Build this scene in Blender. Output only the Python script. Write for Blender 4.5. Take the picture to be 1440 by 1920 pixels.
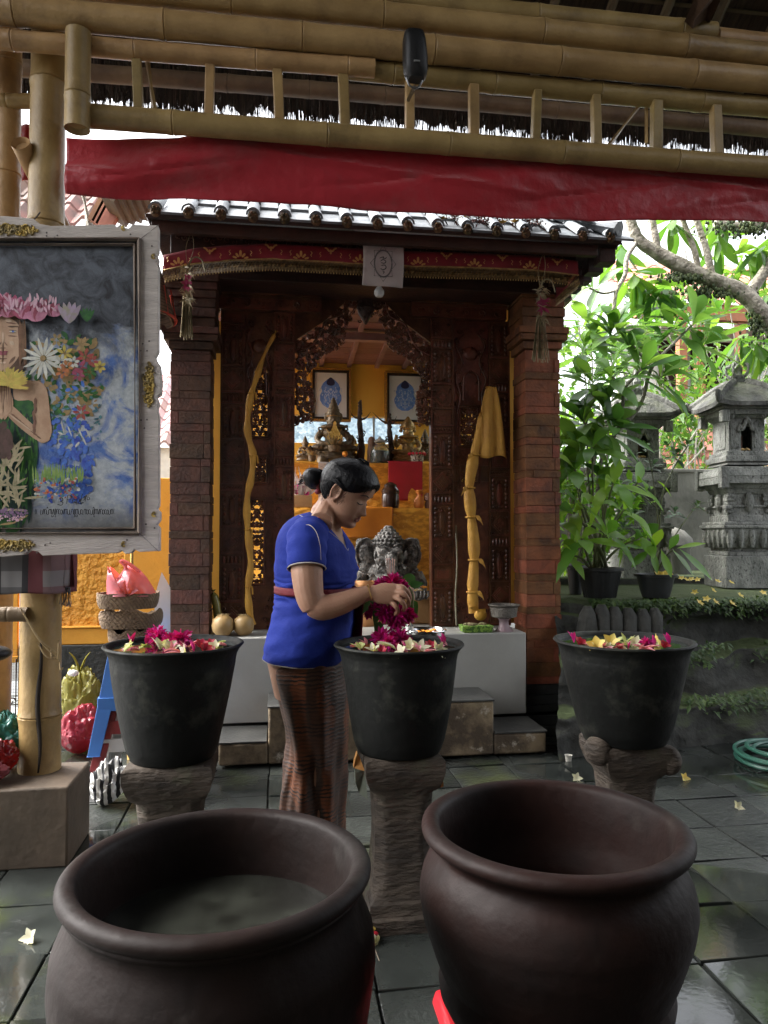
import bpy, math, random
import numpy as np
from mathutils import Vector, Matrix, Euler, noise as mnoise
for _o in list(bpy.data.objects): bpy.data.objects.remove(_o)
random.seed(7)
R = math.radians
# ------------------------------------------------------------------ camera
F_PX = 1400.0; PITCH = R(1.8); YAW = R(8.0); CAM_H = 1.2
cd = bpy.data.cameras.new('camera'); cam = bpy.data.objects.new('camera', cd)
bpy.context.scene.collection.objects.link(cam); bpy.context.scene.camera = cam
cam.location = (0, 0, CAM_H); cam.rotation_euler = (R(90) + PITCH, 0, -YAW)
cd.sensor_fit = 'VERTICAL'; cd.sensor_height = 36; cd.lens = F_PX/1920*36
cd.clip_start = 0.02; cd.clip_end = 600
# ------------------------------------------------------------------ world, sun, exposure
SUN_EL, SUN_AZ = R(50), R(-70)     # azimuth: degrees from +Y towards +X
w = bpy.data.worlds.new('World'); bpy.context.scene.world = w; w.use_nodes = True
wn = w.node_tree; wn.nodes.clear()
sky = wn.nodes.new('ShaderNodeTexSky'); sky.sky_type = 'NISHITA'; sky.sun_disc = False
sky.sun_elevation = SUN_EL; sky.sun_rotation = SUN_AZ
sky.air_density = 1.0; sky.dust_density = 6.0; sky.ozone_density = 1.0
hs = wn.nodes.new('ShaderNodeHueSaturation'); hs.inputs['Saturation'].default_value = 0.2
bg = wn.nodes.new('ShaderNodeBackground'); bg.inputs['Strength'].default_value = 0.15
wo = wn.nodes.new('ShaderNodeOutputWorld')
wn.links.new(sky.outputs[0], hs.inputs['Color']); wn.links.new(hs.outputs[0], bg.inputs['Color'])
wn.links.new(bg.outputs[0], wo.inputs['Surface'])
sl = bpy.data.lights.new('sun', 'SUN'); so = bpy.data.objects.new('sun', sl)
bpy.context.scene.collection.objects.link(so)
sl.energy = 1.3; sl.angle = R(40); sl.color = (1, 0.96, 0.9)
_d = Vector((math.cos(SUN_EL)*math.sin(SUN_AZ), math.cos(SUN_EL)*math.cos(SUN_AZ), math.sin(SUN_EL)))
so.rotation_euler = _d.to_track_quat('Z', 'Y').to_euler()
sc = bpy.context.scene
sc.view_settings.view_transform = 'Standard'; sc.view_settings.look = 'None'
sc.view_settings.gamma = 1.0; sc.view_settings.use_curve_mapping = False
sc.view_settings.exposure = 2.75
sc.cycles.max_bounces = 10; sc.cycles.diffuse_bounces = 6; sc.cycles.transparent_max_bounces = 12
sc.cycles.sample_clamp_indirect = 8
# ------------------------------------------------------------------ pixel -> place
def _ray(px, py):
    u = (px-720)/F_PX; t = (960-py)/F_PX
    s, c, sp, cp = math.sin(YAW), math.cos(YAW), math.sin(PITCH), math.cos(PITCH)
    return Vector((s*cp + u*c - t*s*sp, c*cp - u*s - t*c*sp, sp + t*cp))
def at(px, py, Y):
    d = _ray(px, py); return Vector((0, 0, CAM_H)) + d*(Y/d.y)
def atz(px, py, z=0.0):
    d = _ray(px, py); return Vector((0, 0, CAM_H)) + d*((z-CAM_H)/d.z)
def pl(Y):
    def f(px, py): p = at(px, py, Y); return (p.x, p.z)
    return f
# ------------------------------------------------------------------ materials
MATS = {}
def mat(name, col, col2=None, rough=.6, rough2=None, metal=0, scale=6, detail=6, bump=0, bscale=None, contrast=(.35, .65),
        rnd=0, stretch=(1, 1, 1), spec=.5, trans=0, subs=0, coat=0, wave=None, spots=None, alpha=1, emis=None, ior=1.45, sheen=0, dirt=None):
    if name in MATS: return MATS[name]
    m = bpy.data.materials.new(name); m.use_nodes = True; nt = m.node_tree; N = nt.nodes; L = nt.links
    b = N['Principled BSDF']
    tc = N.new('ShaderNodeTexCoord'); mp = N.new('ShaderNodeMapping'); L.new(tc.outputs['Object'], mp.inputs[0])
    mp.inputs['Scale'].default_value = stretch
    nz = N.new('ShaderNodeTexNoise'); nz.inputs['Scale'].default_value = scale; nz.inputs['Detail'].default_value = detail
    nz.inputs['Roughness'].default_value = .6
    L.new(mp.outputs[0], nz.inputs['Vector'])
    mr = N.new('ShaderNodeMapRange'); mr.inputs['From Min'].default_value = contrast[0]; mr.inputs['From Max'].default_value = contrast[1]
    L.new(nz.outputs['Fac'], mr.inputs['Value'])
    if col2 is None: col2 = tuple(c*.72 for c in col)
    mx = N.new('ShaderNodeMix'); mx.data_type = 'RGBA'
    mx.inputs[6].default_value = (*col, 1); mx.inputs[7].default_value = (*col2, 1)
    L.new(mr.outputs[0], mx.inputs[0]); out = mx.outputs[2]
    if wave:   # (colour, scale, width, axis)
        wv = N.new('ShaderNodeTexWave'); wv.wave_type = 'BANDS'; wv.bands_direction = wave[3]
        wv.inputs['Scale'].default_value = wave[1]; wv.inputs['Distortion'].default_value = wave[4] if len(wave) > 4 else 1.5
        wv.inputs['Detail'].default_value = 2; L.new(tc.outputs['Object'], wv.inputs['Vector'])
        r2 = N.new('ShaderNodeMapRange'); r2.inputs['From Min'].default_value = 1-wave[2]; r2.inputs['From Max'].default_value = 1
        L.new(wv.outputs['Fac'], r2.inputs['Value'])
        m2 = N.new('ShaderNodeMix'); m2.data_type = 'RGBA'; L.new(r2.outputs[0], m2.inputs[0]); L.new(out, m2.inputs[6])
        m2.inputs[7].default_value = (*wave[0], 1); out = m2.outputs[2]
    if spots:  # (colour, scale, from, to)
        s = N.new('ShaderNodeTexNoise'); s.inputs['Scale'].default_value = spots[1]; s.inputs['Detail'].default_value = 8
        s.inputs['Roughness'].default_value = .65
        ad = N.new('ShaderNodeVectorMath'); ad.operation = 'ADD'; ad.inputs[1].default_value = (7.3, 1.1, 4.2)
        L.new(tc.outputs['Object'], ad.inputs[0]); L.new(ad.outputs[0], s.inputs['Vector'])
        r2 = N.new('ShaderNodeMapRange'); r2.inputs['From Min'].default_value = spots[2]; r2.inputs['From Max'].default_value = spots[3]
        L.new(s.outputs['Fac'], r2.inputs['Value'])
        m2 = N.new('ShaderNodeMix'); m2.data_type = 'RGBA'; L.new(r2.outputs[0], m2.inputs[0]); L.new(out, m2.inputs[6])
        m2.inputs[7].default_value = (*spots[0], 1); out = m2.outputs[2]
    if rnd:
        at_ = N.new('ShaderNodeAttribute'); at_.attribute_name = 'rnd'
        h = N.new('ShaderNodeHueSaturation')
        r3 = N.new('ShaderNodeMapRange'); r3.inputs['To Min'].default_value = 1-rnd; r3.inputs['To Max'].default_value = 1+rnd
        L.new(at_.outputs['Fac'], r3.inputs['Value']); L.new(r3.outputs[0], h.inputs['Value'])
        r4 = N.new('ShaderNodeMapRange'); r4.inputs['To Min'].default_value = .5+rnd*.06; r4.inputs['To Max'].default_value = .5-rnd*.06
        L.new(at_.outputs['Fac'], r4.inputs['Value']); L.new(r4.outputs[0], h.inputs['Hue'])
        L.new(out, h.inputs['Color']); out = h.outputs[0]
    L.new(out, b.inputs['Base Color'])
    b.inputs['Roughness'].default_value = rough
    if rough2 is not None:
        rr = N.new('ShaderNodeMapRange'); rr.inputs['To Min'].default_value = rough; rr.inputs['To Max'].default_value = rough2
        L.new(mr.outputs[0], rr.inputs['Value']); L.new(rr.outputs[0], b.inputs['Roughness'])
    b.inputs['Metallic'].default_value = metal; b.inputs['Specular IOR Level'].default_value = spec; b.inputs['IOR'].default_value = ior
    b.inputs['Transmission Weight'].default_value = trans; b.inputs['Alpha'].default_value = alpha
    b.inputs['Coat Weight'].default_value = coat; b.inputs['Sheen Weight'].default_value = sheen
    if subs: b.inputs['Subsurface Weight'].default_value = subs; b.inputs['Subsurface Scale'].default_value = .01
    if emis: b.inputs['Emission Color'].default_value = (*emis[0], 1); b.inputs['Emission Strength'].default_value = emis[1]
    if bump:
        bn = N.new('ShaderNodeTexNoise'); bn.inputs['Scale'].default_value = bscale or scale*5; bn.inputs['Detail'].default_value = 8
        L.new(mp.outputs[0], bn.inputs['Vector'])
        bp = N.new('ShaderNodeBump'); bp.inputs['Strength'].default_value = min(bump, 1); bp.inputs['Distance'].default_value = .01*max(bump, 1)
        L.new(bn.outputs['Fac'], bp.inputs['Height']); L.new(bp.outputs[0], b.inputs['Normal'])
    MATS[name] = m; return m
def leafmat(name, col, col2, rough=.4, tl=.35, rnd=.35):
    """leaf: Principled + some translucency, per-leaf variation"""
    m = mat(name, col, col2, rough=rough, scale=3, rnd=rnd)
    nt = m.node_tree; N = nt.nodes; L = nt.links; b = N['Principled BSDF']; o = N['Material Output']
    tr = N.new('ShaderNodeBsdfTranslucent'); ms = N.new('ShaderNodeMixShader'); ms.inputs[0].default_value = tl
    src = b.inputs['Base Color'].links[0].from_socket
    br = N.new('ShaderNodeMix'); br.data_type = 'RGBA'; br.blend_type = 'MULTIPLY'; br.inputs[0].default_value = 1
    L.new(src, br.inputs[6]); br.inputs[7].default_value = (1.25, 1.2, .5, 1)
    L.new(br.outputs[2], tr.inputs['Color'])
    L.new(b.outputs[0], ms.inputs[1]); L.new(tr.outputs[0], ms.inputs[2]); L.new(ms.outputs[0], o.inputs['Surface'])
    return m
# ------------------------------------------------------------------ object helpers
COL = sc.collection; WL = {}
def tag(o, label=None, cat=None, group=None, kind=None):
    if label: o['label'] = label
    if cat: o['category'] = cat
    if group: o['group'] = group
    if kind: o['kind'] = kind
    return o
def thing(name, label, cat, loc=(0, 0, 0), group=None):
    o = bpy.data.objects.new(name, None); COL.objects.link(o); o.location = loc; o.empty_display_size = .1
    WL[o.name] = Vector(loc); return tag(o, label, cat, group)
def copy_tree(o, parent=None):
    c = o.copy(); COL.objects.link(c); c.parent = parent; WL[c.name] = WL.get(o.name, Vector())
    for ch in list(o.children): copy_tree(ch, c)
    return c
def frame_of(d, up=Vector((0, 0, 1))):
    d = Vector(d).normalized(); s = d.cross(up)
    if s.length < 1e-4: s = d.cross(Vector((1, 0, 0)))
    s.normalize(); return s, s.cross(d).normalized(), d
class MB:
    def __init__(s): s.v = []; s.f = []; s.r = []; s.cur = .5; s.rand = False; s.xf = None; s.mi = []; s.m = 0
    def add(s, vs, fs):
        n = len(s.v); r = random.random() if s.rand else s.cur
        if s.xf is not None: vs = [s.xf @ Vector(p) for p in vs]
        s.v += [tuple(p) for p in vs]; s.r += [r]*len(vs); s.f += [tuple(i+n for i in f) for f in fs]; s.mi += [s.m]*len(fs)
        return s
    def box(s, x0, x1, y0, y1, z0, z1):
        if x0 > x1: x0, x1 = x1, x0
        if y0 > y1: y0, y1 = y1, y0
        if z0 > z1: z0, z1 = z1, z0
        return s.add([(x, y, z) for z in (z0, z1) for y in (y0, y1) for x in (x0, x1)],
                     [(0, 2, 3, 1), (4, 5, 7, 6), (0, 1, 5, 4), (2, 6, 7, 3), (0, 4, 6, 2), (1, 3, 7, 5)])
    def obox(s, c, h, rot=None):
        c = Vector(c); rot = rot or Matrix.Identity(3)
        return s.add([c + rot @ Vector((x*h[0], y*h[1], z*h[2])) for z in (-1, 1) for y in (-1, 1) for x in (-1, 1)],
                     [(0, 2, 3, 1), (4, 5, 7, 6), (0, 1, 5, 4), (2, 6, 7, 3), (0, 4, 6, 2), (1, 3, 7, 5)])
    def frust(s, cx, cy, z0, z1, a0, b0, a1, b1):   # tapered box: half sizes at bottom and top
        return s.add([(cx+sx*a, cy+sy*b, z) for z, a, b in ((z0, a0, b0), (z1, a1, b1)) for sy in (-1, 1) for sx in (-1, 1)],
                     [(0, 2, 3, 1), (4, 5, 7, 6), (0, 1, 5, 4), (2, 6, 7, 3), (0, 4, 6, 2), (1, 3, 7, 5)])
    def rings(s, rings, closed=True, cap=True):
        n = len(rings[0]); vs = [p for r in rings for p in r]; fs = []
        for i in range(len(rings)-1):
            for j in range(n if closed else n-1):
                k = (j+1) % n; fs.append((i*n+j, i*n+k, (i+1)*n+k, (i+1)*n+j))
        if cap and closed: fs.append(tuple(range(n))[::-1]); fs.append(tuple(range((len(rings)-1)*n, len(rings)*n)))
        return s.add(vs, fs)
    def tube(s, pts, rad, n=8, cap=True, flat=1.0, up=None):
        pts = [Vector(p) for p in pts]; m = len(pts)
        if not hasattr(rad, '__len__'): rad = [rad]*m
        rs = []; prev = None
        for i, p in enumerate(pts):
            d = (pts[min(i+1, m-1)]-pts[max(i-1, 0)])
            if d.length < 1e-9: d = Vector((0, 0, 1))
            d.normalize()
            if prev is None: a, b, _ = frame_of(d, Vector(up) if up else Vector((0, 0, 1)))
            else:
                a = prev - d*prev.dot(d)
                if a.length < 1e-6: a, b, _ = frame_of(d)
                a.normalize(); b = d.cross(a)
            prev = a
            rs.append([p + a*math.cos(t)*rad[i] + b*math.sin(t)*rad[i]*flat for t in [2*math.pi*k/n for k in range(n)]])
        return s.rings(rs, True, cap)
    def lathe(s, prof, c=(0, 0, 0), n=40, cap=True, wob=0, sq=1.0):
        c = Vector(c); rs = []
        for r, z in prof:
            rs.append([c + Vector((math.cos(t)*r*(1+wob*mnoise.noise(Vector((math.cos(t)*1.5, math.sin(t)*1.5, z*6+c.x)))), math.sin(t)*r*sq, z)) for t in [2*math.pi*k/n for k in range(n)]])
        return s.rings(rs, True, cap)
    def ell(s, c, r, rot=None, n=12, m=8):
        c = Vector(c); r = r if hasattr(r, '__len__') else (r, r, r); rs = []
        for i in range(m+1):
            ph = math.pi*min(max(i/m, .015), .985); rs.append([Vector((r[0]*math.sin(ph)*math.cos(t), r[1]*math.sin(ph)*math.sin(t), -r[2]*math.cos(ph))) for t in [2*math.pi*k/n for k in range(n)]])
        rs = [[c + (rot @ p if rot else p) for p in q] for q in rs]
        return s.rings(rs)
    def grid(s, fn, nu, nv, cu=False):
        vs = [fn(i/nu, j/nv) for j in range(nv+1) for i in range(nu+(0 if cu else 1))]; w_ = nu+(0 if cu else 1)
        fs = [(j*w_+i, j*w_+(i+1) % w_, (j+1)*w_+(i+1) % w_, (j+1)*w_+i) for j in range(nv) for i in range(nu)]
        return s.add(vs, fs)
    def prism(s, pts, fn0, fn1):
        """outline pts (a,b) mapped by fn0 / fn1 to the two faces"""
        n = len(pts); return s.add([fn0(*p) for p in pts]+[fn1(*p) for p in pts],
                                   [tuple(range(n)), tuple(range(2*n-1, n-1, -1))]+[(i, i+n, (i+1) % n+n, (i+1) % n) for i in range(n)])
    def plate(s, pts, y0, y1):   # outline in (x,z), thickness along y
        return s.prism(pts, lambda a, b: (a, y0, b), lambda a, b: (a, y1, b))
    def leaf(s, base, d, up, L, W, droop=.3, fold=.25, nu=6, tip=1.0, wide=.55, curl=0):
        a, b, d = frame_of(d, Vector(up)); base = Vector(base); vs = []; b = b if b.dot(Vector(up)) > 0 else -b
        for i in range(nu+1):
            t = i/nu; wv = W*(math.sin(math.pi*min(1, t**wide*.98+.02))**tip)*.5 + (.0 if 0 < i < nu else .001)
            c = base + d*L*t*(1-droop*.25*t) - Vector((0, 0, 1))*L*droop*t*t + b*curl*L*math.sin(t*3.1)
            vs += [c - a*wv + b*wv*fold, c, c + a*wv + b*wv*fold]
        fs = []
        for i in range(nu): k = i*3; fs += [(k, k+1, k+4, k+3), (k+1, k+2, k+5, k+4)]
        return s.add(vs, fs)
    def scroll(s, c, r, a0, turns, rad, y=0, hand=1, tail=None, n=16):
        """spiral tube in the x-z plane"""
        pts = []; rr = []
        for i in range(n+1):
            t = i/n; an = a0 + hand*turns*2*math.pi*t; q = r*(1-t*.85)
            pts.append((c[0]+math.cos(an)*q, y, c[1]+math.sin(an)*q)); rr.append(rad*(1-.45*t))
        if tail: pts = [(tail[0], y, tail[1])]+pts; rr = [rad*.6]+rr
        return s.tube(pts, rr, 5)
    def build(s, name, m, parent=None, smooth=True, bevel=0, solid=0, sub=0, loc=None, ang=40):
        me = bpy.data.meshes.new(name); v = np.array(s.v, dtype=float)
        if parent is not None: off = WL.get(parent.name, Vector())
        elif loc is not None: off = Vector(loc)
        else:
            mn, mxx = v.min(0), v.max(0); off = Vector(((mn[0]+mxx[0])/2, (mn[1]+mxx[1])/2, mn[2]))
        me.from_pydata([tuple(p) for p in (v-np.array(off))], [], s.f); me.update()
        a = me.attributes.new('rnd', 'FLOAT', 'POINT'); a.data.foreach_set('value', s.r)
        for mm in (m if isinstance(m, (list, tuple)) else [m]): me.materials.append(mm)
        if isinstance(m, (list, tuple)): me.polygons.foreach_set('material_index', s.mi)
        o = bpy.data.objects.new(name, me); COL.objects.link(o)
        if parent is not None: o.parent = parent; WL[o.name] = off
        else: o.location = off; WL[o.name] = off
        if smooth:
            me.polygons.foreach_set('use_smooth', [True]*len(me.polygons))
            if ang < 180: me.set_sharp_from_angle(angle=R(ang))
        if sub: md = o.modifiers.new('s', 'SUBSURF'); md.levels = sub; md.render_levels = sub
        if solid: md = o.modifiers.new('t', 'SOLIDIFY'); md.thickness = solid; md.offset = 0
        if bevel: md = o.modifiers.new('b', 'BEVEL'); md.width = bevel; md.segments = 2; md.limit_method = 'ANGLE'; md.angle_limit = R(50); md.harden_normals = False
        return o
def nz(x, y=0, z=0, s=1): return mnoise.noise(Vector((x*s, y*s, z*s)))
def bez(p, n=12):
    """Catmull-Rom through points"""
    p = [Vector(q) for q in p]; q = [p[0]*2-p[1]]+p+[p[-1]*2-p[-2]]; out = []
    for i in range(1, len(q)-2):
        for k in range(n):
            t = k/n; a, b, c, d = q[i-1], q[i], q[i+1], q[i+2]
            out.append(.5*((2*b)+(c-a)*t+(2*a-5*b+4*c-d)*t*t+(3*b-a-3*c+d)*t**3))
    out.append(p[-1]); return out
def lerp_tab(tab, t):
    for (a, va), (b, vb) in zip(tab, tab[1:]):
        if t <= b: k = (t-a)/(b-a); return va+(vb-va)*k
    return tab[-1][1]
# ================================================================== palette
BAM = mat('bamboo', (.38, .255, .105), (.25, .16, .062), rough=.42, scale=5, stretch=(1, 1, 1), bump=.25, bscale=60, rnd=.22, spots=((.15, .095, .045), 5, .52, .78))
BAMD = mat('bamboo_old', (.17, .115, .06), (.085, .055, .03), rough=.6, scale=5, bump=.3, bscale=50, rnd=.3)
THA = mat('thatch', (.085, .055, .032), (.028, .018, .012), rough=.95, scale=3, stretch=(14, 1, 1), bump=2.5, bscale=20, rnd=.5)
WOOD = mat('carved_teak', (.125, .046, .022), (.045, .017, .009), rough=.34, scale=10, bump=.5, bscale=45, rnd=.25)
WOODD = mat('dark_teak', (.042, .015, .009), (.020, .008, .005), rough=.55, scale=10, bump=.4, bscale=45)
BRKL = mat('brown_brick', (.085, .037, .021), (.040, .019, .012), rough=.65, scale=12, bump=.6, bscale=50, rnd=.35, spots=((.14, .085, .065), 14, .66, .84))
BRKR = mat('red_brick', (.24, .085, .034), (.13, .048, .021), rough=.7, scale=12, bump=.6, bscale=50, rnd=.30, spots=((.045, .022, .018), 5, .55, .75))
BLK = mat('black_stone', (.022, .023, .022), (.010, .011, .010), rough=.6, scale=8, bump=.7, bscale=40, spots=((.05, .055, .03), 9, .6, .8))
WHT = mat('white_plaster', (.34, .34, .32), (.28, .28, .26), rough=.5, scale=2.5, bump=.06, bscale=60, spots=((.18, .175, .16), 4, .60, .85))
YEL = mat('yellow_plaster', (.62, .30, .035), (.50, .225, .022), rough=.75, scale=3, bump=.25, bscale=50, spots=((.35, .15, .02), 6, .62, .8))
STEPM = mat('stained_render', (.22, .165, .10), (.06, .042, .026), rough=.7, scale=4.5, contrast=(.42, .58), bump=.9, bscale=32, spots=((.36, .32, .26), 9, .6, .68))
SLATE = mat('slate_tread', (.055, .055, .052), (.03, .031, .03), rough=.4, scale=9, bump=.3, bscale=60)
GOLD = mat('gold_paint', (.62, .38, .08), (.40, .22, .04), rough=.35, metal=.7, scale=20, bump=.5, bscale=60)
ROOF = mat('grey_roof_tile', (.17, .185, .20), (.09, .10, .11), rough=.35, rough2=.55, scale=9, bump=.4, bscale=50, rnd=.25, spots=((.06, .06, .055), 12, .58, .75))
STONE = mat('grey_volcanic_stone', (.27, .275, .255), (.13, .135, .125), rough=.85, scale=7, bump=1.2, bscale=40, spots=((.045, .047, .042), 34, .55, .66))
PEDS = mat('brown_paras_stone', (.085, .065, .048), (.038, .030, .024), rough=.85, scale=7, bump=1.6, bscale=24, stretch=(1, 1, 3.2), spots=((.075, .085, .045), 5, .55, .75))
def tile_material():
    m = mat('slate_floor', (.032, .036, .033), (.013, .015, .014), rough=.42, scale=3.5, bump=.5, bscale=45, rnd=.35,
            spots=((.046, .058, .017), 1.6, .55, .74))
    nt = m.node_tree; N = nt.nodes; L = nt.links; b = N['Principled BSDF']
    tc = N.new('ShaderNodeTexCoord'); n = N.new('ShaderNodeTexNoise'); n.inputs['Scale'].default_value = 1.3; n.inputs['Detail'].default_value = 5
    n.inputs['Distortion'].default_value = .6
    L.new(tc.outputs['Object'], n.inputs['Vector']); r = N.new('ShaderNodeMapRange')
    r.inputs['From Min'].default_value = .47; r.inputs['From Max'].default_value = .53; r.inputs['To Min'].default_value = .34; r.inputs['To Max'].default_value = .07
    ds = N.new('ShaderNodeVectorMath'); ds.operation = 'DISTANCE'; ds.inputs[1].default_value = (1.30, 2.12, 0); L.new(tc.outputs['Object'], ds.inputs[0])
    dm = N.new('ShaderNodeMapRange'); dm.inputs['From Min'].default_value = .75; dm.inputs['From Max'].default_value = .15; dm.inputs['To Max'].default_value = .16; L.new(ds.outputs['Value'], dm.inputs['Value'])
    sm_ = N.new('ShaderNodeMath'); sm_.operation = 'ADD'; L.new(n.outputs['Fac'], sm_.inputs[0]); L.new(dm.outputs[0], sm_.inputs[1])
    class _n: outputs = {'Fac': sm_.outputs[0]}
    n = _n
    L.new(n.outputs['Fac'], r.inputs['Value']); L.new(r.outputs[0], b.inputs['Roughness'])
    bp = [x for x in N if x.type == 'BUMP'][0]; r2 = N.new('ShaderNodeMapRange')
    r2.inputs['From Min'].default_value = .47; r2.inputs['From Max'].default_value = .53; r2.inputs['To Min'].default_value = .55; r2.inputs['To Max'].default_value = .02
    L.new(n.outputs['Fac'], r2.inputs['Value']); L.new(r2.outputs[0], bp.inputs['Strength'])
    return m
TILE = tile_material()
# ================================================================== the ground
g = MB(); g.grid(lambda u, v: (-60+120*u, -60+120*v, -.012), 12, 12)
tag(g.build('ground', mat('dark_joint', (.012, .013, .011), rough=.8, bump=.5), loc=(0, 0, 0)), kind='structure')
g = MB(); g.rand = True
ts = .305
for i in range(-13, 22):
    for j in range(0, 24):
        x = i*ts+.11+(.5*ts if j % 2 and False else 0)+random.uniform(-.004, .004); y = j*ts-.6+random.uniform(-.003, .003)
        tx, ty = random.uniform(-.004, .004), random.uniform(-.004, .004); h = random.uniform(-.002, .002); e = ts/2-.004
        g.add([(x+sx*e, y+sy*e, (h+tx*sx+ty*sy if zz else -.02)) for zz in (0, 1) for sy in (-1, 1) for sx in (-1, 1)],
              [(0, 2, 3, 1), (4, 5, 7, 6), (0, 1, 5, 4), (2, 6, 7, 3), (0, 4, 6, 2), (1, 3, 7, 5)])
tag(g.build('floor', TILE, loc=(0, 0, 0), smooth=False, bevel=.003), kind='structure')
# ================================================================== bamboo pavilion (we stand under its roof)
def bamboo(mb, p0, p1, r, r1=None, gap=.42, n=14, start=None):
    p0, p1 = Vector(p0), Vector(p1); Ln = (p1-p0).length; d = (p1-p0)/Ln; r1 = r1 or r
    rr = []; pp = []; s = start if start is not None else random.uniform(.1, gap)
    st = [(0, 1)]
    while s < Ln-.03:
        st += [(s-.03, .985), (s-.012, 1.03), (s-.004, 1.05), (s, .955), (s+.005, 1.045), (s+.012, 1.02), (s+.035, .98)]; s += gap*random.uniform(.85, 1.12)
    st = [a for a in st if 0 <= a[0] < Ln]+[(Ln, 1)]
    a_, b_, _ = frame_of(d); bow = random.uniform(-.006, .006)*Ln
    for t, k in st:
        q = t/Ln; pp.append(p0+d*t + b_*bow*math.sin(q*math.pi)); rr.append((r+(r1-r)*q)*k)
    # hollow ends
    pp = [p0+d*.02]+pp+[p1-d*.02]; rr = [rr[0]*.72]+rr+[rr[-1]*.72]
    rs = []
    for p, q in zip(pp, rr): rs.append([p + a_*math.cos(t)*q + b_*math.sin(t)*q for t in [2*math.pi*k/n for k in range(n)]])
    mb.rings(rs)
PV = thing('bamboo_pavilion', 'open bamboo pavilion with thatched roof on thick posts framing the view', 'pavilion', (-1.3, 3.1, 0))
def bpart(name, *a, m=BAM, **k):
    mb = MB(); mb.cur = random.random(); bamboo(mb, *a, **k); return mb.build(name, m, PV)
post_top, post_bot = at(97, 60, 3.1), at(74, 1425, 3.1)
foot_z = at(74, 1440, 3.12).z
mb = MB(); mb.cur = .45; bamboo(mb, (post_bot.x, 3.1, foot_z), (post_bot.x-.0, 3.1, 4.2), .079, .062, gap=.52, start=at(80, 1340, 3.1).z-foot_z)
# dark split running up the lower culm
P = mb.build('post', BAM, PV)
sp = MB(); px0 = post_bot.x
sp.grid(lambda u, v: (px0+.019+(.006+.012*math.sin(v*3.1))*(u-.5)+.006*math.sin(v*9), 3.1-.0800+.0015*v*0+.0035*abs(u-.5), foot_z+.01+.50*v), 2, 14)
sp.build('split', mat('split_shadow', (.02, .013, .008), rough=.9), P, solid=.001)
p2 = at(6, 300, 3.2)
bpart('post', (p2.x, 3.2, 0), (p2.x+.01, 3.2, 4.4), .058, .05)
# footing
mb = MB(); fx0, fx1 = at(-200, 1500, 2.85).x, at(125, 1500, 2.85).x
mb.box(fx0, fx1, 2.87, 3.19, 0, foot_z)
mb.build('footing', mat('footing_render', (.12, .087, .060), (.06, .044, .030), rough=.6, scale=4, bump=.3, bscale=30, spots=((.05, .045, .03), 3, .58, .8)), PV, bevel=.008)
# main beams (stacked poles) along X
bx0, bx1 = -2.6, 2.9
YB = 2.98
zb = at(700, 262, YB).z
bpart('beam', (bx0+.55, YB, at(170, 88, YB).z), (at(702, 130, YB).x, YB, at(700, 128, YB).z), .038)
bpart('beam', (at(640, 140, YB+.03).x, YB+.03, at(700, 133, YB+.03).z), (bx1, YB+.03, at(700, 133, YB+.03).z), .043)
zr = [at(700, 92, YB).z, at(700, 44, YB).z, at(700, 2, YB).z]
bpart('beam', (bx0, YB-.03, zr[0]), (bx1, YB-.03, zr[0]-.0), .055, gap=.6)
bpart('beam', (bx0, YB-.02, zr[1]), (bx1, YB-.02, zr[1]), .052, gap=.7)
bpart('beam', (bx0, YB-.01, zr[2]), (at(1335, 20, YB).x, YB-.01, zr[2]), .045, gap=.6)
bpart('beam', (at(1345, 40, YB).x, YB+.02, zr[2]-.0), (bx1+.3, YB+.02, zr[2]-.0), .045, gap=.6)
# lattice: stub, lower rail, struts
sx = at(146, 150, 2.93)
bpart('lattice_stub', (sx.x, 2.93, at(146, 243, 2.93).z), (sx.x, 2.93, at(146, 60, 2.93).z), .047)
zl = at(170, 218, YB).z
bpart('rail', (at(160, 218, YB).x, YB, zl), (bx1, YB, zl), .046, gap=.55)
for px in (258, 393, 522, 645, 768, 888, 1005, 1117, 1230, 1342, 1452):
    x = at(px, 180, YB+.01).x; mb = MB(); mb.cur = random.random(); t = random.uniform(-.006, .006); h = random.uniform(.017, .022)
    zt = at(700, 133, YB).z
    mb.add([(x+sx_*h+t*q, YB+.01+sy*.02, z) for q, z in ((-1, zl+.03), (1, zt-.02)) for sy in (-1, 1) for sx_ in (-1, 1)],
           [(0, 2, 3, 1), (4, 5, 7, 6), (0, 1, 5, 4), (2, 6, 7, 3), (0, 4, 6, 2), (1, 3, 7, 5)])
    mb.build('lattice_strut', BAM, PV, bevel=.004)
def plank(px0, py0, px1, py1, Y, w_, name='brace', m=BAM):
    a, b = at(px0, py0, Y), at(px1, py1, Y); mb = MB(); mb.tube([a, b], w_, 4, flat=.5); return mb.build(name, m, PV, smooth=False)
plank(275, 105, 290, 208, YB+.05, .022)
plank(1205, 190, 1140, 275, YB+.06, .020)
plank(1212, 190, 1212, 270, YB+.06, .016)
# short side poles at left between the two posts
for py, r in ((190, .03),): bpart('side_rail', at(-60, py, 3.16), at(60, py, 3.16), r)
e = at(38, 268, 3.02); bpart('side_rail', e, e+Vector((.06, .45, -.20)), .036, gap=.6)
bpart('cross_rail', at(-120, 1152, 3.02), at(52, 1152, 3.02), .028, m=BAMD)
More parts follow.
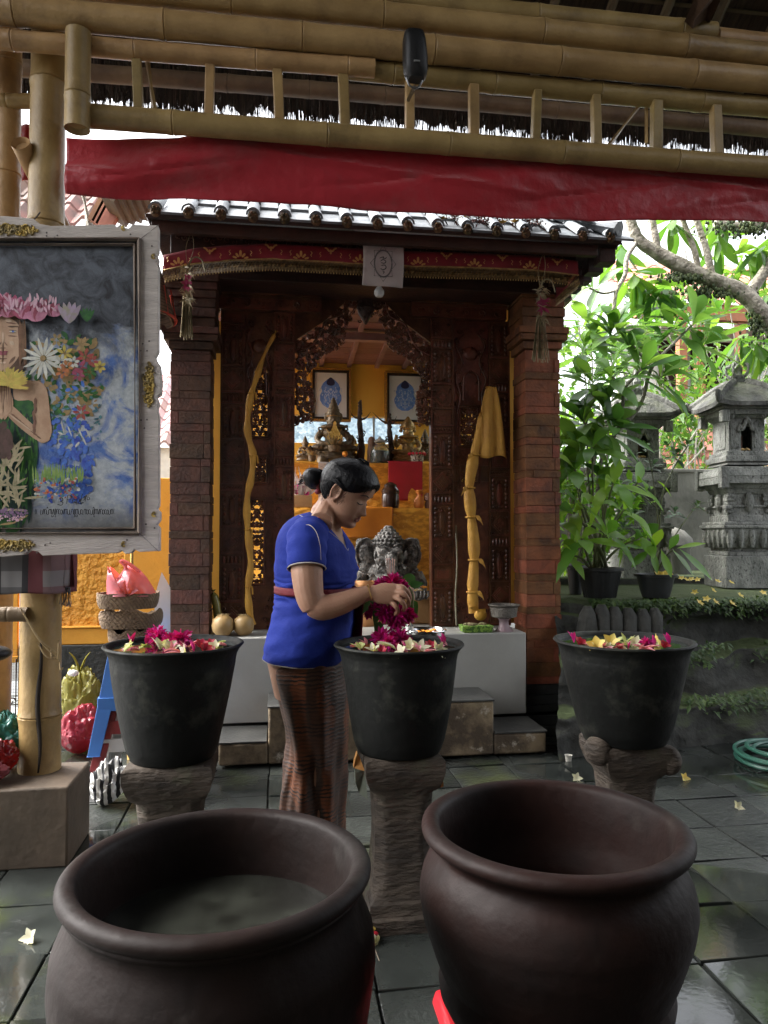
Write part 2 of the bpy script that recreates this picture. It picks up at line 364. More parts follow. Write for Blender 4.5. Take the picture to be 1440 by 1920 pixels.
# raffia ties on the cross rail
mb = MB()
for q in ((38, 1140, 112, 1238), (40, 1143, 106, 1224), (70, 1205, 108, 1236), (112, 1238, 118, 1252), (100, 1228, 96, 1216), (110, 1200, 112, 1240)):
    a, b = at(q[0], q[1], 2.99), at(q[2], q[3], 2.99); m_ = (a+b)/2+Vector((.0, -.01, -.02)); mb.tube(bez([a, m_, b], 5), .0028, 5)
mb.build('raffia_tie', mat('raffia', (.35, .25, .12), rough=.7), PV)
# thatched roof
EY, EZ, SL_ = 3.78, at(600, 205, 3.78).z+.12, .62
def rz(y): return EZ+(EY-y)*SL_
X0, X1, YR = -3.6, 4.6, -.6
mb = MB(); mb.grid(lambda u, v: (X0+(X1-X0)*u, EY+(YR-EY)*v, rz(EY+(YR-EY)*v)+.05+.012*nz(u*60, v*40)), 80, 50)
mb.grid(lambda u, v: (X0+(X1-X0)*u, YR-(EY-YR)*v*.8, rz(YR)-(EY-YR)*v*.8*SL_+.05), 20, 20)
mb.grid(lambda u, v: (X0+(X1-X0)*u, EY+(YR-EY)*v, rz(EY+(YR-EY)*v)+.28-.2*(1-min(1, v*8))), 20, 20)
mb.grid(lambda u, v: (X0+(X1-X0)*u, EY+.10-.05*v+.012*nz(u*300, v*9), rz(EY)+.10-(.225+.05*nz(u*90, 3)+.03*nz(u*400, 5))*v), 900, 6)
mb.build('thatch', THA, PV)
mb = MB(); mb.rand = True
for i in range(15000):
    x = random.uniform(-2.8, 3.2); y = EY-random.uniform(-.03, .10); L_ = random.uniform(.12, .235)*(1+.3*nz(x*3, 5)); z = rz(y)+.06
    dx, dy = random.uniform(-.02, .02), random.uniform(.0, .04); w_ = .0025
    mb.add([(x-w_, y, z), (x+w_, y, z), (x+dx+w_*.3, y+dy, z-L_-.06), (x+dx-w_*.3, y+dy, z-L_-.06)], [(0, 1, 2, 3)])
mb.build('thatch_fringe', THA, PV, smooth=False)
for x in np.arange(-2.7, 4.3, .285):
    yb = 1.3; mb = MB(); mb.cur = random.random(); xx = x+random.uniform(-.02, .02)
    bamboo(mb, (xx, EY-.05, rz(EY-.05)-.005), (xx+.02, yb, rz(yb)-.005), .024, n=8); mb.build('rafter', BAMD, PV)
for y in np.arange(1.4, 3.7, .13):
    mb = MB(); mb.cur = random.random(); mb.tube([(-2.8, y, rz(y)+.03), (4.3, y, rz(y)+.03)], .011, 6); mb.build('batten', BAMD, PV)
bpart('purlin', (-2.7, 3.56, at(600, 183, 3.56).z), (4.2, 3.56, at(600, 183, 3.56).z), .040, m=BAMD)
bpart('purlin', (-2.7, 2.6, rz(2.6)-.07), (4.2, 2.6, rz(2.6)-.07), .05, m=BAMD)
a, b = at(1290, 78, 3.1), at(1345, -40, 2.6); mb = MB(); mb.tube([a, b, b+(b-a)], .055, 4, flat=.8); mb.build('hip_timber', mat('timber', (.10, .055, .035), rough=.7, bump=.4), PV, smooth=False)
mb = MB(); mb.box(-3.6, 4.6, -3.3, -3.1, 0, 4.2); mb.build('back_wall', mat('light_block_plaster', (.20, .17, .13), rough=.8), PV, smooth=False)  # unseen wall behind the camera, added to keep light off the foreground
mb = MB(); mb.box(4.5, 4.6, -3.1, 1.3, 0, 4.2); mb.build('light_block_wall', MATS['light_block_plaster'], PV, smooth=False)  # unseen right side wall, added to block light on the jars
mb = MB(); mb.box(-3.4, -3.3, -3.1, -.2, 0, 4.2); mb.build('light_block_wall', MATS['light_block_plaster'], PV, smooth=False)  # unseen left light blocker, cut short so the painting stays lit
# ================================================================== red banner
zt0, zb0 = at(128, 250, 3.0).z, at(128, 352, 3.0).z
zt1, zb1 = at(1400, 308, 3.0).z, at(1400, 412, 3.0).z
ztm, zbm = at(720, 262, 3.0).z, at(720, 392, 3.0).z
xb0, xb1, xbm = at(118, 300, 3.0).x, at(1480, 350, 3.0).x, at(720, 300, 3.0).x
def ban(u, v):
    x = xb0+(xb1-xb0)*u; zt = np.interp(x, [xb0, at(330, 250, 3).x, at(430, 250, 3).x, xbm, at(1400, 325, 3).x], [zt0, at(330, 250, 3).z, at(430, 244, 3).z, ztm, zt1]); zb_ = np.interp(x, [xb0, xbm, at(1400, 325, 3).x], [zb0, zbm, zb1])
    zb_ += .010*math.sin(x*3.1+1)+.008*nz(x*4, 3); zt += .006*nz(x*5, 8)
    sag = .016*math.sin((u*5.2+v*1.6)*3.1)*math.sin(v*3.0)+.022*nz(x*2.2+v*1.8, v*1.2)+.007*nz(x*7-v*3, v*2.2, 3)+.0022*nz(x*26, v*8, 7)
    fold = -.014*math.exp(-((v-.15-.55*((x*.62+.2) % 1.0))/.05)**2)*math.sin(math.pi*((x*.62+.2) % 1.0))+.009*math.exp(-((v-.8+.5*((x*1.13) % 1.0))/.04)**2)*math.sin(math.pi*((x*1.13) % 1.0))
    return (x, 3.035+sag+fold-.012*math.sin(v*3.14), zt+(zb_-zt)*v)
mb = MB(); mb.grid(ban, 260, 26)
REDC = mat('red_satin_cloth', (.36, .012, .022), (.28, .009, .016), rough=.40, scale=3, sheen=.3, bump=.5, bscale=26, spots=((.22, .06, .06), 2.2, .56, .78), spec=.4)
o = mb.build('red_banner', REDC, solid=.0015); tag(o, 'long red cloth banner hung below the bamboo lattice rail', 'banner')
mb = MB(); mb.grid(lambda u, v: (at(18+42*u, 290, 3.28).x, 3.28+.015*math.sin(u*6), at(40, 235+105*v, 3.28).z), 10, 8)
o = mb.build('red_cloth_strip', REDC, solid=.0015); tag(o, 'short strip of red cloth between the two left bamboo posts', 'cloth')
# ================================================================== loudspeaker
c = at(779, 100, 2.80); T = thing('loudspeaker', 'small black loudspeaker mounted on the bamboo beams', 'speaker', (c.x, 2.86, c.z-.1))
SPK = mat('black_plastic', (.012, .012, .013), (.009, .009, .01), rough=.45, scale=20, bump=.2, bscale=300)
mb = MB(); rings = []
for t, hw, dep in ((0, .030, .03), (.012, .041, .042), (.035, .046, .050), (.075, .047, .055), (.115, .045, .055), (.150, .043, .050), (.172, .038, .042), (.180, .028, .03)):
    zc = c.z-.092+t; ring = []
    for k in range(20):
        an = 2*math.pi*k/20; ring.append((c.x+.012*(.5-t/.18)+hw*math.copysign(abs(math.cos(an))**.6, math.cos(an)), c.y+.02-.012*(t/.18)+dep*math.copysign(abs(math.sin(an))**.6, math.sin(an))*.9-.0, zc))
    rings.append(ring)
mb.rings(rings); mb.build('cabinet', SPK, T)
mb = MB(); mb.box(c.x-.012, c.x+.012, c.y-.0335, c.y-.029, c.z-.052, c.z-.047); mb.build('badge', mat('badge_silver', (.55, .55, .55), rough=.3, metal=.6), T)
mb = MB(); mb.tube(bez([(c.x-.037, c.y+.02, c.z-.08), (c.x-.02, c.y+.02, c.z-.115), (c.x, c.y+.025, c.z-.122), (c.x+.02, c.y+.02, c.z-.115), (c.x+.036, c.y+.02, c.z-.08)], 5), .004, 6)
mb.tube([(c.x, c.y+.025, c.z-.12), (c.x, YB-.02, c.z-.09)], .008, 8); mb.build('bracket', mat('bracket_metal', (.3, .3, .3), rough=.3, metal=.8), T)
# ================================================================== shrine hall
SH = thing('shrine_hall', 'brick and carved teak shrine hall with a grey tiled roof behind the woman', 'shrine hall', (at(690, 1200, 4.4).x, 4.6, 0))
Yp = 4.4
zpl = at(985, 1186, 4.3).z            # platform top
def pillar(px0, px1, m, jig, blk_py):
    x0, x1 = at(px0, 900, Yp).x, at(px1, 900, Yp).x; y0, y1 = Yp, Yp+.24; cx = (x0+x1)/2; cy = (y0+y1)/2; hw = (x1-x0)/2
    ztop = at(px0, 655, Yp).z; zb_ = at(px1, blk_py, Yp).z
    mb = MB(); mb.rand = True; h = .0395 if jig else .082; z = zb_; k = 0
    h = .041*2
    while z < ztop-.02:
        hh = h*random.uniform(.85, 1.12) if k % 3 else h*.55
        hh = min(hh, ztop-z); e = random.uniform(-.003, .003)
        s = random.choice((None, .22, .78, .85))
        if s is None: mb.box(x0-e, x1+e, y0-e, y1+e, z+.002, z+hh-.002)
        else:
            xs = x0+(x1-x0)*s; e2 = random.uniform(-.003, .004)
            mb.box(x0-e, xs-.0015, y0-e, y1+e, z+.002, z+hh-.002); mb.box(xs+.0015, x1+e2, y0-e2, y1+e2, z+.002, z+hh-.002)
        z += hh; k += 1
    mb.box(x0+.006, x1-.006, y0+.006, y1-.006, zb_, ztop)
    p = mb.build('pillar', m, SH, smooth=False, bevel=.002)
    # capital: stepped mouldings then upper block
    mb = MB(); mb.rand = True
    z = ztop; zq = [at((px0+px1)/2, y, Yp).z for y in (655, 640, 628, 615, 596, 578, 560, 545, 530, 505)]
    offs = [.012, .038, .048, .022, .028, .024, .030, .034, .046]
    for a, b, o_ in zip(zq, zq[1:], offs):
        mb.box(x0-o_, x1+o_, y0-o_, y1+o_, a+.0015, b-.0015)
        if o_ < .04:
            xs = cx+random.uniform(-.05, .05); mb.box(xs, x1+o_+.003, y0-o_-.003, y0, a+.004, b-.004)
    mb.build('capital', m, p, smooth=False, bevel=.003)
    # black base
    mb = MB(); mb.rand = True; z = 0; n = 5
    for i in range(n):
        hh = zb_/n; o_ = (.07, .055, .04, .025, .012)[i]; mb.box(x0-o_, x1+o_, y0-o_, y1+o_, z+.001, z+hh-.0015); z += hh
    mb.build('pillar_base', BLK, p, smooth=False, bevel=.003)
    return p
pillar(318, 393, BRKL, 0, 1282); pillar(986, 1050, BRKR, 1, 1282)
# platform
x0, x1 = at(330, 1200, 4.3).x, at(986.5, 1200, 4.3).x; zw = at(985, 1338, 4.3).z
mb = MB(); mb.box(x0, x1, 4.3, 6.45, zw, zpl); mb.build('platform', WHT, SH, bevel=.006)
mb = MB(); mb.box(x0-.03, x1+.42, 4.36, 6.5, 0, zw-.001); mb.build('plinth', BLK, SH, bevel=.006)
mb = MB(); mb.box(x0+.01, x1-.012, 4.29, 4.3-.001, zpl-.035, zpl-.002); 
# steps: stepped front block with slate treads
ST = thing('stone_steps', 'stained rendered steps with dark slate treads before the shrine', 'steps', (at(715, 1450, 4.0).x, 4.1, 0))
ys = 3.96; q = pl(ys)
xa, xb, xc, xd = q(410, 1380)[0], q(503, 1330)[0], q(926, 1330)[0], q(1025, 1400)[0]
zl1, zu = q(1000, 1370)[1], q(925, 1311)[1]; zl0 = zl1-.01
mb = MB()
def pg(nx, z0, z1, X0_, X1_): mb.box(X0_, X1_, ys, 4.29, z0, z1)
pg(1, .012, zu-.012, xb, xc); pg(1, .012, zl1-.012, xa, xb-.001); pg(1, .012, zl1-.012, xc+.001, xd)
mb.build('riser', STEPM, ST, bevel=.012)
mb = MB(); mb.box(xb-.004, xc+.004, ys-.004, 4.291, zu-.011, zu); mb.box(xa-.004, xb-.006, ys-.004, 4.291, zl1-.011, zl1); mb.box(xc+.006, xd+.004, ys-.004, 4.291, zl1-.011, zl1)
mb.build('tread', SLATE, ST, bevel=.003)
# ---- roof
ey = 3.87; ez = at(290, 398, ey).z; exl, exr = at(272, 400, ey).x, at(1168, 440, ey).x
RS = .72; tw = .163; ry = 5.55
mb = MB(); mb.rand = True
ncol = int((exr-exl)/tw)
def front_roof(mb):
    L_ = math.sqrt(1+RS*RS); dyr = .24/L_; nrow = int((ry-ey)/dyr)
    for c_ in range(ncol+1):
        x = exl+.05+c_*tw
        for r_ in range(nrow):
            yA = ey+r_*dyr; yB_ = yA+dyr*1.15; zA = ez+(yA-ey)*RS+.016; zB = ez+(yB_-ey)*RS
            if x > exr-(yA-ey)*1.0-.02 or x < exl+(yA-ey)*1.0: continue
            ro = .033
            rs = []
            for (yy, zz, rr) in ((yA, zA, ro+.004), (yB_, zB+.004, ro-.003)):
                rs.append([(x+rr*math.cos(t), yy, zz+rr*math.sin(t)*1.15) for t in [math.pi*k/8 for k in range(9)]])
            mb.rings(rs, closed=False)
            # thickness lip
            rs = [[(x+rr*math.cos(t), yA, zA+rr*math.sin(t)*1.15) for t in [math.pi*k/8 for k in range(9)]] for rr in (ro+.004, ro-.006)]
            mb.rings(rs, closed=False)
            # pan between
            zA2 = zA-.010
            mb.add([(x+ro-.006, yA, zA2), (x+tw-ro+.006, yA, zA2), (x+tw-ro+.006, yB_, zB-.014), (x+ro-.006, yB_, zB-.014), (x+ro-.006, yA, zA2-.014), (x+tw-ro+.006, yA, zA2-.014)],
                   [(0, 1, 2, 3), (4, 5, 1, 0)])
front_roof(mb); RF = mb.build('roof', ROOF, SH)
CAPM = mat('mossy_clay', (.17, .095, .03), (.05, .03, .018), rough=.8, scale=60, bump=1, rnd=.4)
for c_ in range(ncol+1):
    x = exl+.05+c_*tw
    if x > exr-.03: continue
    mb = MB(); mb.rand = True; mb.ell((x, ey+.012, ez+.012), (.029, .016, .031), n=10, m=6)
    for k in range(6): a = k*1.05; mb.ell((x+.016*math.cos(a), ey-.002, ez+.014+.016*math.sin(a)), (.008, .006, .008), n=6, m=4)
    mb.build('eave_cap', CAPM, RF)
# right hip + side slope, soffit, beams
mb = MB(); mb.rand = True
for r_ in range(9):
    yA = ey+.02+r_*.16; zA = ez+(yA-ey)*RS
    mb.tube([(exr-(yA-ey), yA, zA+.035), (exr-(yA-ey)-.19, yA+.19, zA+.19*RS+.02)], [.062, .045], 8)
for r_ in range(11):      # side slope tiles on the right, running away
    ya = ey+.10+r_*tw
    for s_ in range(4):
        xA = exr-s_*.2; zA = ez+s_*.2*RS+.01
        if exr-xA > ya-ey: continue
        rs = [[(xx, ya+rr*math.cos(t), zz+rr*math.sin(t)) for t in [math.pi*k/6 for k in range(7)]] for xx, zz, rr in ((xA+.03, zA-.02, .036), (xA-.2, zA+.2*RS, .03))]
        mb.rings(rs, closed=False)
        mb.add([(xA+.02, ya+.03, zA-.03), (xA+.02, ya+tw-.03, zA-.03), (xA-.2, ya+tw-.03, zA+.2*RS-.02), (xA-.2, ya+.03, zA+.2*RS-.02)], [(0, 1, 2, 3)])
mb.build('hip_ridge', ROOF, RF)
mb = MB()   # underside shells
mb.add([(exl, ey+.02, ez-.01), (exr, ey+.02, ez-.01), (exr-1.6, ey+1.62, ez+1.6*RS-.03), (exl+1.6, ey+1.62, ez+1.6*RS-.03)], [(0, 1, 2, 3)])
mb.add([(exr, ey+.02, ez-.01), (exr, 6.9, ez-.01), (exr-1.6, 6.9, ez+1.6*RS-.03), (exr-1.6, ey+1.62, ez+1.6*RS-.03)], [(0, 1, 2, 3)])
mb.add([(exl, ey+.02, ez-.01), (exl, 6.9, ez-.01), (exl+1.6, 6.9, ez+1.6*RS-.03), (exl+1.6, ey+1.62, ez+1.6*RS-.03)], [(0, 3, 2, 1)])
mb.build('roof_boarding', WOODD, RF, solid=.02, smooth=False)
mb = MB(); mb.rand = True   # side eave board ends (stepped)
for k in range(14): mb.box(exr-.10, exr-.005, ey+.08+k*.16, ey+.17+k*.16, ez-.10, ez-.02)
for k in range(9): mb.box(exr-.30+k*.0, exr-.1, ey+.30+k*.3, ey+.36+k*.3, ez-.16, ez-.10)
mb.build('rafter_end', WOODD, RF, smooth=False, bevel=.003)
mb = MB()
mb.box(exl+.02, exr-.12, ey+.06, ey+.10, ez-.075, ez-.012)       # fascia
mb.box(exl+.10, exr-.2, 4.05, 4.12, at(700, 500, 4.1).z, ez-.03)  # inner fascia
zb2 = at(700, 536, 4.36).z
mb.box(exl+.14, exr-.18, 4.36, 4.70, zb2, ez+.05)
mb.box(exl+.10, exr-.2, ey+.1, 4.37, ez-.03, ez-.015)
mb.build('eave_beam', WOODD, SH, smooth=False, bevel=.004)
mb = MB()  # carved lacework strip on the inner fascia just over the valance
for k in range(60):
    x = exl+.14+k*(exr-exl-.36)/60; z = at(700, 466, 4.05).z-.012*((k % 3)-1)
    mb.scroll((x, z), .017, random.uniform(0, 6), 1.1, .0035, y=4.043, hand=random.choice((-1, 1)), n=10)
mb.build('lace_carving', WOOD, SH)
# ---- carved door wall
Yw = 4.64; W = pl(Yw); zt = W(690, 592)[1]
def X_(px, py=900): return W(px, py)[0]
def Z_(py, px=690): return W(px, py)[1]
def scroll_fill(mb, inside, box, y, r, n, rad=.0045, mirror=None, seed=1):
    rnd = random.Random(seed); pts = []; tries = 0
    while len(pts) < n and tries < n*60:
        tries += 1; p = (rnd.uniform(box[0], box[1]), rnd.uniform(box[2], box[3]))
        if not inside(*p): continue
        if any((p[0]-a)**2+(p[1]-b)**2 < (r*1.25)**2 for a, b, _ in pts): continue
        pts.append((p[0], p[1], rnd.uniform(.8, 1.25)))
    for a, b, k in pts:
        a0 = rnd.uniform(0, 6.28); h = rnd.choice((-1, 1)); rr = r*k; tl = (a+math.cos(a0)*rr-math.sin(a0)*h*rr*-1.1, b+math.sin(a0)*rr+math.cos(a0)*h*rr*-1.1)
        ys_ = y+rnd.uniform(-.004, .004)
        mb.scroll((a, b), rr, a0, 1.15, rad*1.5*k, y=ys_, hand=h, tail=tl, n=11)
        if mirror is not None: mb.scroll((2*mirror-a, b), rr, math.pi-a0, 1.15, rad*1.5*k, y=ys_, hand=-h, tail=(2*mirror-tl[0], tl[1]), n=11)
    # web of links joining neighbours
    for i, (a, b, _) in enumerate(pts):
        near = sorted(pts, key=lambda q: (q[0]-a)**2+(q[1]-b)**2)[1:4]
        for (c_, d_, _) in near:
            if (c_-a)**2+(d_-b)**2 < (r*3)**2:
                m_ = ((a+c_)/2+rnd.uniform(-r, r)*.3, (b+d_)/2+rnd.uniform(-r, r)*.3)
                mb.tube(bez([(a, y, b), (m_[0], y-.003, m_[1]), (c_, y, d_)], 3), rad*.9, 4)
                if mirror is not None: mb.tube(bez([(2*mirror-a, y, b), (2*mirror-m_[0], y-.003, m_[1]), (2*mirror-c_, y, d_)], 3), rad*.9, 4)
def carved_post(x0, x1, z0, z1, y, seed=0, name='carved_post'):
    rnd = random.Random(seed); mb = MB(); mb.rand = True; w_ = x1-x0; cx = (x0+x1)/2
    mb.box(x0, x1, y, y+.06, z0, z1)
    mb.box(x0, x0+w_*.07, y-.009, y, z0, z1); mb.box(x1-w_*.07, x1, y-.009, y, z0, z1)
    z = z0+.01; k = 0
    while z < z1-.03:
        kind = ('box', 'diamond', 'col', 'petal', 'diamond', 'col', 'bead')[(k+seed) % 7]
        h = {'box': .10, 'diamond': .15, 'col': .22, 'petal': .06, 'bead': .035}[kind]; h = min(h, z1-z-.01)
        a, b = x0+w_*.12, x1-w_*.12; m_ = z+h/2
        mb.box(x0+w_*.03, x1-w_*.03, y-.013, y, z, z+.008); mb.box(x0+w_*.06, x1-w_*.06, y-.009, y, z+.010, z+.015)
        if kind == 'box':
            for s_ in (1, .7, .4): mb.box(cx-w_*.36*s_, cx+w_*.36*s_, y-.006-.004*(1-s_)*3, y, m_-h*.34*s_, m_+h*.34*s_)
        elif kind == 'diamond':
            for i, s_ in enumerate((1, .72, .45)):
                r_ = min(w_*.42, h*.42)*s_; mb.plate([(cx, m_-r_), (cx+r_, m_), (cx, m_+r_), (cx-r_, m_)], y-.006-.005*i, y)
            for sx_ in (-1, 1):
                for sz in (-1, 1): mb.scroll((cx+sx_*w_*.33, m_+sz*h*.32), w_*.10, rnd.uniform(0, 6), 1, .004, y=y-.004, n=8)
        elif kind == 'col':
            mb.ell((cx, y, m_), (w_*.14, .012, h*.36), n=8, m=8)
            for sx_ in (-1, 1):
                for j in range(7): mb.ell((cx+sx_*w_*.31, y-.002, z+.03+j*(h-.05)/6), (w_*.075, .010, h*.055), n=7, m=5)
                mb.scroll((cx+sx_*w_*.12, z+h*.86), w_*.09, 1, 1.1, .004, y=y-.008, hand=sx_, n=8)
                mb.scroll((cx+sx_*w_*.12, z+h*.16), w_*.09, 4, 1.1, .004, y=y-.008, hand=-sx_, n=8)
        elif kind == 'petal':
            for j in range(5): mb.ell((x0+w_*(.18+.16*j), y-.002, m_), (w_*.07, .011, h*.42), n=7, m=5)
        else:
            for j in range(7): mb.ell((x0+w_*(.14+.12*j), y-.002, m_), (w_*.05, .01, h*.3), n=6, m=4)
        z += h+.008; k += 1
    return mb.build(name, WOOD, SH, ang=35)
zf = zpl
for i, (a, b) in enumerate(((412, 458), (513, 552), (808, 851), (918, 957))):
    carved_post(X_(a), X_(b), zf, zt, Yw+(0 if i in (1, 2) else .01), seed=i*2+1)
def openings_panel(px0, px1, holes, seed):
    """solid board cut into rails with carved relief; holes are (px0,px1,py0,py1) openwork windows"""
    mb = MB(); mb.rand = True; x0, x1 = X_(px0), X_(px1); y = Yw+.02
    hz = [(X_(a), X_(b), Z_(d), Z_(c)) for a, b, c, d in holes]; hz.sort(key=lambda h: h[2]); z = zf
    for (a, b, c_, d) in hz:
        mb.box(x0, x1, y, y+.03, z, c_); mb.box(x0, a, y, y+.03, c_+.0002, d-.0002); mb.box(b, x1, y, y+.03, c_+.0002, d-.0002); z = d
        for o_, k in ((.010, .012), (.022, .006)):
            mb.box(a-o_, b+o_, y-k, y, c_-o_, c_-o_+.007); mb.box(a-o_, b+o_, y-k, y, d+o_-.007, d+o_)
            mb.box(a-o_, a-o_+.007, y-k+.0005, y, c_-o_, d+o_); mb.box(b+o_-.007, b+o_, y-k+.0005, y, c_-o_, d+o_)
    mb.box(x0, x1, y, y+.03, z, zt)
    pn = mb.build('carved_panel', WOOD, SH, smooth=False, bevel=.0015)
    mb = MB(); mb.rand = True
    for i, (a, b, c_, d) in enumerate(hz):
        scroll_fill(mb, lambda p, q_: a < p < (a+b)/2 and c_ < q_ < d, (a, b, c_, d), y+.006, .011, 44, .0038, mirror=(a+b)/2, seed=seed+i)
    # relief scrolls over upper half
    cx = (x0+x1)/2; zz = Z_(600)
    for s_ in (-1, 1):
        for k in range(9):
            z = Z_(612+k*20); mb.scroll((cx+s_*(x1-x0)*(.30+.07*math.sin(k*2.1)), z), .020, k*1.9, 1.2, .0065, y=y-.004, hand=s_*(-1)**k, n=12)
        mb.tube(bez([(cx+s_*(x1-x0)*f, y-.008, Z_(py)) for f, py in ((.20, 618), (.40, 640), (.24, 672), (.42, 705), (.30, 735), (.38, 770))], 6), .0055, 6)
        mb.tube(bez([(cx+s_*(x1-x0)*f, y-.012, Z_(py)) for f, py in ((.0, 690), (.17, 697), (.22, 715), (.22, 745))], 6), .006, 6)
        for k in range(14): mb.scroll((cx+s_*random.uniform(.03, .14), Z_(1110+random.uniform(0, 60))), .016, random.uniform(0, 6), 1.1, .005, y=y-.003, n=9)
    mb.ell((cx, y, Z_(655)), (.05, .02, .045), n=12, m=8)
    mb.build('relief_carving', WOOD, pn)
openings_panel(458, 513, [(470, 494, 940, 1092), (474, 498, 862, 905), (473, 500, 700, 820)], 11)
openings_panel(851, 918, [(866, 896, 760, 830), (866, 896, 870, 900)], 31)
# lintel zone
mb = MB(); mb.rand = True; yl = Yw-.04
for a_, b_, s0, s1, q0 in ((405, 602, 415, 600, 0), (770, 948, 772, 945, 1)):
    mb = MB(); mb.rand = True; mb.box(X_(a_), X_(b_), yl, Yw+.06, zt, Z_(572))
    for k, py in enumerate((572, 566, 560, 553)): mb.box(X_(a_-(0 if q0 else k*3+5)), X_(b_+(k*3+2 if q0 else 0)), yl-.012*k, Yw+.05, Z_(py)+.001, Z_(py-6))
    for k in range(6):
        xx = X_(s0+(s1-s0)*(k+.5)/6); mb.scroll((xx, (zt+Z_(572))/2), .026, k*1.3, 1.2, .006, y=yl-.003, hand=(-1)**k, n=12)
    mb.build('lintel', WOOD, SH, ang=35)
mb = MB(); zc0 = Z_(547)
mb.box(X_(403), X_(455), Yw, Yw+.05, zc0, zb2+.03); mb.box(X_(512), X_(565), Yw, Yw+.05, zc0, zb2+.03)
mb.box(X_(800), X_(852), Yw, Yw+.05, zc0, zb2+.03); mb.box(X_(908), X_(955), Yw, Yw+.05, zc0, zb2+.03)
mb.box(X_(565)+.0005, X_(800)-.0005, Yw+.005, Yw+.045, Z_(548), zb2+.03)
mb.build('transom_board', WOODD, SH, smooth=False)
for a, b, sd in ((456, 511, 3), (853, 907, 5)):
    mb = MB(); mb.rand = True; xa_, xb_ = X_(a), X_(b); scroll_fill(mb, lambda p, q_: xa_ < p < (xa_+xb_)/2 and Z_(548) < q_ < Z_(512), (xa_, xb_, Z_(548), Z_(512)), Yw+.02, .013, 40, .005, mirror=(xa_+xb_)/2, seed=sd)
    mb.build('vent_carving', WOOD, SH)
# openwork arch
mxp = X_(686); curve = [(553, 800), (583, 792), (588, 745), (574, 705), (600, 668), (640, 646), (650, 605), (668, 575), (690, 548)]
cv = [W(*c_) for c_ in curve]
def inside_arch(p, q_):
    if p < X_(552) or p > mxp or q_ > Z_(548): return False
    xs = [c_[0] for c_ in cv]; zs = [c_[1] for c_ in cv]
    if q_ < cv[1][1]: return False
    lim = np.interp(q_, [Z_(792), Z_(745), Z_(705), Z_(668), Z_(646), Z_(605), Z_(575), Z_(548)], [X_(583), X_(588), X_(574), X_(600), X_(640), X_(650), X_(668), X_(690)])
    if p > lim: return False
    lim2 = np.interp(q_, [Z_(792), Z_(672), Z_(646), Z_(605), Z_(575), Z_(548)], [X_(552), X_(552), X_(556), X_(612), X_(640), X_(662)])
    return p > lim2
mb = MB(); mb.rand = True; scroll_fill(mb, inside_arch, (X_(552), mxp, Z_(795), Z_(548)), Yw+.02, .0125, 170, .0058, mirror=mxp, seed=8)
cpts = [(c_[0], Yw+.012, c_[1]) for c_ in cv[1:]]
for k, p in enumerate(bez(cpts, 7)):   # scalloped leaf edge along the curve
    for s_ in (1, -1):
        xx = p.x if s_ > 0 else 2*mxp-p.x; mb.scroll((xx, p.z), .011, k*.9, 1.0, .0048, y=Yw+.012+.003*(k % 2), hand=s_*(-1)**k, n=8)
# solid board behind lintel between curve and frame
for s_ in (1, -1):
    f = (lambda x: x) if s_ > 0 else (lambda x: 2*mxp-x)
    pts = [(f(X_(552)), Z_(548)), (f(X_(552)), Z_(662)), (f(X_(556)), Z_(640)), (f(X_(608)), Z_(604)), (f(X_(640)), Z_(574)), (f(X_(662)), Z_(548))]
    mb.plate(pts, Yw+.01, Yw+.04)
    mb.tube(bez([(f(X_(a)), Yw+.004, Z_(b)) for a, b in ((556, 664), (585, 650), (600, 628), (612, 604), (640, 590), (648, 565))], 6), .006, 6)
mb.build('arch_carving', WOOD, SH)
mb = MB(); mb.lathe([(.03, 0), (.055, -.02), (.05, -.09), (.058, -.10), (.05, -.13), (.03, -.16), (.012, -.19), (.004, -.20)], (mxp, Yw+.02, Z_(548)), 12)
for k in range(10): mb.scroll((mxp+.045*math.cos(k), Z_(560+k*5)), .014, k, 1, .005, y=Yw-.03, n=8)
mb.build('arch_pendant', WOODD, SH)
# interior: ceiling, walls
Yb = 6.35; B = pl(Yb)
zcb = B(690, 684)[1]; zcf = at(690, 560, 4.75).z+.05
xl, xr = X_(395)-.05, X_(990)+.05
mb = MB(); mb.rand = True
n = 11
for k in range(n):
    ya, yb_ = 4.74+(Yb-4.74)*k/n, 4.74+(Yb-4.74)*(k+1)/n-.008; za, zb_ = zcf+(zcb-zcf)*k/n, zcf+(zcb-zcf)*(k+.95)/n
    mb.add([(x, y, z+d) for d in (0, .015) for (y, z) in ((ya, za), (yb_, zb_)) for x in (xl-.3, xr+.3)], [(0, 1, 3, 2), (4, 6, 7, 5), (0, 4, 5, 1), (2, 3, 7, 6)])
CEIL = mat('ceiling_boards', (.24, .125, .11), (.17, .085, .075), rough=.5, scale=8, rnd=.2, bump=.2)
cl = mb.build('ceiling', CEIL, SH, smooth=False)
mb = MB()
for x in np.linspace(xl+.1, xr-.1, 9): mb.add([(x+sx_*.018, y, z+d) for d in (-.03, 0) for (y, z) in ((4.75, zcf), (Yb, zcb)) for sx_ in (-1, 1)], [(0, 1, 3, 2), (4, 6, 7, 5), (0, 4, 5, 1), (2, 3, 7, 6), (0, 2, 6, 4), (1, 5, 7, 3)])
mb.box(xl, xr, 5.45, 5.52, zcf+(zcb-zcf)*.45-.085, zcf+(zcb-zcf)*.45-.03)
mb.build('ceiling_joist', mat('mauve_joist', (.30, .17, .165), (.2, .11, .105), rough=.5), cl, smooth=False, bevel=.003)
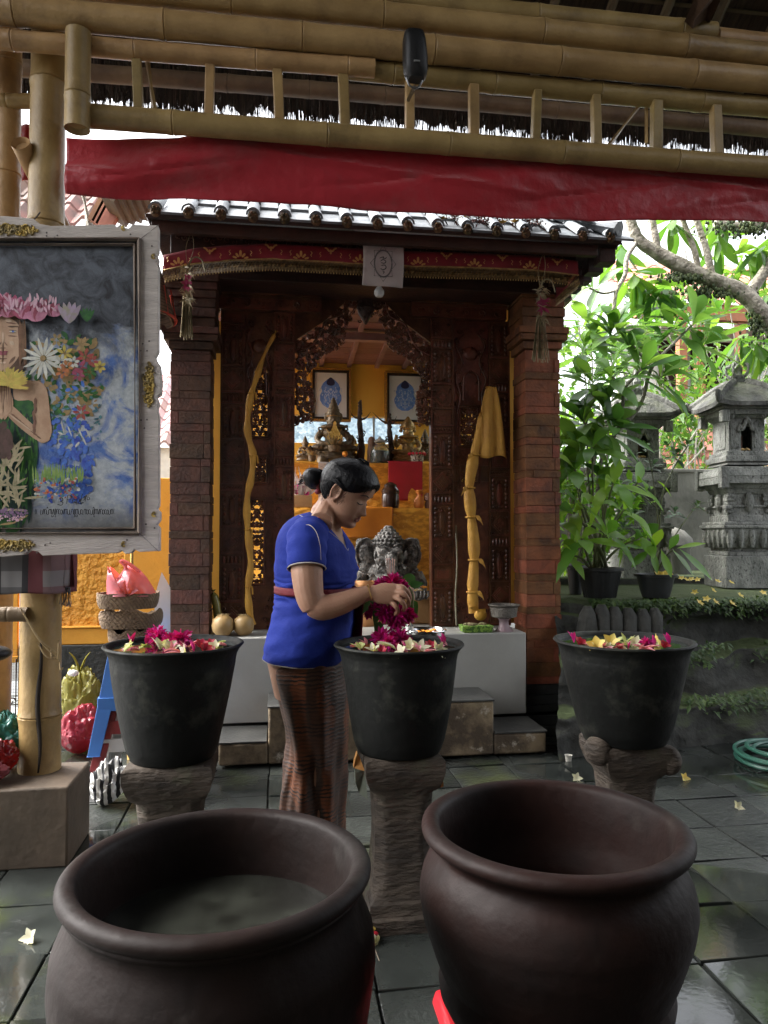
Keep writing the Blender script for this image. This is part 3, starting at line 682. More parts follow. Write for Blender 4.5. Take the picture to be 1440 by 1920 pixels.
# back wall with glass block window
xw0, xw1, zw0, zw1 = B(550, 830)[0], B(776, 830)[0], B(690, 832)[1], B(690, 780)[1]
mb = MB(); Z1 = zcb+.05
mb.box(xl+.02, xw0, Yb, Yb+.12, zpl, Z1); mb.box(xw1, xr+.1, Yb, Yb+.12, zpl, Z1); mb.box(xw0, xw1, Yb, Yb+.12, zpl, zw0); mb.box(xw0, xw1, Yb, Yb+.12, zw1, Z1)
YI = mat('yellow_wall_paint', (.82, .48, .075), (.74, .40, .055), rough=.6, scale=2, bump=.1, bscale=60)
wl = mb.build('back_wall', YI, SH, smooth=False)
GB = mat('frosted_glass', (.62, .74, .80), (.30, .42, .50), rough=.35, scale=28, trans=.75, bump=.8, bscale=30, contrast=(.45, .55))
mb = MB(); nb = 3
for k in range(nb):
    a = xw0+(xw1-xw0)*k/nb; b = xw0+(xw1-xw0)*(k+1)/nb; mb.box(a+.008, b-.008, Yb+.04, Yb+.06, zw0+.008, zw1-.008)
gw = mb.build('glass_block_window', GB, wl, bevel=.004)
mb = MB()
for k in range(1, nb): a = xw0+(xw1-xw0)*k/nb; mb.box(a-.007, a+.007, Yb+.02, Yb+.07, zw0, zw1)
mb.build('window_mullion', mat('pale_frame', (.5, .5, .48), rough=.6), gw, smooth=False)
mb = MB()
mb.box(X_(398, 900)-.10, X_(415, 900), 4.722, 4.78, zpl, Z_(606)); mb.build('side_wall', YI, SH, smooth=False); mb = MB(); mb.box(at(952, 900, 4.8).x, at(952, 900, 4.8).x+.10, 4.78, 4.84, zpl, at(952, 548, 4.8).z)
mb.build('side_wall', YI, SH, smooth=False)
# ================================================================== valance with gold print and fringe
VR = mat('crimson_cloth', (.20, .006, .016), (.13, .004, .012), rough=.7, scale=8, sheen=.2)
T = thing('valance', 'crimson valance cloth with gold print and beaded fringe under the shrine eave', 'valance', (at(700, 500, 4.02).x, 4.02, at(700, 530, 4.02).z))
Yv = 4.02
vx0, vx1 = at(306, 500, Yv).x, at(1084, 520, Yv).x
vtop = at(700, 462, Yv).z
bt = [(306, 508), (360, 496), (430, 489), (510, 486), (600, 491), (690, 496), (780, 500), (900, 503), (1000, 507), (1084, 517)]
bxz = [pl(Yv)(*p) for p in bt]
def vb(x): return float(np.interp(x, [p[0] for p in bxz], [p[1] for p in bxz]))
mb = MB(); mb.grid(lambda u, v: (vx0+(vx1-vx0)*u, Yv+.010*math.sin(u*40)*v+.006*nz(u*20, v*2), vb(vx0+(vx1-vx0)*u)+.085*(1-v)), 160, 5)
mb.grid(lambda u, v: (vx1+.0, Yv+.9*u, vb(vx1)+.085*(1-v)-.02*v*math.sin(u*3)), 20, 4)
cl = mb.build('cloth', VR, T, solid=.002)
mb = MB(); nn = 300
for i in range(nn):
    x = vx0+(vx1-vx0)*i/nn; z = vb(x); hw = (vx1-vx0)/nn
    mb.tube([(x, Yv-.006, z), (x+hw*1.6, Yv-.006, z-.040), (x+hw*1.6, Yv-.006, z-.056)], [.0016, .0016, .0013], 3, cap=False)
    mb.tube([(x, Yv-.007, z), (x-hw*1.6, Yv-.007, z-.040)], .0016, 3, cap=False)
    if i % 2 == 0: mb.ell((x+hw*1.6, Yv-.006, z-.060), (.0034, .0034, .006), n=5, m=4)
for i in range(60):
    y = Yv+.9*i/60; z = vb(vx1)-.01
    mb.tube([(vx1+.002, y, z), (vx1+.002, y+.02, z-.045), (vx1+.002, y+.02, z-.06)], .0018, 3, cap=False); mb.tube([(vx1+.002, y, z), (vx1+.002, y-.02, z-.045)], .0018, 3, cap=False)
mb.tube([(vx0+(vx1-vx0)*k/60, Yv-.008, vb(vx0+(vx1-vx0)*k/60)) for k in range(61)], .004, 5)
mb.build('fringe', mat('gold_thread', (.40, .27, .10), (.22, .14, .05), rough=.45, metal=.25, scale=30), T)
mb = MB()
def motif(mb, cx, cz, s, up):
    for dx, dz, w_, h_, a in ((0, .5, .16, .62, 0), (-.30, .30, .14, .5, .7), (.30, .30, .14, .5, -.7), (-.55, .08, .12, .45, 1.25), (.55, .08, .12, .45, -1.25)):
        zc = cz+up*dz*s; pts = []
        for k in range(8):
            t = 2*math.pi*k/8; px_ = math.cos(t)*w_*s*(1 if k % 2 else .75); pz_ = math.sin(t)*h_*s*.5
            pts.append((cx+dx*s+px_*math.cos(a)-up*pz_*math.sin(a), zc+up*(px_*math.sin(a)*up+pz_*math.cos(a))))
        mb.plate(pts, Yv-.0155, Yv-.0125)
for k in range(14):
    x = vx0+(vx1-vx0)*(k+.5)/14.3
    if abs(x-at(717, 500, Yv).x) < .10: continue
    if k % 2 == 0: motif(mb, x, vb(x)+.006, .055, 1)
    else: motif(mb, x, vb(x)+.075, .044, -1)
    for s_ in (-1, 1): mb.tube(bez([(x+s_*.052, Yv-.013, vb(x)+.05), (x+s_*.060, Yv-.013, vb(x)+.04), (x+s_*.052, Yv-.013, vb(x)+.03), (x+s_*.058, Yv-.013, vb(x)+.022)], 3), .0016, 4)
mb.build('gold_print', mat('gold_print', (.50, .27, .09), (.36, .18, .06), rough=.5, metal=.2, scale=30), cl, smooth=False)

# dried blossoms lying on the roof tiles
def on_roof(px, t): p = at(px, 410, ey+t); return Vector((p.x, ey+t, ez+t*RS+.03))
mb = MB(); mb.rand = True; rr_ = random.Random(3)
for i in range(420):
    c_ = rr_.choice((855, 880, 905, 930, 985, 1010)); p = on_roof(c_+rr_.gauss(0, 12), .04+.16*rr_.random()); p.z += rr_.uniform(-.004, .012)
    mb.leaf(p, (rr_.gauss(0, 1), rr_.gauss(0, 1), rr_.gauss(.1, .3)), (0, 0, 1), rr_.uniform(.02, .035), .010, droop=.3, nu=3)
tag(mb.build('dried_flower_litter', mat('dried_flowers', (.11, .04, .03), (.06, .03, .02), rough=.9, rnd=.4), smooth=False), 'brown dried flower litter caught between the shrine roof tiles', 'litter', kind='stuff')
for k, px in enumerate((828, 870, 942, 965)):
    c_ = on_roof(px, .07+.03*(k % 2)); T = thing('roof_blossom', '%s yellow blossom from the left lying on the shrine roof tiles' % ('first', 'second', 'third', 'fourth')[k], 'blossom', c_, 'yellow blossoms on the shrine roof'); mb = MB(); mb.rand = True
    for j in range(5): a_ = j*1.257+k; mb.leaf(c_, (math.cos(a_), math.sin(a_)-.2, .5), (0, 0, 1), .034, .022, droop=.1, nu=4, wide=.9)
    mb.build('petals', mat('roof_petal', (.60, .38, .05), (.5, .3, .05), rough=.5), T)
ORD = ('first', 'second', 'third', 'fourth', 'fifth', 'sixth', 'seventh', 'eighth', 'ninth', 'tenth', 'eleventh', 'twelfth', 'thirteenth', 'fourteenth', 'fifteenth', 'sixteenth', 'seventeenth', 'eighteenth')
# ================================================================== garden terrace, wall, shrines
def moss_material(name, base, base2, moss, lo=.5, hi=.9, bump=1.5, scale=5):
    m = mat(name, base, base2, rough=.9, scale=scale, bump=bump, bscale=22); nt = m.node_tree; N = nt.nodes; L = nt.links; b = N['Principled BSDF']
    src = b.inputs['Base Color'].links[0].from_socket
    gm = N.new('ShaderNodeNewGeometry'); sp = N.new('ShaderNodeSeparateXYZ'); L.new(gm.outputs['True Normal'], sp.inputs[0])
    n = N.new('ShaderNodeTexNoise'); n.inputs['Scale'].default_value = 4; n.inputs['Detail'].default_value = 6
    tc = N.new('ShaderNodeTexCoord'); L.new(tc.outputs['Object'], n.inputs['Vector'])
    a = N.new('ShaderNodeMath'); a.operation = 'ADD'; L.new(sp.outputs['Z'], a.inputs[0]); L.new(n.outputs['Fac'], a.inputs[1])
    r = N.new('ShaderNodeMapRange'); r.inputs['From Min'].default_value = lo+.5; r.inputs['From Max'].default_value = hi+.5; L.new(a.outputs[0], r.inputs['Value'])
    mx = N.new('ShaderNodeMix'); mx.data_type = 'RGBA'; L.new(r.outputs[0], mx.inputs[0]); L.new(src, mx.inputs[6]); mx.inputs[7].default_value = (*moss, 1)
    L.new(mx.outputs[2], b.inputs['Base Color']); return m
ROCK = moss_material('mossy_rock', (.050, .050, .045), (.018, .019, .017), (.045, .062, .020))
prof = [(3.93, -.03), (3.95, .10), (4.00, .20), (4.16, .235), (4.20, .36), (4.27, .47), (4.40, .50), (4.42, .64), (4.47, .76), (4.55, .80), (5.0, .80), (5.70, .80), (5.715, .855), (9.5, .86)]
TX0 = 1.545
def terr(u, v):
    k = v*(len(prof)-1); i = min(int(k), len(prof)-2); t = k-i
    y = prof[i][0]+(prof[i+1][0]-prof[i][0])*t; z = prof[i][1]+(prof[i+1][1]-prof[i][1])*t
    x = min(.376*y, 1.72)+7*u**1.4; fr = max(0, min(1, (5.0-y)/.5)); n = .09*nz(x*2.2, z*3.1, 1.7)+.045*nz(x*6, y*6, z*6)+.02*nz(x*15, y*15, z*15)
    zz = z+fr*(.5*n*(z > .05)) + (1-fr)*.008*nz(x*3, y*3)
    return (x, y+fr*n+.10*fr*math.sin(x*2.5+1.2)*(z < .7), zz)
mb = MB(); mb.grid(terr, 150, 110)
tag(mb.build('garden_terrace', ROCK, loc=(2, 4.4, 0), ang=180), kind='structure')
LEAFD = leafmat('ivy_leaf', (.075, .13, .035), (.03, .06, .018), rough=.45)
mb = MB(); mb.rand = True
for i in range(5200):
    k = random.choice((0, 0, 0, 1, 2)); x = 1.80+random.random()**1.1*2.4
    if k == 0: y, z = 4.47+random.uniform(-.05, .10), .80-abs(random.gauss(0, .05))
    elif k == 1: y, z = 4.30+random.uniform(-.05, .12), .52+random.uniform(-.10, .03)
    else: y, z = 4.12+random.uniform(-.08, .1), .25+random.uniform(-.08, .03)
    if nz(x*3, z*4, k*5.) < (-.06 if k else -.12): continue
    y += .09*nz(x*2.2, z*3.1, 1.7)-.03
    mb.leaf((x, y, z), (random.gauss(0, 1), -1+random.gauss(0, .4), random.gauss(0, .6)), (0, -.4, 1), random.uniform(.025, .05), random.uniform(.02, .035), droop=.4, nu=2)
tag(mb.build('ivy_ground_cover', LEAFD, smooth=False, loc=(2, 4.4, .5)), 'small creeping leaves over the edge of the mossy terrace', 'ground cover', kind='stuff')
# upright stones under the flower pots
k = 0
for px, py0, py1, w_ in ((1102, 1135, 1215, .055), (1128, 1132, 1235, .05), (1152, 1136, 1230, .05), (1178, 1138, 1240, .052), (1205, 1140, 1236, .05), (1228, 1138, 1228, .045)):
    a, b = at(px, py0, 4.36), at(px, py1+20, 4.32); mb = MB(); h = a.z-b.z
    mb.lathe([(w_*.6, 0), (w_*1.1, h*.2), (w_*1.15, h*.55), (w_*.95, h*.85), (w_*.4, h*1.0)], (b.x, b.y, b.z), 12, wob=.5)
    o = mb.build('upright_stone', ROCK); k += 1
    tag(o, '%s dark upright stone from the brick pillar, under the potted plants' % ORD[k-1], 'rock', 'upright stones under the potted plants')
WALLM = mat('stained_garden_wall', (.17, .165, .145), (.07, .07, .062), rough=.9, scale=2.2, stretch=(1, 1, .5), bump=.7, bscale=25, spots=((.025, .027, .02), 2.2, .52, .72))
mb = MB(); zt_ = at(1290, 886, 6.9).z; mb.box(1.6, 8.5, 6.9, 7.05, .5, zt_)
for k in range(26): mb.box(1.6+k*.25, 1.6+k*.25+.246, 6.88, 7.07, zt_+.001, zt_+.03+random.uniform(0, .012))
o = mb.build('garden_wall', WALLM, bevel=.006); tag(o, 'stained grey concrete garden wall behind the stone shrines', 'wall')
def sq_ring(h, z, lift=0, n=6, rnd_=0):
    out = []
    for s_ in range(4):
        for k in range(n):
            t = -1+2*k/n; x, y = [(t, -1), (1, t), (-t, 1), (-1, -t)][s_]; c_ = max(abs(t)-.45, 0)/.55
            out.append(Vector((x*h, y*h, z+lift*c_*c_)))
    return out
def garden_shrine(px, py, Y, label, s=1.0, rot=0, seed=1):
    p = at(px, py, Y); base = .855; T = thing('stone_shrine', label, 'shrine', (0, 0, 0), 'carved stone shrines in the garden')
    rnd = random.Random(seed)
    def bx(mb, h, z0, z1, h2=None): mb.frust(0, 0, z0, z1-.0015, h, h, h2 or h, h2 or h)
    mb = MB(); mb.rand = True
    bx(mb, .34, -.05, .19); bx(mb, .30, .19, .225); bx(mb, .27, .225, .25)
    bx(mb, .30, .25, .40, .36); bx(mb, .38, .40, .425); bx(mb, .35, .425, .45)
    for s_ in range(4):
        for k in range(5):
            a = -.29+.145*k; x, y = [(a, -.335), (.335, a), (a, .335), (-.335, a)][s_]
            mb.ell((x, y, .33), (.045, .045, .085), n=8, m=6)
    pb = mb.build('plinth', STONE, T, smooth=False, bevel=.006)
    mb = MB(); mb.rand = True
    bx(mb, .25, .45, .70); bx(mb, .28, .45, .50); bx(mb, .275, .56, .575); bx(mb, .27, .66, .70, .30)
    for sx_ in (-1, 1):
        for sy in (-1, 1):
            for k in range(4): mb.box(sx_*(.20+.03*k)-.045, sx_*(.20+.03*k)+.045, sy*(.20+.03*k)-.045, sy*(.20+.03*k)+.045, .455+k*.03, .482+k*.03)
            for z0, r_ in ((.575, .052), (.605, .06), (.635, .05)): mb.box(sx_*.235-r_, sx_*.235+r_, sy*.235-r_, sy*.235+r_, z0, z0+.026)
    for s_ in range(4):
        x, y = [(0, -.26), (.26, 0), (0, .26), (-.26, 0)][s_]; mb.ell((x, y, .60), (.065, .065, .075), n=10, m=8)
    mb.build('lower_body', STONE, T, smooth=False, bevel=.005)
    mb = MB(); mb.rand = True
    bx(mb, .31, .70, .735, .34); bx(mb, .40, .735, .79); bx(mb, .405, .79, .845, .385); bx(mb, .34, .845, .865)
    for sx_ in (-1, 1):
        for sy in (-1, 1):
            mb.box(sx_*.37-.05, sx_*.37+.05, sy*.37-.05, sy*.37+.05, .70, .86); 
    bx(mb, .30, .88, .905, .27); bx(mb, .31, .905, .95); bx(mb, .28, .95, .985)
    mb.build('cornice', STONE, T, smooth=False, bevel=.005)
    # niche body: four slabs round a hollow
    mb = MB(); mb.rand = True
    mb.box(-.235, -.075, -.235, -.20, .985, 1.235); mb.box(.075, .235, -.235, -.20, .985, 1.235); mb.box(-.0745, .0745, -.235, -.20, 1.175, 1.235)
    mb.box(-.235, -.20, -.199, .235, .985, 1.235); mb.box(.20, .235, -.199, .235, .985, 1.235); mb.box(-.199, .199, .20, .235, .985, 1.235)
    mb.box(-.199, .199, -.199, .199, .985, .99)
    for x0_, x1_ in ((-.21, -.10), (.10, .21)): mb.box(x0_, x1_, -.242, -.2355, 1.01, 1.20)
    mb.box(-.2425, -.2355, -.15, .15, 1.01, 1.20)
    mb.tube(bez([(-.115, -.25, 1.13), (-.10, -.25, 1.165), (-.06, -.255, 1.16), (-.03, -.26, 1.20), (0, -.26, 1.225), (.03, -.26, 1.20), (.06, -.255, 1.16), (.10, -.25, 1.165), (.115, -.25, 1.13)], 4), .024, 6)
    mb.build('niche', STONE, T, smooth=False, bevel=.004)
    mb = MB(); mb.lathe([(.03, 0), (.035, .02), (.03, .11), (.035, .12)], (-.035, -.12, .99), 8); mb.build('niche_box', mat('old_wood', (.10, .05, .03), rough=.8), T)
    mb = MB(); mb.rand = True
    for k in range(9): mb.ell((rnd.uniform(-.05, .05), -.19+rnd.uniform(-.02, .01), .998+rnd.uniform(0, .01)), (.016, .012, .007), n=6, m=4)
    mb.build('offering', mat('offering_petals', (.60, .30, .08), (.55, .45, .25), rough=.6, scale=60, rnd=.3), T)
    mb = MB(); mb.rand = True
    bx(mb, .25, 1.235, 1.26, .29); bx(mb, .33, 1.26, 1.30); bx(mb, .37, 1.30, 1.325)
    for sx_ in (-1, 1):
        for sy in (-1, 1): mb.box(sx_*.33-.05, sx_*.33+.05, sy*.33-.05, sy*.33+.05, 1.20, 1.29); mb.ell((sx_*.21, sy*.27, 1.27), (.05, .05, .045), n=8, m=6)
    mb.build('bracket_course', STONE, T, smooth=False, bevel=.005)
    mb = MB(); mb.rings([sq_ring(.37, 1.326), sq_ring(.45, 1.315, .02), sq_ring(.46, 1.345, .03), sq_ring(.38, 1.40, .015), sq_ring(.25, 1.47, .02), sq_ring(.10, 1.53)])
    for sx_ in (-1, 1):
        for sy in (-1, 1):
            mb.tube(bez([(sx_*.06, sy*.06, 1.53), (sx_*.20, sy*.20, 1.485), (sx_*.34, sy*.34, 1.42), (sx_*.43, sy*.43, 1.375), (sx_*.475, sy*.475, 1.385), (sx_*.47, sy*.47, 1.42)], 5), [.045]*10+[.042]*8+[.036]*8, 7)
    rfm = mb.build('roof', moss_material('mossy_shrine_roof', (.16, .16, .15), (.04, .04, .038), (.09, .095, .07), lo=.6, hi=1.0), T, bevel=.003)
    mb = MB(); bx(mb, .09, 1.53, 1.56, .10); mb.lathe([(.06, 1.56), (.075, 1.59), (.05, 1.62), (.06, 1.645), (.035, 1.68), (.04, 1.70), (.012, 1.76)], (0, 0, 0), 8)
    for a in range(4):
        c_, s_ = math.cos(a*math.pi/2+.78), math.sin(a*math.pi/2+.78)
        mb.tube(bez([(c_*.06, s_*.06, 1.57), (c_*.13, s_*.13, 1.60), (c_*.14, s_*.14, 1.66), (c_*.09, s_*.09, 1.67)], 4), .018, 6)
    mb.build('finial', STONE, T, smooth=True, bevel=0)
    T.location = (p.x, Y, base); T.rotation_euler = (0, 0, rot); T.scale = (.58*s, .58*s, s); return T
garden_shrine(1388, 1088, 5.35, 'carved stone shrine with an upturned roof, nearest the right edge of the garden', 1.0, R(-8), 1)
garden_shrine(1196, 1088, 5.95, 'carved stone shrine half hidden behind frangipani leaves, beside the brick pillar', 1.0, R(-4), 2)
# low carved stone behind the plants
mb = MB(); p = at(1262, 1020, 6.3); mb.lathe([(.16, -.3), (.15, 0), (.17, .04), (.15, .10), (.09, .17), (.02, .20)], (p.x, 6.3, p.z-.05), 14, wob=.3)
o = mb.build('round_stone', WALLM); tag(o, 'rounded carved stone between the two garden shrines', 'stone')
# ---- plastic planters and their plants
POTP = mat('black_planter', (.028, .030, .032), (.018, .019, .02), rough=.45, scale=9, bump=.2)
SOIL = mat('soil', (.03, .02, .013), rough=1, bump=1)
GRN = leafmat('broad_leaf', (.17, .34, .045), (.12, .26, .04), rough=.33, tl=.52)
GRN2 = leafmat('frangipani_leaf', (.13, .26, .065), (.085, .20, .055), rough=.30, tl=.45)
BARK = mat('grey_bark', (.27, .25, .21), (.14, .13, .105), rough=.85, scale=12, bump=1.2, bscale=60, spots=((.06, .075, .03), 9, .58, .75))
STEM = mat('green_stem', (.12, .14, .06), (.08, .09, .05), rough=.7)
def planter(px0, px1, pyt, Y, label, ribs=True):
    a, b = at(px0, pyt, Y), at(px1, pyt, Y); r = (b.x-a.x)/2; c = ((a.x+b.x)/2, Y, .80); h = a.z-.80
    T = thing('planter', label, 'planter', c); mb = MB()
    mb.lathe([(r*.62, 0), (r*.72, h*.3), (r*.86, h*.85), (r*.87, h*.88), (r*.99, h*.89), (r, h*.94), (r, h), (r*.93, h), (r*.86, h*.9), (r*.80, h*.86)], c, 30, cap=False)
    if ribs:
        for k in range(30): t = 2*math.pi*k/30; mb.tube([(c[0]+math.cos(t)*r*.64, Y+math.sin(t)*r*.64, .80), (c[0]+math.cos(t)*r*.87, Y+math.sin(t)*r*.87, .80+h*.85)], .005, 4)
    mb.build('tub', POTP, T); mb = MB(); mb.lathe([(r*.84, h*.86), (.01, h*.90)], c, 20, cap=False); mb.build('soil', SOIL, T); return T, c, h, r
def rosette(mb, c, axis, n, L_, W_, droop, spread=(.35, 1.25), up=1, rnd=random, nu=7, wide=1.35, fold=.22):
    c = Vector(c); axis = Vector(axis).normalized(); s, u_, d = frame_of(axis)
    for k in range(n):
        a = k*2.399+rnd.uniform(-.2, .2); sp = spread[0]+(spread[1]-spread[0])*(k/n); l = L_*rnd.uniform(.75, 1.1)*(.75+.25*min(1, k/3))
        dd = d*math.cos(sp)+(s*math.cos(a)+u_*math.sin(a))*math.sin(sp)+Vector([rnd.uniform(-.16, .16) for _ in range(3)]); base = c-d*(.012*k*.5)
        mb.leaf(base, dd, d, l, W_*rnd.uniform(.85, 1.1), droop=droop*rnd.uniform(.3, 1.7), fold=fold*rnd.uniform(.4, 1.8), nu=nu, wide=wide*rnd.uniform(.85, 1.15), curl=rnd.uniform(-.03, .03))
def P_(px, py, Y): return at(px, py, Y)
# broad leaved shrub in the big planter
T1, c1, h1, r1 = planter(1082, 1166, 1064, 4.62, 'ribbed black plastic planter on the terrace, nearer the brick pillar')
TS = thing('broad_leaved_shrub', 'bright green broad leaved shrub growing from the ribbed planter', 'shrub', (c1[0], c1[1], .8+h1*.88))
mb = MB(); lb = MB(); lb.rand = True
top = Vector((c1[0], c1[1], .8+h1*.88)); rs = random.Random(4)
heads = [(1110, 838, 4.55, 9, .27), (1078, 880, 4.5, 7, .24), (1150, 905, 4.5, 9, .26), (1092, 945, 4.45, 8, .24), (1170, 955, 4.4, 8, .25), (1090, 1010, 4.4, 9, .25), (1140, 1000, 4.45, 8, .24), (1128, 905, 4.7, 8, .25), (1075, 960, 4.6, 7, .22), (1195, 905, 4.65, 7, .22), (1068, 830, 4.7, 7, .24), (1140, 870, 4.62, 7, .24), (1100, 790, 4.8, 7, .22), (1062, 1040, 4.5, 7, .2), (1205, 1005, 4.5, 7, .2)]
for px, py, Y, n, L_ in heads:
    h = P_(px, py, Y); b0 = top+Vector((rs.uniform(-.06, .06), rs.uniform(-.05, .05), 0)); m_ = (h+b0)/2+Vector((rs.uniform(-.04, .04), 0, .03))
    mb.tube(bez([b0, m_, h], 6), [.009]*6+[.006]*7, 6); rosette(lb, h, (rs.uniform(-.4, .6), -.6, .8), max(4, n-3), L_*1.15, .085, .45, spread=(.6, 1.8), rnd=rs, wide=1.15, fold=.12)
mb.build('stem', STEM, TS); lb.build('foliage', GRN, TS, ang=180)
T2, c2, h2, r2 = planter(1192, 1266, 1076, 4.58, 'smooth black bowl planter near the moss ledge', ribs=False)
TS = thing('spreading_seedling', 'long leaved green seedling arching out of the smooth bowl planter', 'plant', (c2[0], c2[1], .8+h2*.88))
mb = MB(); lb = MB(); lb.rand = True; top = Vector((c2[0], c2[1], .8+h2*.88))
for px, py, Y in ((1240, 1030, 4.45), (1262, 1030, 4.42), (1215, 1035, 4.5)):
    h = P_(px, py, Y); mb.tube(bez([top, (top+h)/2+Vector((0, 0, .03)), h], 5), .006, 6)
for a, b, w_ in (((1225, 1028), (1240, 990), .08), ((1255, 1030), (1272, 1000), .06), ((1270, 1028), (1322, 1016), .055), ((1262, 1032), (1300, 1076), .075), ((1275, 1030), (1334, 1082), .08), ((1240, 1032), (1258, 1078), .06), ((1222, 1030), (1232, 1072), .05), ((1215, 1032), (1185, 1060), .06), ((1215, 1030), (1170, 1020), .055), ((1232, 1030), (1205, 985), .055)):
    A, B_ = P_(*a, 4.42), P_(*b, 4.36+random.uniform(-.05, .05)); lb.leaf(A, (B_-A), (0, -.5, 1), (B_-A).length*1.05, w_, droop=.06, nu=8, wide=1.1, fold=.15)
mb.build('stem', STEM, TS); lb.build('foliage', GRN, TS, ang=180)
# small round black pot far left + thin sapling
T3, c3, h3, r3 = planter(1062, 1096, 1060, 4.9, 'narrow black pot half hidden beside the brick pillar', ribs=False)
def sapling(name, label, cat, base, paths, heads, sm, lm, L_, W_, n, droop=.3, spread=(.6, 1.5), fold=.2, rad=.007, nu=5):
    T = thing(name, label, cat, base); mb = MB(); lb = MB(); lb.rand = True; rs = random.Random(len(label))
    for p, r0, r1_ in paths: q = bez(p, 6); mb.tube(q, list(np.linspace(r0, r1_, len(q))), 8)
    for h, ax in heads: rosette(lb, h, ax, n, L_, W_, droop, spread=spread, rnd=rs, fold=fold, nu=nu)
    mb.build('stem', sm, T); lb.build('foliage', lm, T, ang=180); return T
q = lambda px, py, Y=5.1: P_(px, py, Y)
sapling('thin_sapling', 'thin dark sapling with small leaf tufts before the garden wall', 'sapling', (at(1228, 1060, 5.2).x, 5.2, .8),
        [([q(1232, 1070), q(1236, 1000), q(1242, 930), q(1262, 880), q(1290, 835)], .007, .004), ([q(1236, 1000), q(1225, 900), q(1212, 840)], .006, .003), ([q(1250, 1030), q(1275, 990), q(1308, 945)], .006, .003), ([q(1240, 960), q(1205, 930), q(1180, 920)], .005, .003)],
        [(q(1288, 832), (0, -.2, 1)), (q(1250, 835), (0, -.2, 1)), (q(1212, 838), (0, -.2, 1)), (q(1308, 945), (.3, -.2, 1)), (q(1268, 850), (0, -.5, .6)), (q(1180, 920), (0, -.4, 1)), (q(1200, 895), (0, -.4, 1)), (q(1225, 870), (0, -.4, 1)), (q(1190, 960), (0, -.4, 1)), (q(1170, 985), (0, -.4, 1)), (q(1265, 960), (0, -.4, 1))],
        STEM, leafmat('dark_leaf', (.045, .10, .035), (.028, .065, .022), rough=.35, tl=.25), .10, .038, 9)
# young frangipani with big rosettes
f = lambda px, py, Y=4.75: P_(px, py, Y)
sapling('young_frangipani', 'young frangipani with big dark green leaf rosettes beside the brick pillar', 'frangipani', (at(1120, 1060, 4.7).x, 4.7, .85),
        [([f(1128, 1062), f(1120, 960), f(1128, 860), f(1160, 800), f(1168, 755), f(1167, 732)], .016, .012), ([f(1167, 732), f(1158, 718), f(1148, 706)], .010, .008), ([f(1167, 732), f(1185, 712), f(1203, 690)], .011, .009),
         ([f(1150, 820), f(1200, 760, 4.85), f(1222, 690, 4.9), f(1262, 645, 4.9), f(1300, 606, 4.9)], .014, .010), ([f(1128, 860), f(1110, 820), f(1095, 790)], .009, .007), ([f(1222, 690, 4.9), f(1180, 640, 5.0), f(1158, 616, 5.0)], .010, .008), ([f(1262, 645, 4.9), f(1252, 620, 5.1), f(1262, 612, 5.1)], .009, .007)],
        [(f(1146, 704), (-.35, -.35, 1)), (f(1205, 688), (.35, -.45, 1)), (f(1302, 602, 4.88), (.35, -.35, 1)), (f(1156, 612, 5.0), (-.2, -.3, 1)), (f(1262, 612, 5.1), (-.2, -.2, 1)), (f(1110, 712, 5.0), (-.2, -.3, 1)), (f(1092, 786), (-.4, -.3, 1)), (f(1222, 660, 5.2), (0, -.3, 1)), (f(1180, 650, 4.9), (0, -.4, .8)), (f(1100, 600, 5.2), (-.3, -.2, .9)), (f(1245, 700, 4.9), (.4, -.4, .7)), (f(1130, 760, 4.8), (-.2, -.5, .8)), (f(1200, 590, 5.3), (.1, -.3, .9)), (f(1085, 850, 4.7), (-.3, -.4, .8)), (f(1325, 640, 5.2), (.4, -.3, .6)), (f(1150, 800, 4.7), (.2, -.5, .7)), (f(1095, 650, 5.3), (0, -.2, 1))],
        BARK, GRN2, .36, .098, 13, droop=.26, spread=(.4, 1.8), fold=.22, nu=8)
# old frangipani: mossy limb across the upper right
t5 = lambda px, py, Y=5.0: P_(px, py, Y)
TT = thing('old_frangipani_tree', 'old frangipani tree with a thick lichen covered limb reaching over the shrines', 'tree', (at(1560, 1080, 5.6).x, 5.6, .85))
mb = MB()
def limb(p, r0, r1_, n=10):
    q = bez(p, 7); rr = list(np.linspace(r0, r1_, len(q))); rr = [r*(1+.13*nz(i*.55, r0*40)) for i, r in enumerate(rr)]; mb.tube(q, rr, n)
_tube0 = 1
limb([t5(1570, 1090, 5.6), t5(1560, 900, 5.5), t5(1530, 760, 5.3), t5(1490, 660, 5.1), t5(1430, 590), t5(1390, 548), t5(1320, 520), t5(1260, 490), t5(1225, 470), t5(1200, 452), t5(1186, 425), t5(1175, 380)], .085, .034, 12)
limb([t5(1400, 556), t5(1440, 500), t5(1475, 440), t5(1520, 380)], .045, .03)
limb([t5(1310, 512), t5(1302, 470), t5(1285, 425), t5(1268, 380)], .024, .018); limb([t5(1335, 520), t5(1325, 470), t5(1310, 425), t5(1290, 370)], .028, .02)
limb([t5(1232, 468), t5(1228, 440), t5(1222, 410), t5(1210, 380)], .03, .022)
limb([t5(1195, 452), t5(1176, 482), t5(1172, 515), t5(1156, 545), t5(1150, 585), t5(1146, 620)], .018, .012); limb([t5(1156, 545), t5(1130, 550), t5(1105, 540)], .010, .007)
limb([t5(1500, 380, 4.8), t5(1430, 420, 4.8), t5(1380, 425, 4.8), t5(1340, 418, 4.8)], .05, .025)
mb.build('trunk', mat('lichen_bark', (.44, .40, .33), (.22, .195, .155), rough=.95, scale=14, bump=2.2, bscale=38, contrast=(.42, .6), spots=((.085, .10, .035), 6, .54, .70)), TT)
lb = MB(); lb.rand = True; rs = random.Random(12)
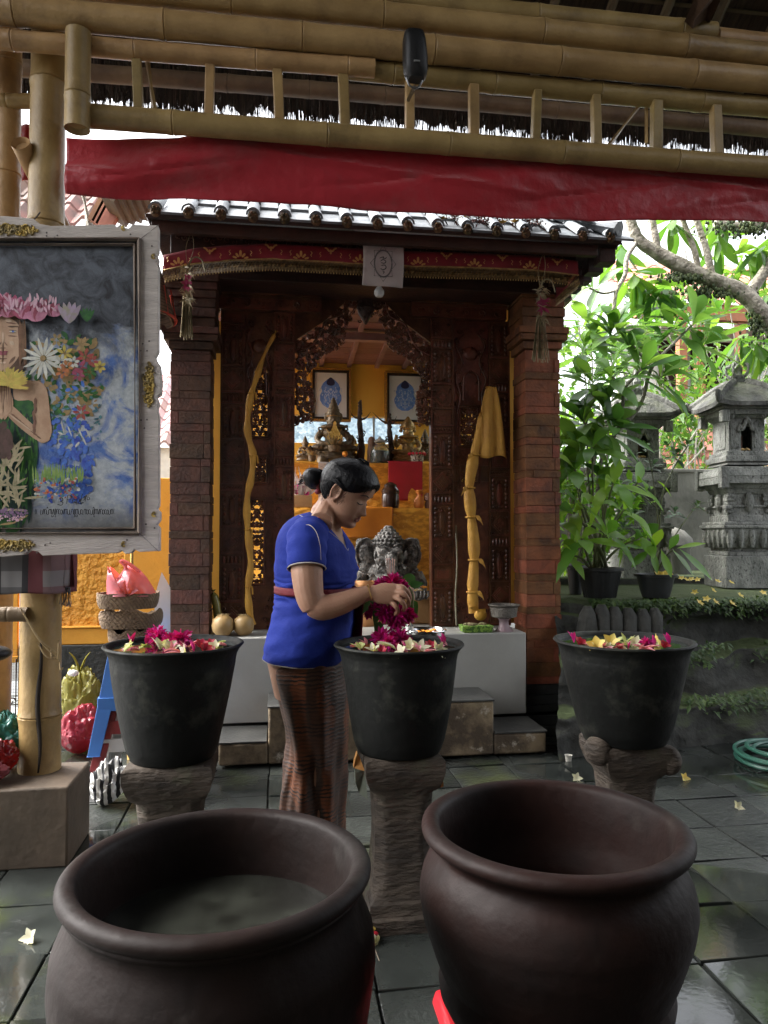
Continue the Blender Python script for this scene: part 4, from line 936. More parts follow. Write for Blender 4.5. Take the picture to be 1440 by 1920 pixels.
for px, py, Y, ax in ((1105, 536, 5.0, (-.6, -.2, .2)), (1146, 620, 5.0, (0, -.2, 1)), (1190, 520, 5.2, (0, -.2, -.5)), (1215, 540, 5.3, (0, -.2, -.4)), (1235, 545, 5.4, (.2, -.2, -.3)), (1260, 420, 5.1, (0, -.2, -.3)), (1345, 450, 5.3, (0, -.3, -.5)), (1400, 480, 5.3, (.2, -.3, -.4)), (1425, 470, 5.1, (0, -.2, -.2)), (1375, 520, 5.5, (0, -.2, -.6)),
                      (1390, 640, 5.5, (.2, -.2, -.8)), (1420, 650, 5.3, (0, -.2, -.8)), (1330, 440, 5.6, (0, -.2, .4)), (1280, 540, 5.8, (0, -.2, .3)), (1165, 470, 5.4, (0, 0, -.6)), (1440, 560, 5.6, (0, 0, -.5)), (1350, 400, 5.0, (0, 0, -.3)), (1230, 600, 5.7, (0, 0, .3)), (1120, 640, 5.7, (0, 0, .5)), (1430, 610, 5.8, (0, 0, .2)), (1345, 580, 6.0, (0, 0, .3))):
    rosette(lb, P_(px, py, Y), ax, 10, .30, .088, .22, spread=(.3, 1.7), rnd=rs, nu=6)
lb.build('crown', leafmat('pale_frangipani_leaf', (.10, .21, .042), (.065, .155, .032), rough=.35, tl=.5), TT, ang=180)
mb = MB(); mb.rand = True
for i in range(900):
    c_ = rs.choice(((1400, 425, 4.75, 70, 16), (1330, 548, 5.0, 60, 10), (1420, 600, 5.0, 20, 30), (1290, 520, 5.0, 40, 8))); p = P_(c_[0]+rs.gauss(0, c_[3]*.5), c_[1]+rs.gauss(0, c_[4]*.6), c_[2]+rs.uniform(-.06, .04))
    mb.ell(p, (.010, .008, .014), n=5, m=4)
mb.build('epiphyte', mat('epiphyte_green', (.06, .085, .025), (.03, .045, .015), rough=.7, rnd=.4), TT)
# ---- blossoms
PW, PY, PP, PM = (leafmat(n_, a, b, rough=.5, tl=.3, rnd=.12) for n_, a, b in (('petal_white', (.62, .61, .52), (.60, .55, .34)), ('petal_yellow', (.62, .44, .06), (.62, .54, .22)), ('petal_pink', (.62, .16, .28), (.70, .38, .45)), ('petal_magenta', (.42, .012, .16), (.55, .03, .26))))
PR = leafmat('petal_red', (.45, .015, .045), (.35, .01, .03), rough=.5, tl=.3, rnd=.15); PG = leafmat('petal_green', (.45, .52, .18), (.62, .62, .38), rough=.5, tl=.3, rnd=.15)
def frangi(mb, c, s, tilt, n=5, wid=.55, cup=.7):
    c = Vector(c); ax = Vector(tilt).normalized(); a, b, d = frame_of(ax); o = random.uniform(0, 6)
    for k in range(n):
        t = o+2*math.pi*k/n; dd = (a*math.cos(t)+b*math.sin(t))*math.cos(cup)+d*math.sin(cup); mb.leaf(c, dd, d, s, s*wid, droop=.12, fold=.3, nu=5, wide=.9)
def blossom(name, label, c, s, m, tilt, group, cat='blossom', n=5, wid=.55, cup=.5, heart=None):
    T = thing(name, label, cat, c, group); mb = MB(); mb.rand = True; frangi(mb, c, s, tilt, n, wid, cup); mb.build('petals', m, T, ang=180)
    if heart:
        mb = MB(); mb.ell(Vector(c)+Vector(tilt).normalized()*.004, s*.22, n=8, m=6); mb.build('heart', heart, T)
    return T
fb = 0
for px, py in ((1278, 1078), (1287, 1081), (1296, 1080), (1308, 1081), (1345, 1084), (1370, 1086)):
    p = atz(px, py+8, .862); fb += 1; blossom('frangipani_blossom', '%s yellow blossom from the left lying along the shrine step' % ORD[fb-1], (p.x, min(p.y, 5.85), .866), .030, PY, (random.uniform(-.6, .6), -.6, 1), 'fallen blossoms along the shrine step')
fb = 0
for px, py in sorted((((1303, 1112), (1336, 1108), (1311, 1132), (1340, 1130), (1371, 1133), (1387, 1118), (1430, 1113), (1325, 1125)))):
    p = atz(px, py, .81); fb += 1; blossom('frangipani_blossom', '%s fallen blossom from the left on the mossy terrace top' % ORD[fb-1], (p.x, p.y, .812), .031, random.choice((PY, PW)), (random.uniform(-.8, .8), -.8, 1), 'fallen blossoms on the terrace top')
p = atz(1228, 1085, .93); 
for k in range(5): blossom('frangipani_blossom', '%s yellow blossom from the left lying in the smooth bowl planter' % ORD[k], (c2[0]-.02+.022*k, c2[1]-.06+random.uniform(-.02, .03), .8+h2*.95), .04, PY, (random.uniform(-.8, .8), -.8, 1), 'blossoms lying in the bowl planter')
for px, py, m_, lb_ in ((1282, 1462, PY, 'yellow frangipani blossom fallen on the dark slate floor near the hose'), (1382, 1516, PW, 'white frangipani blossom fallen on the mossy slate floor, nearest the right edge'), (1080, 1462, PW, 'white frangipani blossom on the floor just behind the right big jar'), (1217, 1478, PW, 'small white blossom on the floor beside the right pot pedestal'), (58, 1762, PW, 'white blossom on the floor left of the left big jar')):
    p = atz(px, py, .0); blossom('frangipani_blossom', lb_, (p.x, p.y, .006), .036 if px != 1217 else .03, m_, (random.uniform(-.7, .7), -.9, .8), None)
mb = MB(); p = atz(1066, 1428, 0); mb.lathe([(.014, 0), (.018, .03), (.021, .035), (.017, .033), (.012, .004)], (p.x, p.y, 0), 14); o = mb.build('paper_cup', mat('cup_white', (.5, .48, .42), rough=.6)); tag(o, 'small white cup on the floor beside the steps', 'cup')
# hose
mb = MB(); c_ = atz(1484, 1432, 0); pts = []
for i in range(260):
    t = i/260*2*math.pi*6; r = .215+.035*math.sin(t*.37)+.03*math.sin(t*.9); pts.append((c_.x+r*math.cos(t)*1.05+.015*math.sin(t*.3), c_.y+r*math.sin(t), .013+.013*(i/43)+.006*math.sin(t*1.3)))
mb.tube(pts, .0105, 8); o = mb.build('garden_hose', mat('hose_green', (.035, .12, .085), (.02, .08, .06), rough=.35)); tag(o, 'coiled green garden hose on the slate floor', 'hose')
# ---- houses and greenery behind
def tiled(mb, x0, x1, ya, za, yb_, zb_, tw=.22, rows=8):
    n = int((x1-x0)/tw)
    for i in range(n):
        for r_ in range(rows):
            t0, t1 = r_/rows, (r_+1.1)/rows; y0, z0, y1, z1 = ya+(yb_-ya)*t0, za+(zb_-za)*t0+.02, ya+(yb_-ya)*t1, za+(zb_-za)*t1
            mb.rings([[(x0+i*tw+tw*k/6, y, z+.035*math.sin(math.pi*2*k/6)) for k in range(7)] for y, z in ((y0, z0-.03), (y0, z0), (y1, z1))], closed=False)
RT = mat('terracotta_tile', (.40, .16, .10), (.22, .10, .075), rough=.8, scale=2, bump=.5, rnd=.3, spots=((.12, .10, .09), 3, .55, .75))
T = thing('neighbour_house', 'neighbouring house with red tile roof and orange columns behind the garden', 'house', (4.2, 12, 0))
h0 = lambda px, py, Y=12: at(px, py, Y)
mb = MB(); mb.rand = True; a = h0(1185, 548); b = h0(1600, 560); tiled(mb, a.x, b.x+2, 12, a.z-.1, 14.5, a.z+1.5, .3, 8); mb.build('roof', RT, T)
mb = MB(); mb.box(a.x+.1, b.x+2, 12.05, 12.2, a.z-.40, a.z-.12); mb.build('fascia', mat('orange_timber', (.35, .13, .06), rough=.6), T)
mb = MB(); mb.box(a.x+.4, b.x+2, 13.2, 13.3, 0, a.z-.2); mb.build('wall', mat('house_white', (.72, .74, .72), rough=.8), T)
for px in (1288, 1322, 1400): x = h0(px, 700).x; mb = MB(); mb.box(x-.07, x+.07, 12.1, 12.24, 0, a.z-.3); mb.build('column', mat('orange_timber', (.35, .13, .06)), T, smooth=False)
for p0_, p1_ in ((1300, 1345), (1365, 1440)):
    mb = MB(); mb.box(h0(p0_, 700).x, h0(p1_, 700).x, 13.1, 13.19, at(1300, 725, 13.1).z, at(1300, 640, 13.1).z); mb.build('opening', mat('dark_opening', (.035, .022, .02), rough=1, spec=0), T, smooth=False)
T = thing('low_tiled_shed', 'low shed with weathered terracotta roof tiles just behind the garden wall', 'shed', (3.5, 9, 0))
mb = MB(); mb.rand = True; a = at(1225, 892, 8.6); tiled(mb, a.x, a.x+4.5, 8.6, a.z-.15, 10.4, at(1300, 800, 10.4).z, .24, 7); mb.build('roof', RT, T)
mb = MB(); mb.box(a.x+.1, a.x+4.4, 8.7, 8.8, 0, a.z-.16); mb.build('wall', mat('house_white', (.72, .74, .72)), T)
def bush(name, label, cat, cx, cy, z0, z1, rx, ry, n, lm, L_=.09, W_=.04, seed=1, stems=7):
    rs = random.Random(seed); T = thing(name, label, cat, (cx, cy, z0)); mb = MB()
    for k in range(stems): mb.tube(bez([(cx, cy, z0), (cx+rs.uniform(-rx, rx)*.4, cy+rs.uniform(-ry, ry)*.4, z0+(z1-z0)*.4), (cx+rs.uniform(-rx, rx)*.8, cy+rs.uniform(-ry, ry)*.8, z0+(z1-z0)*rs.uniform(.7, 1))], 4), .010, 5)
    mb.build('stem', BARK, T); lb = MB(); lb.rand = True
    cl = [(rs.uniform(-1, 1)*rx, rs.uniform(-1, 1)*ry, rs.uniform(0, 1)) for _ in range(max(8, n//28))]
    for i in range(n):
        c_ = rs.choice(cl); s_ = .16*(rx+ry)/1.2; p = (cx+c_[0]+rs.gauss(0, s_), cy+c_[1]+rs.gauss(0, s_), z0+(z1-z0)*(.15+.8*c_[2])+rs.gauss(0, s_*.8))
        lb.leaf(p, (rs.gauss(0, 1), rs.gauss(0, 1), rs.gauss(-.2, .7)), (rs.gauss(0, .4), rs.gauss(0, .4), 1), L_*rs.uniform(.6, 1.2), W_*rs.uniform(.7, 1.2), droop=.3, nu=3)
    lb.build('foliage', lm, T, ang=180); return T
PALE = leafmat('pale_bush_leaf', (.10, .205, .045), (.055, .13, .03), rough=.5, tl=.5)
c_ = at(1260, 840, 7.9); bush('leafy_bush', 'pale green bush behind the garden wall between the two shrines', 'bush', c_.x, 7.9, 1.0, c_.z+.35, .55, .4, 750, PALE, seed=3)
c_ = at(1420, 800, 8.0); bush('leafy_bush', 'pale green bush behind the shrine nearest the right edge', 'bush', c_.x, 8.0, 1.0, c_.z+.45, .6, .4, 650, PALE, seed=5)
c_ = at(1090, 900, 5.6); bush('leafy_bush', 'dense green bush against the shrine hall behind the ribbed planter', 'bush', c_.x+.02, 5.7, .8, at(1090, 760, 5.6).z, .32, .4, 800, GRN, .13, .055, seed=7)
c_ = at(1090, 700, 8.5); bush('leafy_bush', 'tall pale bush seen between the brick pillar and the frangipani leaves', 'bush', c_.x+.1, 8.5, .8, at(1090, 760, 8.5).z, .5, .4, 500, PALE, .14, .06, seed=9)
for i_, (px, py, Y_, rx_, n_, lb_) in enumerate(((1290, 690, 9.0, .8, 900, 'tall pale bush behind the garden wall, above the low tiled shed'), (1420, 640, 9.5, .8, 900, 'tall pale bush before the neighbouring house at the right edge'), (1200, 560, 10.2, .9, 900, 'distant pale treetop above the left stone shrine'), (1130, 620, 8.8, .6, 600, 'pale treetop beside the brick pillar above the young frangipani'), (1380, 470, 10.6, 1.1, 900, 'high pale treetop behind the lichen covered limb'))):
    c_ = at(px, py, Y_); bush('leafy_bush', lb_, 'bush', c_.x, Y_, .9, c_.z+.3, rx_, .5, n_, PALE, .17, .075, seed=20+i_)
# overhead wires
for k, (a, b) in enumerate((((1040, 615), (1500, 600)), ((1050, 540), (1500, 470)), ((1230, 740), (1500, 735)))):
    mb = MB(); A, B_ = at(a[0], a[1], 11), at(b[0], b[1], 11.5); mb.tube([A, (A+B_)/2-Vector((0, 0, .08)), B_], .006, 5)
    o = mb.build('overhead_wire', SPK); tag(o, ('lowest', 'highest', 'nearest the shrine roofs')[k] and ('thin dark overhead wire just above the big frangipani rosettes', 'thin dark overhead wire passing behind the thick limb', 'thin dark overhead wire just above the right stone shrine roof')[k], 'wire')
# ================================================================== left side: yellow wall, gate, far roof
T = thing('yellow_courtyard_wall', 'rough orange yellow courtyard wall with a black foot left of the shrine hall', 'wall', (at(200, 1200, 5.1).x, 5.1, 0))
v = lambda px, py, Y=5.1: at(px, py, Y)
zs, zk = v(200, 1206).z, v(200, 1172).z; xl_ = v(42, 1100).x; xm = v(236, 1100).x; xr_ = v(322, 1100).x+.25
RGH = mat('rough_yellow_render', (.62, .30, .035), (.46, .20, .02), rough=.8, scale=6, bump=6, bscale=20, spots=((.38, .17, .02), 8, .58, .75))
mb = MB(); mb.box(xl_, xm, 5.1, 5.3, zk, 1.9); mb.build('rough_panel', RGH, T, smooth=False)
mb = MB(); mb.box(xl_, xm-.001, 5.06, 5.3, zs, zk-.014); mb.box(xl_, xm-.001, 5.045, 5.3, zk-.013, zk-.0005); mb.build('ledge', YEL, T, bevel=.006)
mb = MB(); mb.box(xl_, xr_, 5.04, 5.3, 0, zs-.001); mb.build('black_foot', BLK, T, bevel=.005)
mb = MB(); mb.box(xm, xr_, 5.03, 5.3, zs, v(310, 896, 5.03).z); mb.build('smooth_panel', YEL, T, bevel=.006)
T = thing('yellow_gate', 'yellow painted boarded gate leaf above an open metal railing at the left edge', 'gate', (v(10, 1200).x, 5.1, v(10, 1232).z))
mb = MB()
for k in range(7): x = v(36, 1100).x-.012-k*.155; mb.box(x-.150, x, 5.12, 5.15, v(10, 1234).z, 2.0)
mb.build('board', YEL, T, bevel=.004); mb = MB(); mb.box(v(36, 1100).x-1.1, v(36, 1100).x, 5.09, 5.118, v(10, 1234).z-.03, v(10, 1234).z+.01); mb.build('bottom_rail', YEL, T, bevel=.003)
T = thing('metal_railing', 'thin dark metal railing with wire mesh at the far left', 'railing', (v(10, 1300, 5.0).x, 5.0, 0)); IR = mat('rusty_iron', (.05, .03, .022), rough=.7, bump=.4)
xg = v(36, 1300, 5.0).x; zg0, zg1 = v(10, 1345, 5.0).z, v(10, 1236, 5.0).z
for k in range(9): mb = MB(); mb.tube([(xg-.02-k*.075, 5.0, zg0-.1), (xg-.02-k*.075, 5.0, zg1)], .005, 6); mb.build('bar', IR, T)
mb = MB()
for k in range(30): mb.tube([(xg-.7, 5.005, zg0-.1+k*.018), (xg, 5.005, zg0-.1+k*.018)], .0008, 3)
for k in range(40): mb.tube([(xg-k*.018, 5.006, zg0-.1), (xg-k*.018, 5.006, zg1)], .0008, 3)
mb.build('wire_mesh', IR, T); mb = MB()
for k in range(3):
    for s_ in (-1, 1): mb.scroll((xg-.06-k*.2+s_*.02, zg0+.10), .025, 0, 1.1, .006, y=4.99, hand=s_)
mb.build('scrollwork', IR, T)
T = thing('neighbour_roof', 'pinkish tiled roof of a neighbouring building seen beside the painting', 'roof', (-1.5, 8, 0))
mb = MB(); mb.rand = True; a = at(180, 832, 8); tiled(mb, a.x, at(420, 832, 8).x, 8, a.z, 9.6, at(300, 700, 9.6).z, .16, 9); mb.build('tiles', mat('pink_tile', (.45, .27, .26), (.30, .22, .22), rough=.8, scale=1.5, rnd=.3), T)
mb = MB(); mb.box(a.x, at(420, 832, 8).x, 8.05, 8.15, 0, a.z-.02); mb.build('wall', mat('house_white', (.72, .74, .72)), T)
T = thing('tiled_outbuilding', 'dark outbuilding roof edge with a leaning pale pole above the painting', 'outbuilding', (at(200, 400, 5.2).x, 5.2, 2))
mb = MB(); mb.rand = True; a, b = at(130, 402, 5.6), at(262, 402, 5.6); tiled(mb, a.x-.9, b.x-.25, 5.6, a.z-.05, 6.6, a.z+.85, .16, 5); mb.build('roof', mat('dark_pink_tile', (.20, .10, .075), (.09, .06, .05), rough=.8, rnd=.3), T)
mb = MB(); mb.tube([at(152, 345, 5.2), at(168, 425, 5.2)], .028, 8); mb.build('pole', BARK, T)
mb = MB(); mb.rand = True
for k in range(5): A = at(180+k*7, 355+k*5, 5.1); mb.obox(A+Vector((.03, 0, -.1)), (.022, .03, .13), Matrix.Rotation(R(25), 3, 'Y'))
mb.build('ridge_tile', mat('orange_tile', (.35, .17, .10), (.25, .12, .08), rough=.8, rnd=.3), T)
mb = MB()
for k in range(6): A = at(215+k*14, 392-k*3, 5.0); mb.obox(A, (.05, .2, .018), Matrix.Rotation(R(28-k*4), 3, 'Y'))
mb.build('board', BAMD, T, smooth=False)
# ceremonial parasol behind the painting
T = thing('ceremonial_parasol', 'folded brown ceremonial parasol with red trim behind the painting', 'parasol', (at(252, 1200, 4.2).x, 4.2, 0))
a, b = at(252, 455, 4.2), at(252, 590, 4.2); rr_ = at(328, 590, 4.2).x-b.x
mb = MB(); mb.lathe([(.01, a.z), (rr_*.55, a.z-.10), (rr_, b.z+.03), (rr_*1.02, b.z-.03), (rr_*.98, b.z-.03), (rr_*.9, b.z+.03)], (b.x, 4.2, 0), 40, cap=False, wob=.15); mb.build('canopy', mat('brown_pleats', (.18, .11, .065), (.10, .06, .04), rough=.8, wave=((.06, .035, .02), 16, .3, 'Z', 0)), T)
mb = MB(); mb.tube([(b.x+rr_*1.03*math.cos(t), 4.2+rr_*1.03*math.sin(t), b.z-.02) for t in np.linspace(0, 6.28, 40)], .008, 6)
for t in np.linspace(0, 6.2, 16): mb.tube([(b.x+rr_*1.03*math.cos(t), 4.2+rr_*1.03*math.sin(t), b.z-.02), (b.x+rr_*.9*math.cos(t), 4.2+rr_*.9*math.sin(t), b.z+.14)], .004, 4)
mb.build('red_trim', mat('red_beads', (.60, .08, .05), rough=.5), T)
mb = MB(); mb.tube([(b.x, 4.2, 0), (b.x, 4.2, a.z)], .014, 8); mb.build('pole', mat('gold_pole', (.45, .28, .08), rough=.5), T)
# ================================================================== dark water pots on stone pedestals
POTD = mat('black_clay', (.0075, .0085, .0075), (.004, .0045, .004), rough=.6, rough2=.75, spec=.28, scale=3.5, bump=.35, bscale=26, spots=((.060, .062, .048), 3.6, .53, .70))
WATER = mat('dark_water', (.012, .018, .015), rough=.03, scale=10, bump=.12, bscale=9, spec=.6)
YPOT = 2.37
def pot(pxl, pxr, pyc, pyb, bw, label, seed, tilt=0):
    a, b = at(pxl, pyc, YPOT), at(pxr, pyc, YPOT); r = (b.x-a.x)/2; cx = (a.x+b.x)/2; zr_ = (a.z+b.z)/2
    zb_ = at((pxl+pxr)/2, pyb, YPOT-r*bw).z; h = zr_-zb_
    T = thing('flower_pot', label, 'pot', (cx, YPOT, zb_), 'dark clay pots of floating flowers on stone pedestals')
    mb = MB(); o = [(r*bw*.96, 0), (r*bw, .012)]+[(r*(bw+(.885-bw)*(t/.82)**.85), h*t) for t in (.1, .2, .3, .4, .5, .6, .7, .82)]+[(r*.888, h*.85), (r*.905, h*.91), (r*.94, h*.955), (r*.985, h*.985), (r, h*.995), (r*.985, h*1.012), (r*.945, h*1.01), (r*.90, h*.985), (r*.875, h*.94), (r*.86, h*.80), (r*.7, h*.3), (.02, h*.2)]
    prof_ = []
    for i in range(len(o)-1):
        for k in range(3): t = k/3; prof_.append((o[i][0]+(o[i+1][0]-o[i][0])*t, o[i][1]+(o[i+1][1]-o[i][1])*t))
    prof_.append(o[-1]); mb.lathe(prof_, (cx, YPOT, zb_), 72, wob=.035); mb.build('bowl', POTD, T, ang=180)
    zw_ = zb_+h*.972; mb = MB(); mb.lathe([(.001, 0), (r*.45, 0), (r*.893, 0)], (cx, YPOT, zw_), 48, cap=False); mb.build('water', WATER, T)
    return cx, zb_, zw_, r
PL = pot(192, 457, 1208, 1441, .62, 'dark clay pot of floating flowers, leftmost of the three on pedestals', 1)
PC = pot(628, 868, 1207, 1428, .665, 'dark clay pot of floating flowers in the middle that the woman leans over', 2)
PRt = pot(1045, 1290, 1201, 1409, .60, 'dark clay pot of floating flowers, rightmost of the three on pedestals', 3)
# pedestals
def pedestal(P, label, knobs=False, w_=.155):
    cx, zb_, _, r = P; cy = YPOT; T = thing('stone_pedestal', label, 'pedestal', (cx, cy, 0), 'rough stone pedestals under the pots')
    mb = MB(); H = zb_-.002
    secs = [(0, w_*1.0), (.045, w_*1.02), (.05, w_*.9), (.085, w_*.88), (.09, w_*.80), (.15, w_*.74), (.25, w_*.70), (H*.65, w_*.70), (H*.78, w_*.76), (H*.86, w_*.93), (H*.92, w_*1.0), (H*.985, w_*1.0), (H, w_*.93)]
    rs = []; nn = 12
    full = []
    for (z0, a0), (z1, a1) in zip(secs, secs[1:]):
        m_ = max(1, int((z1-z0)/.02))
        for k in range(m_): t = k/m_; full.append((z0+(z1-z0)*t, a0+(a1-a0)*t))
    full.append(secs[-1])
    for z, hw in full:
        ring = []
        for p in sq_ring(1, 0, 0, nn):
            # chamfered corners in the mid part with triangular buttons
            ax, ay = abs(p.x), abs(p.y); f_ = 1.0
            tri = max(0, min(1, (z-.12)/(H*.62))) if z > .1 else 0
            cut = .72+.5*abs((z/H)-.5)
            if .1 < z < H*.82 and ax+ay > 1+cut*.6+.2: f_ = (1+cut*.6+.2)/(ax+ay)
            n_ = .012*nz((p.x+cx)*2.4, p.y*2.4, z*9)+.006*nz(p.x*9+cx, p.y*9, z*50)
            ring.append(Vector((cx+p.x*hw*f_*(1+n_*3), cy+p.y*hw*f_*(1+n_*3), z)))
        rs.append(ring)
    mb.rings(rs); mb.build('shaft', PEDS, T, ang=50)
    if knobs:
        for sx_ in (-1, 1): mb = MB(); mb.ell((cx+sx_*w_*1.08, cy-.06, H-.045+(.03 if sx_ < 0 else -.01)), (.042, .055, .048), n=14, m=10); mb.build('corner_knob', PEDS, T)
    return T
pedestal(PL, 'rough stone pedestal under the leftmost dark pot', w_=.128)
pedestal(PC, 'tall stone pedestal with ochre scraps under the middle dark pot', w_=.122)
pedestal(PRt, 'stone pedestal with rounded corner knobs under the rightmost dark pot', True, w_=.110)
OC = mat('ochre_cloth', (.55, .27, .08), (.45, .20, .05), rough=.8, bump=.3, bscale=80); GC = mat('grey_green_cloth', (.20, .22, .17), rough=.8, bump=.3)
def scrap(label, pts, Y0, Y1, m):
    q_ = [at(a, b, Y0) for a, b in pts]; mb = MB(); n = len(q_)
    mb.add([p+Vector((0, (Y1-Y0)*(i % 2), 0)) for i, p in enumerate(q_)]+[p+Vector((0, .03+(Y1-Y0)*(i % 2), 0)) for i, p in enumerate(q_)], [tuple(range(n)), tuple(range(2*n-1, n-1, -1))]+[(i, i+n, (i+1) % n+n, (i+1) % n) for i in range(n)])
    tag(mb.build('cloth_scrap', m, smooth=False), label, 'cloth scrap')
scrap('small ochre cloth scrap at the top left corner of the middle pedestal', [(670, 1412), (676, 1424), (684, 1446), (664, 1442), (665, 1428)], 2.30, 2.31, OC)
scrap('grey green cloth scrap hanging behind the left edge of the middle pedestal', [(666, 1448), (684, 1448), (690, 1500), (674, 1490), (667, 1470)], 2.33, 2.34, GC)
scrap('ochre cloth strip hanging at the right side of the middle pedestal', [(822, 1412), (828, 1430), (832, 1475), (812, 1482), (806, 1460), (814, 1440)], 2.40, 2.41, OC)
# ---- floating flowers
def pompon(label, c, s, m, group, n=90):
    T = thing('globe_flower', label, 'flower', c, group); mb = MB(); mb.rand = True; c = Vector(c)
    for k in range(n):
        z = 1-2*(k+.5)/n; a = k*2.399; r_ = math.sqrt(max(0, 1-z*z)); d = Vector((r_*math.cos(a), r_*math.sin(a), z*.85+.1)); d += Vector([random.gauss(0, .18) for _ in range(3)]); d.normalize()
        L_ = s*random.uniform(.55, 1.05)
        mb.leaf(c+d*s*.18, d, Vector((random.gauss(0, 1), random.gauss(0, 1), random.gauss(0, 1))), L_, s*.30, droop=.15, fold=.35, nu=3, wide=1.3)
    mb.build('petals', m, T, ang=180); return T
def bud(label, c, s, m, group, d=None, name='lotus_petal'):
    mb = MB(); mb.rand = True; d = Vector(d or (random.gauss(0, 1), random.gauss(0, 1), .3))
    for k in range(3): mb.leaf(Vector(c)+Vector((0, 0, .002*k)), d+Vector((random.gauss(0, .25), random.gauss(0, .25), random.uniform(-.1, .35))), (0, 0, 1), s*random.uniform(.8, 1.1), s*.34, droop=.08, fold=.5, nu=5, wide=.9)
    o = mb.build(name, m, ang=180); return tag(o, label, 'petals', group)
def on(P, px, py, dz=0):
    p = atz(px, py, P[2]+dz); d = Vector((p.x-P[0], p.y-YPOT)); mx_ = P[3]*.80
    if d.length > mx_: d = d*(mx_/d.length)
    return (P[0]+d.x, YPOT+d.y, P[2]+dz)
MAG = leafmat('magenta_floret', (.50, .010, .20), (.36, .006, .15), rough=.5, tl=.35, rnd=.3)
for (P, w_, spec) in ((PL, 'leftmost', [('m', 283, 1188, .052), ('m', 340, 1202, .050), ('m', 322, 1200, .04), ('v', 245, 1205, .055), ('w', 300, 1212, .075), ('w', 318, 1214, .055), ('g', 270, 1208, .06), ('g', 232, 1216, .05), ('p', 360, 1213, .055), ('r', 376, 1208, .05), ('r', 395, 1206, .045), ('w', 412, 1212, .05), ('p', 425, 1205, .045), ('m', 297, 1196, .042), ('p', 338, 1218, .05), ('r', 385, 1216, .05), ('g', 405, 1203, .045), ('w', 350, 1219, .05), ('p', 262, 1214, .05)]),
                      (PC, 'middle', [('m', 716, 1200, .052), ('m', 748, 1198, .054), ('m', 730, 1205, .040), ('g', 678, 1210, .05), ('p', 655, 1208, .045), ('p', 688, 1204, .045), ('w', 700, 1216, .05), ('L', 742, 1212, .085), ('w', 770, 1210, .06), ('w', 786, 1212, .06), ('r', 806, 1210, .05), ('v', 832, 1204, .05), ('w', 826, 1216, .055), ('p', 800, 1218, .045), ('w', 755, 1219, .05), ('p', 765, 1219, .045), ('g', 668, 1214, .045), ('w', 842, 1216, .045), ('r', 712, 1219, .035)]),
                      (PRt, 'rightmost', [('r', 1082, 1203, .05), ('v', 1076, 1199, .045), ('p', 1103, 1204, .05), ('y', 1104, 1212, .055), ('w', 1115, 1206, .045), ('y', 1145, 1200, .05), ('p', 1132, 1210, .055), ('p', 1148, 1212, .05), ('r', 1160, 1212, .04), ('g', 1172, 1204, .06), ('g', 1186, 1208, .055), ('w', 1192, 1200, .045), ('m', 1212, 1205, .030), ('y', 1226, 1200, .05), ('g', 1235, 1208, .05), ('r', 1243, 1208, .045), ('v', 1255, 1203, .05), ('p', 1205, 1214, .07), ('p', 1226, 1216, .055), ('g', 1158, 1198, .05)])):
    cnt = {}
    rsf = random.Random(len(w_))
    extra = [(rsf.choice('wpgpwvpgp'), px0+rsf.uniform(-95, 95), 1210+rsf.uniform(-6, 8), rsf.uniform(.028, .042)) for px0 in [720+1400*0 if False else {'leftmost': 325, 'middle': 748, 'rightmost': 1168}[w_]] for _ in range(16)]
    NM = {'m': 'magenta globe flower', 'w': 'white frangipani', 'y': 'yellow frangipani', 'r': 'red blossom', 'v': 'upright magenta petal', 'g': 'pale green bud', 'p': 'pink petal', 'L': 'long white champak flower'}
    for kd, px, py, s in sorted(spec+extra, key=lambda q: q[1]):
        s *= .80; c = on(P, px, py+6, .006); g_ = 'flowers floating in the %s pot' % w_; cnt[kd] = cnt.get(kd, 0)+1
        lb_ = '%s %s from the left floating in the %s dark pot' % (ORD[cnt[kd]-1], NM[kd], w_)
        if kd == 'm': pompon(lb_, (c[0], c[1], c[2]+s*.35), s*.98, MAG, g_)
        elif kd == 'w': blossom('frangipani_blossom', lb_, c, s*.9, PW, (random.gauss(0, .9), random.gauss(-.7, .5), .8), g_, cup=random.uniform(.4, 1.0), wid=random.uniform(.38, .6), n=random.choice((4, 5, 6)))
        elif kd == 'y': blossom('frangipani_blossom', lb_, c, s, PY, (random.gauss(0, .7), -.6, .9), g_, cup=.7, wid=.62)
        elif kd == 'r': blossom('rose', lb_, c, s*.8, PR, (random.gauss(0, .4), -.5, 1), g_, n=7, wid=.8, cup=.8)
        elif kd == 'v': bud(lb_, c, s*1.2, PM, g_, (random.gauss(0, .3), 0, 1))
        elif kd == 'g': bud(lb_, c, s*1.1, PG, g_)
        elif kd == 'p': bud(lb_, c, s*1.1, PP, g_)
        elif kd == 'L': bud(lb_, c, s*1.1, PW, g_, (-1, .3, .35))
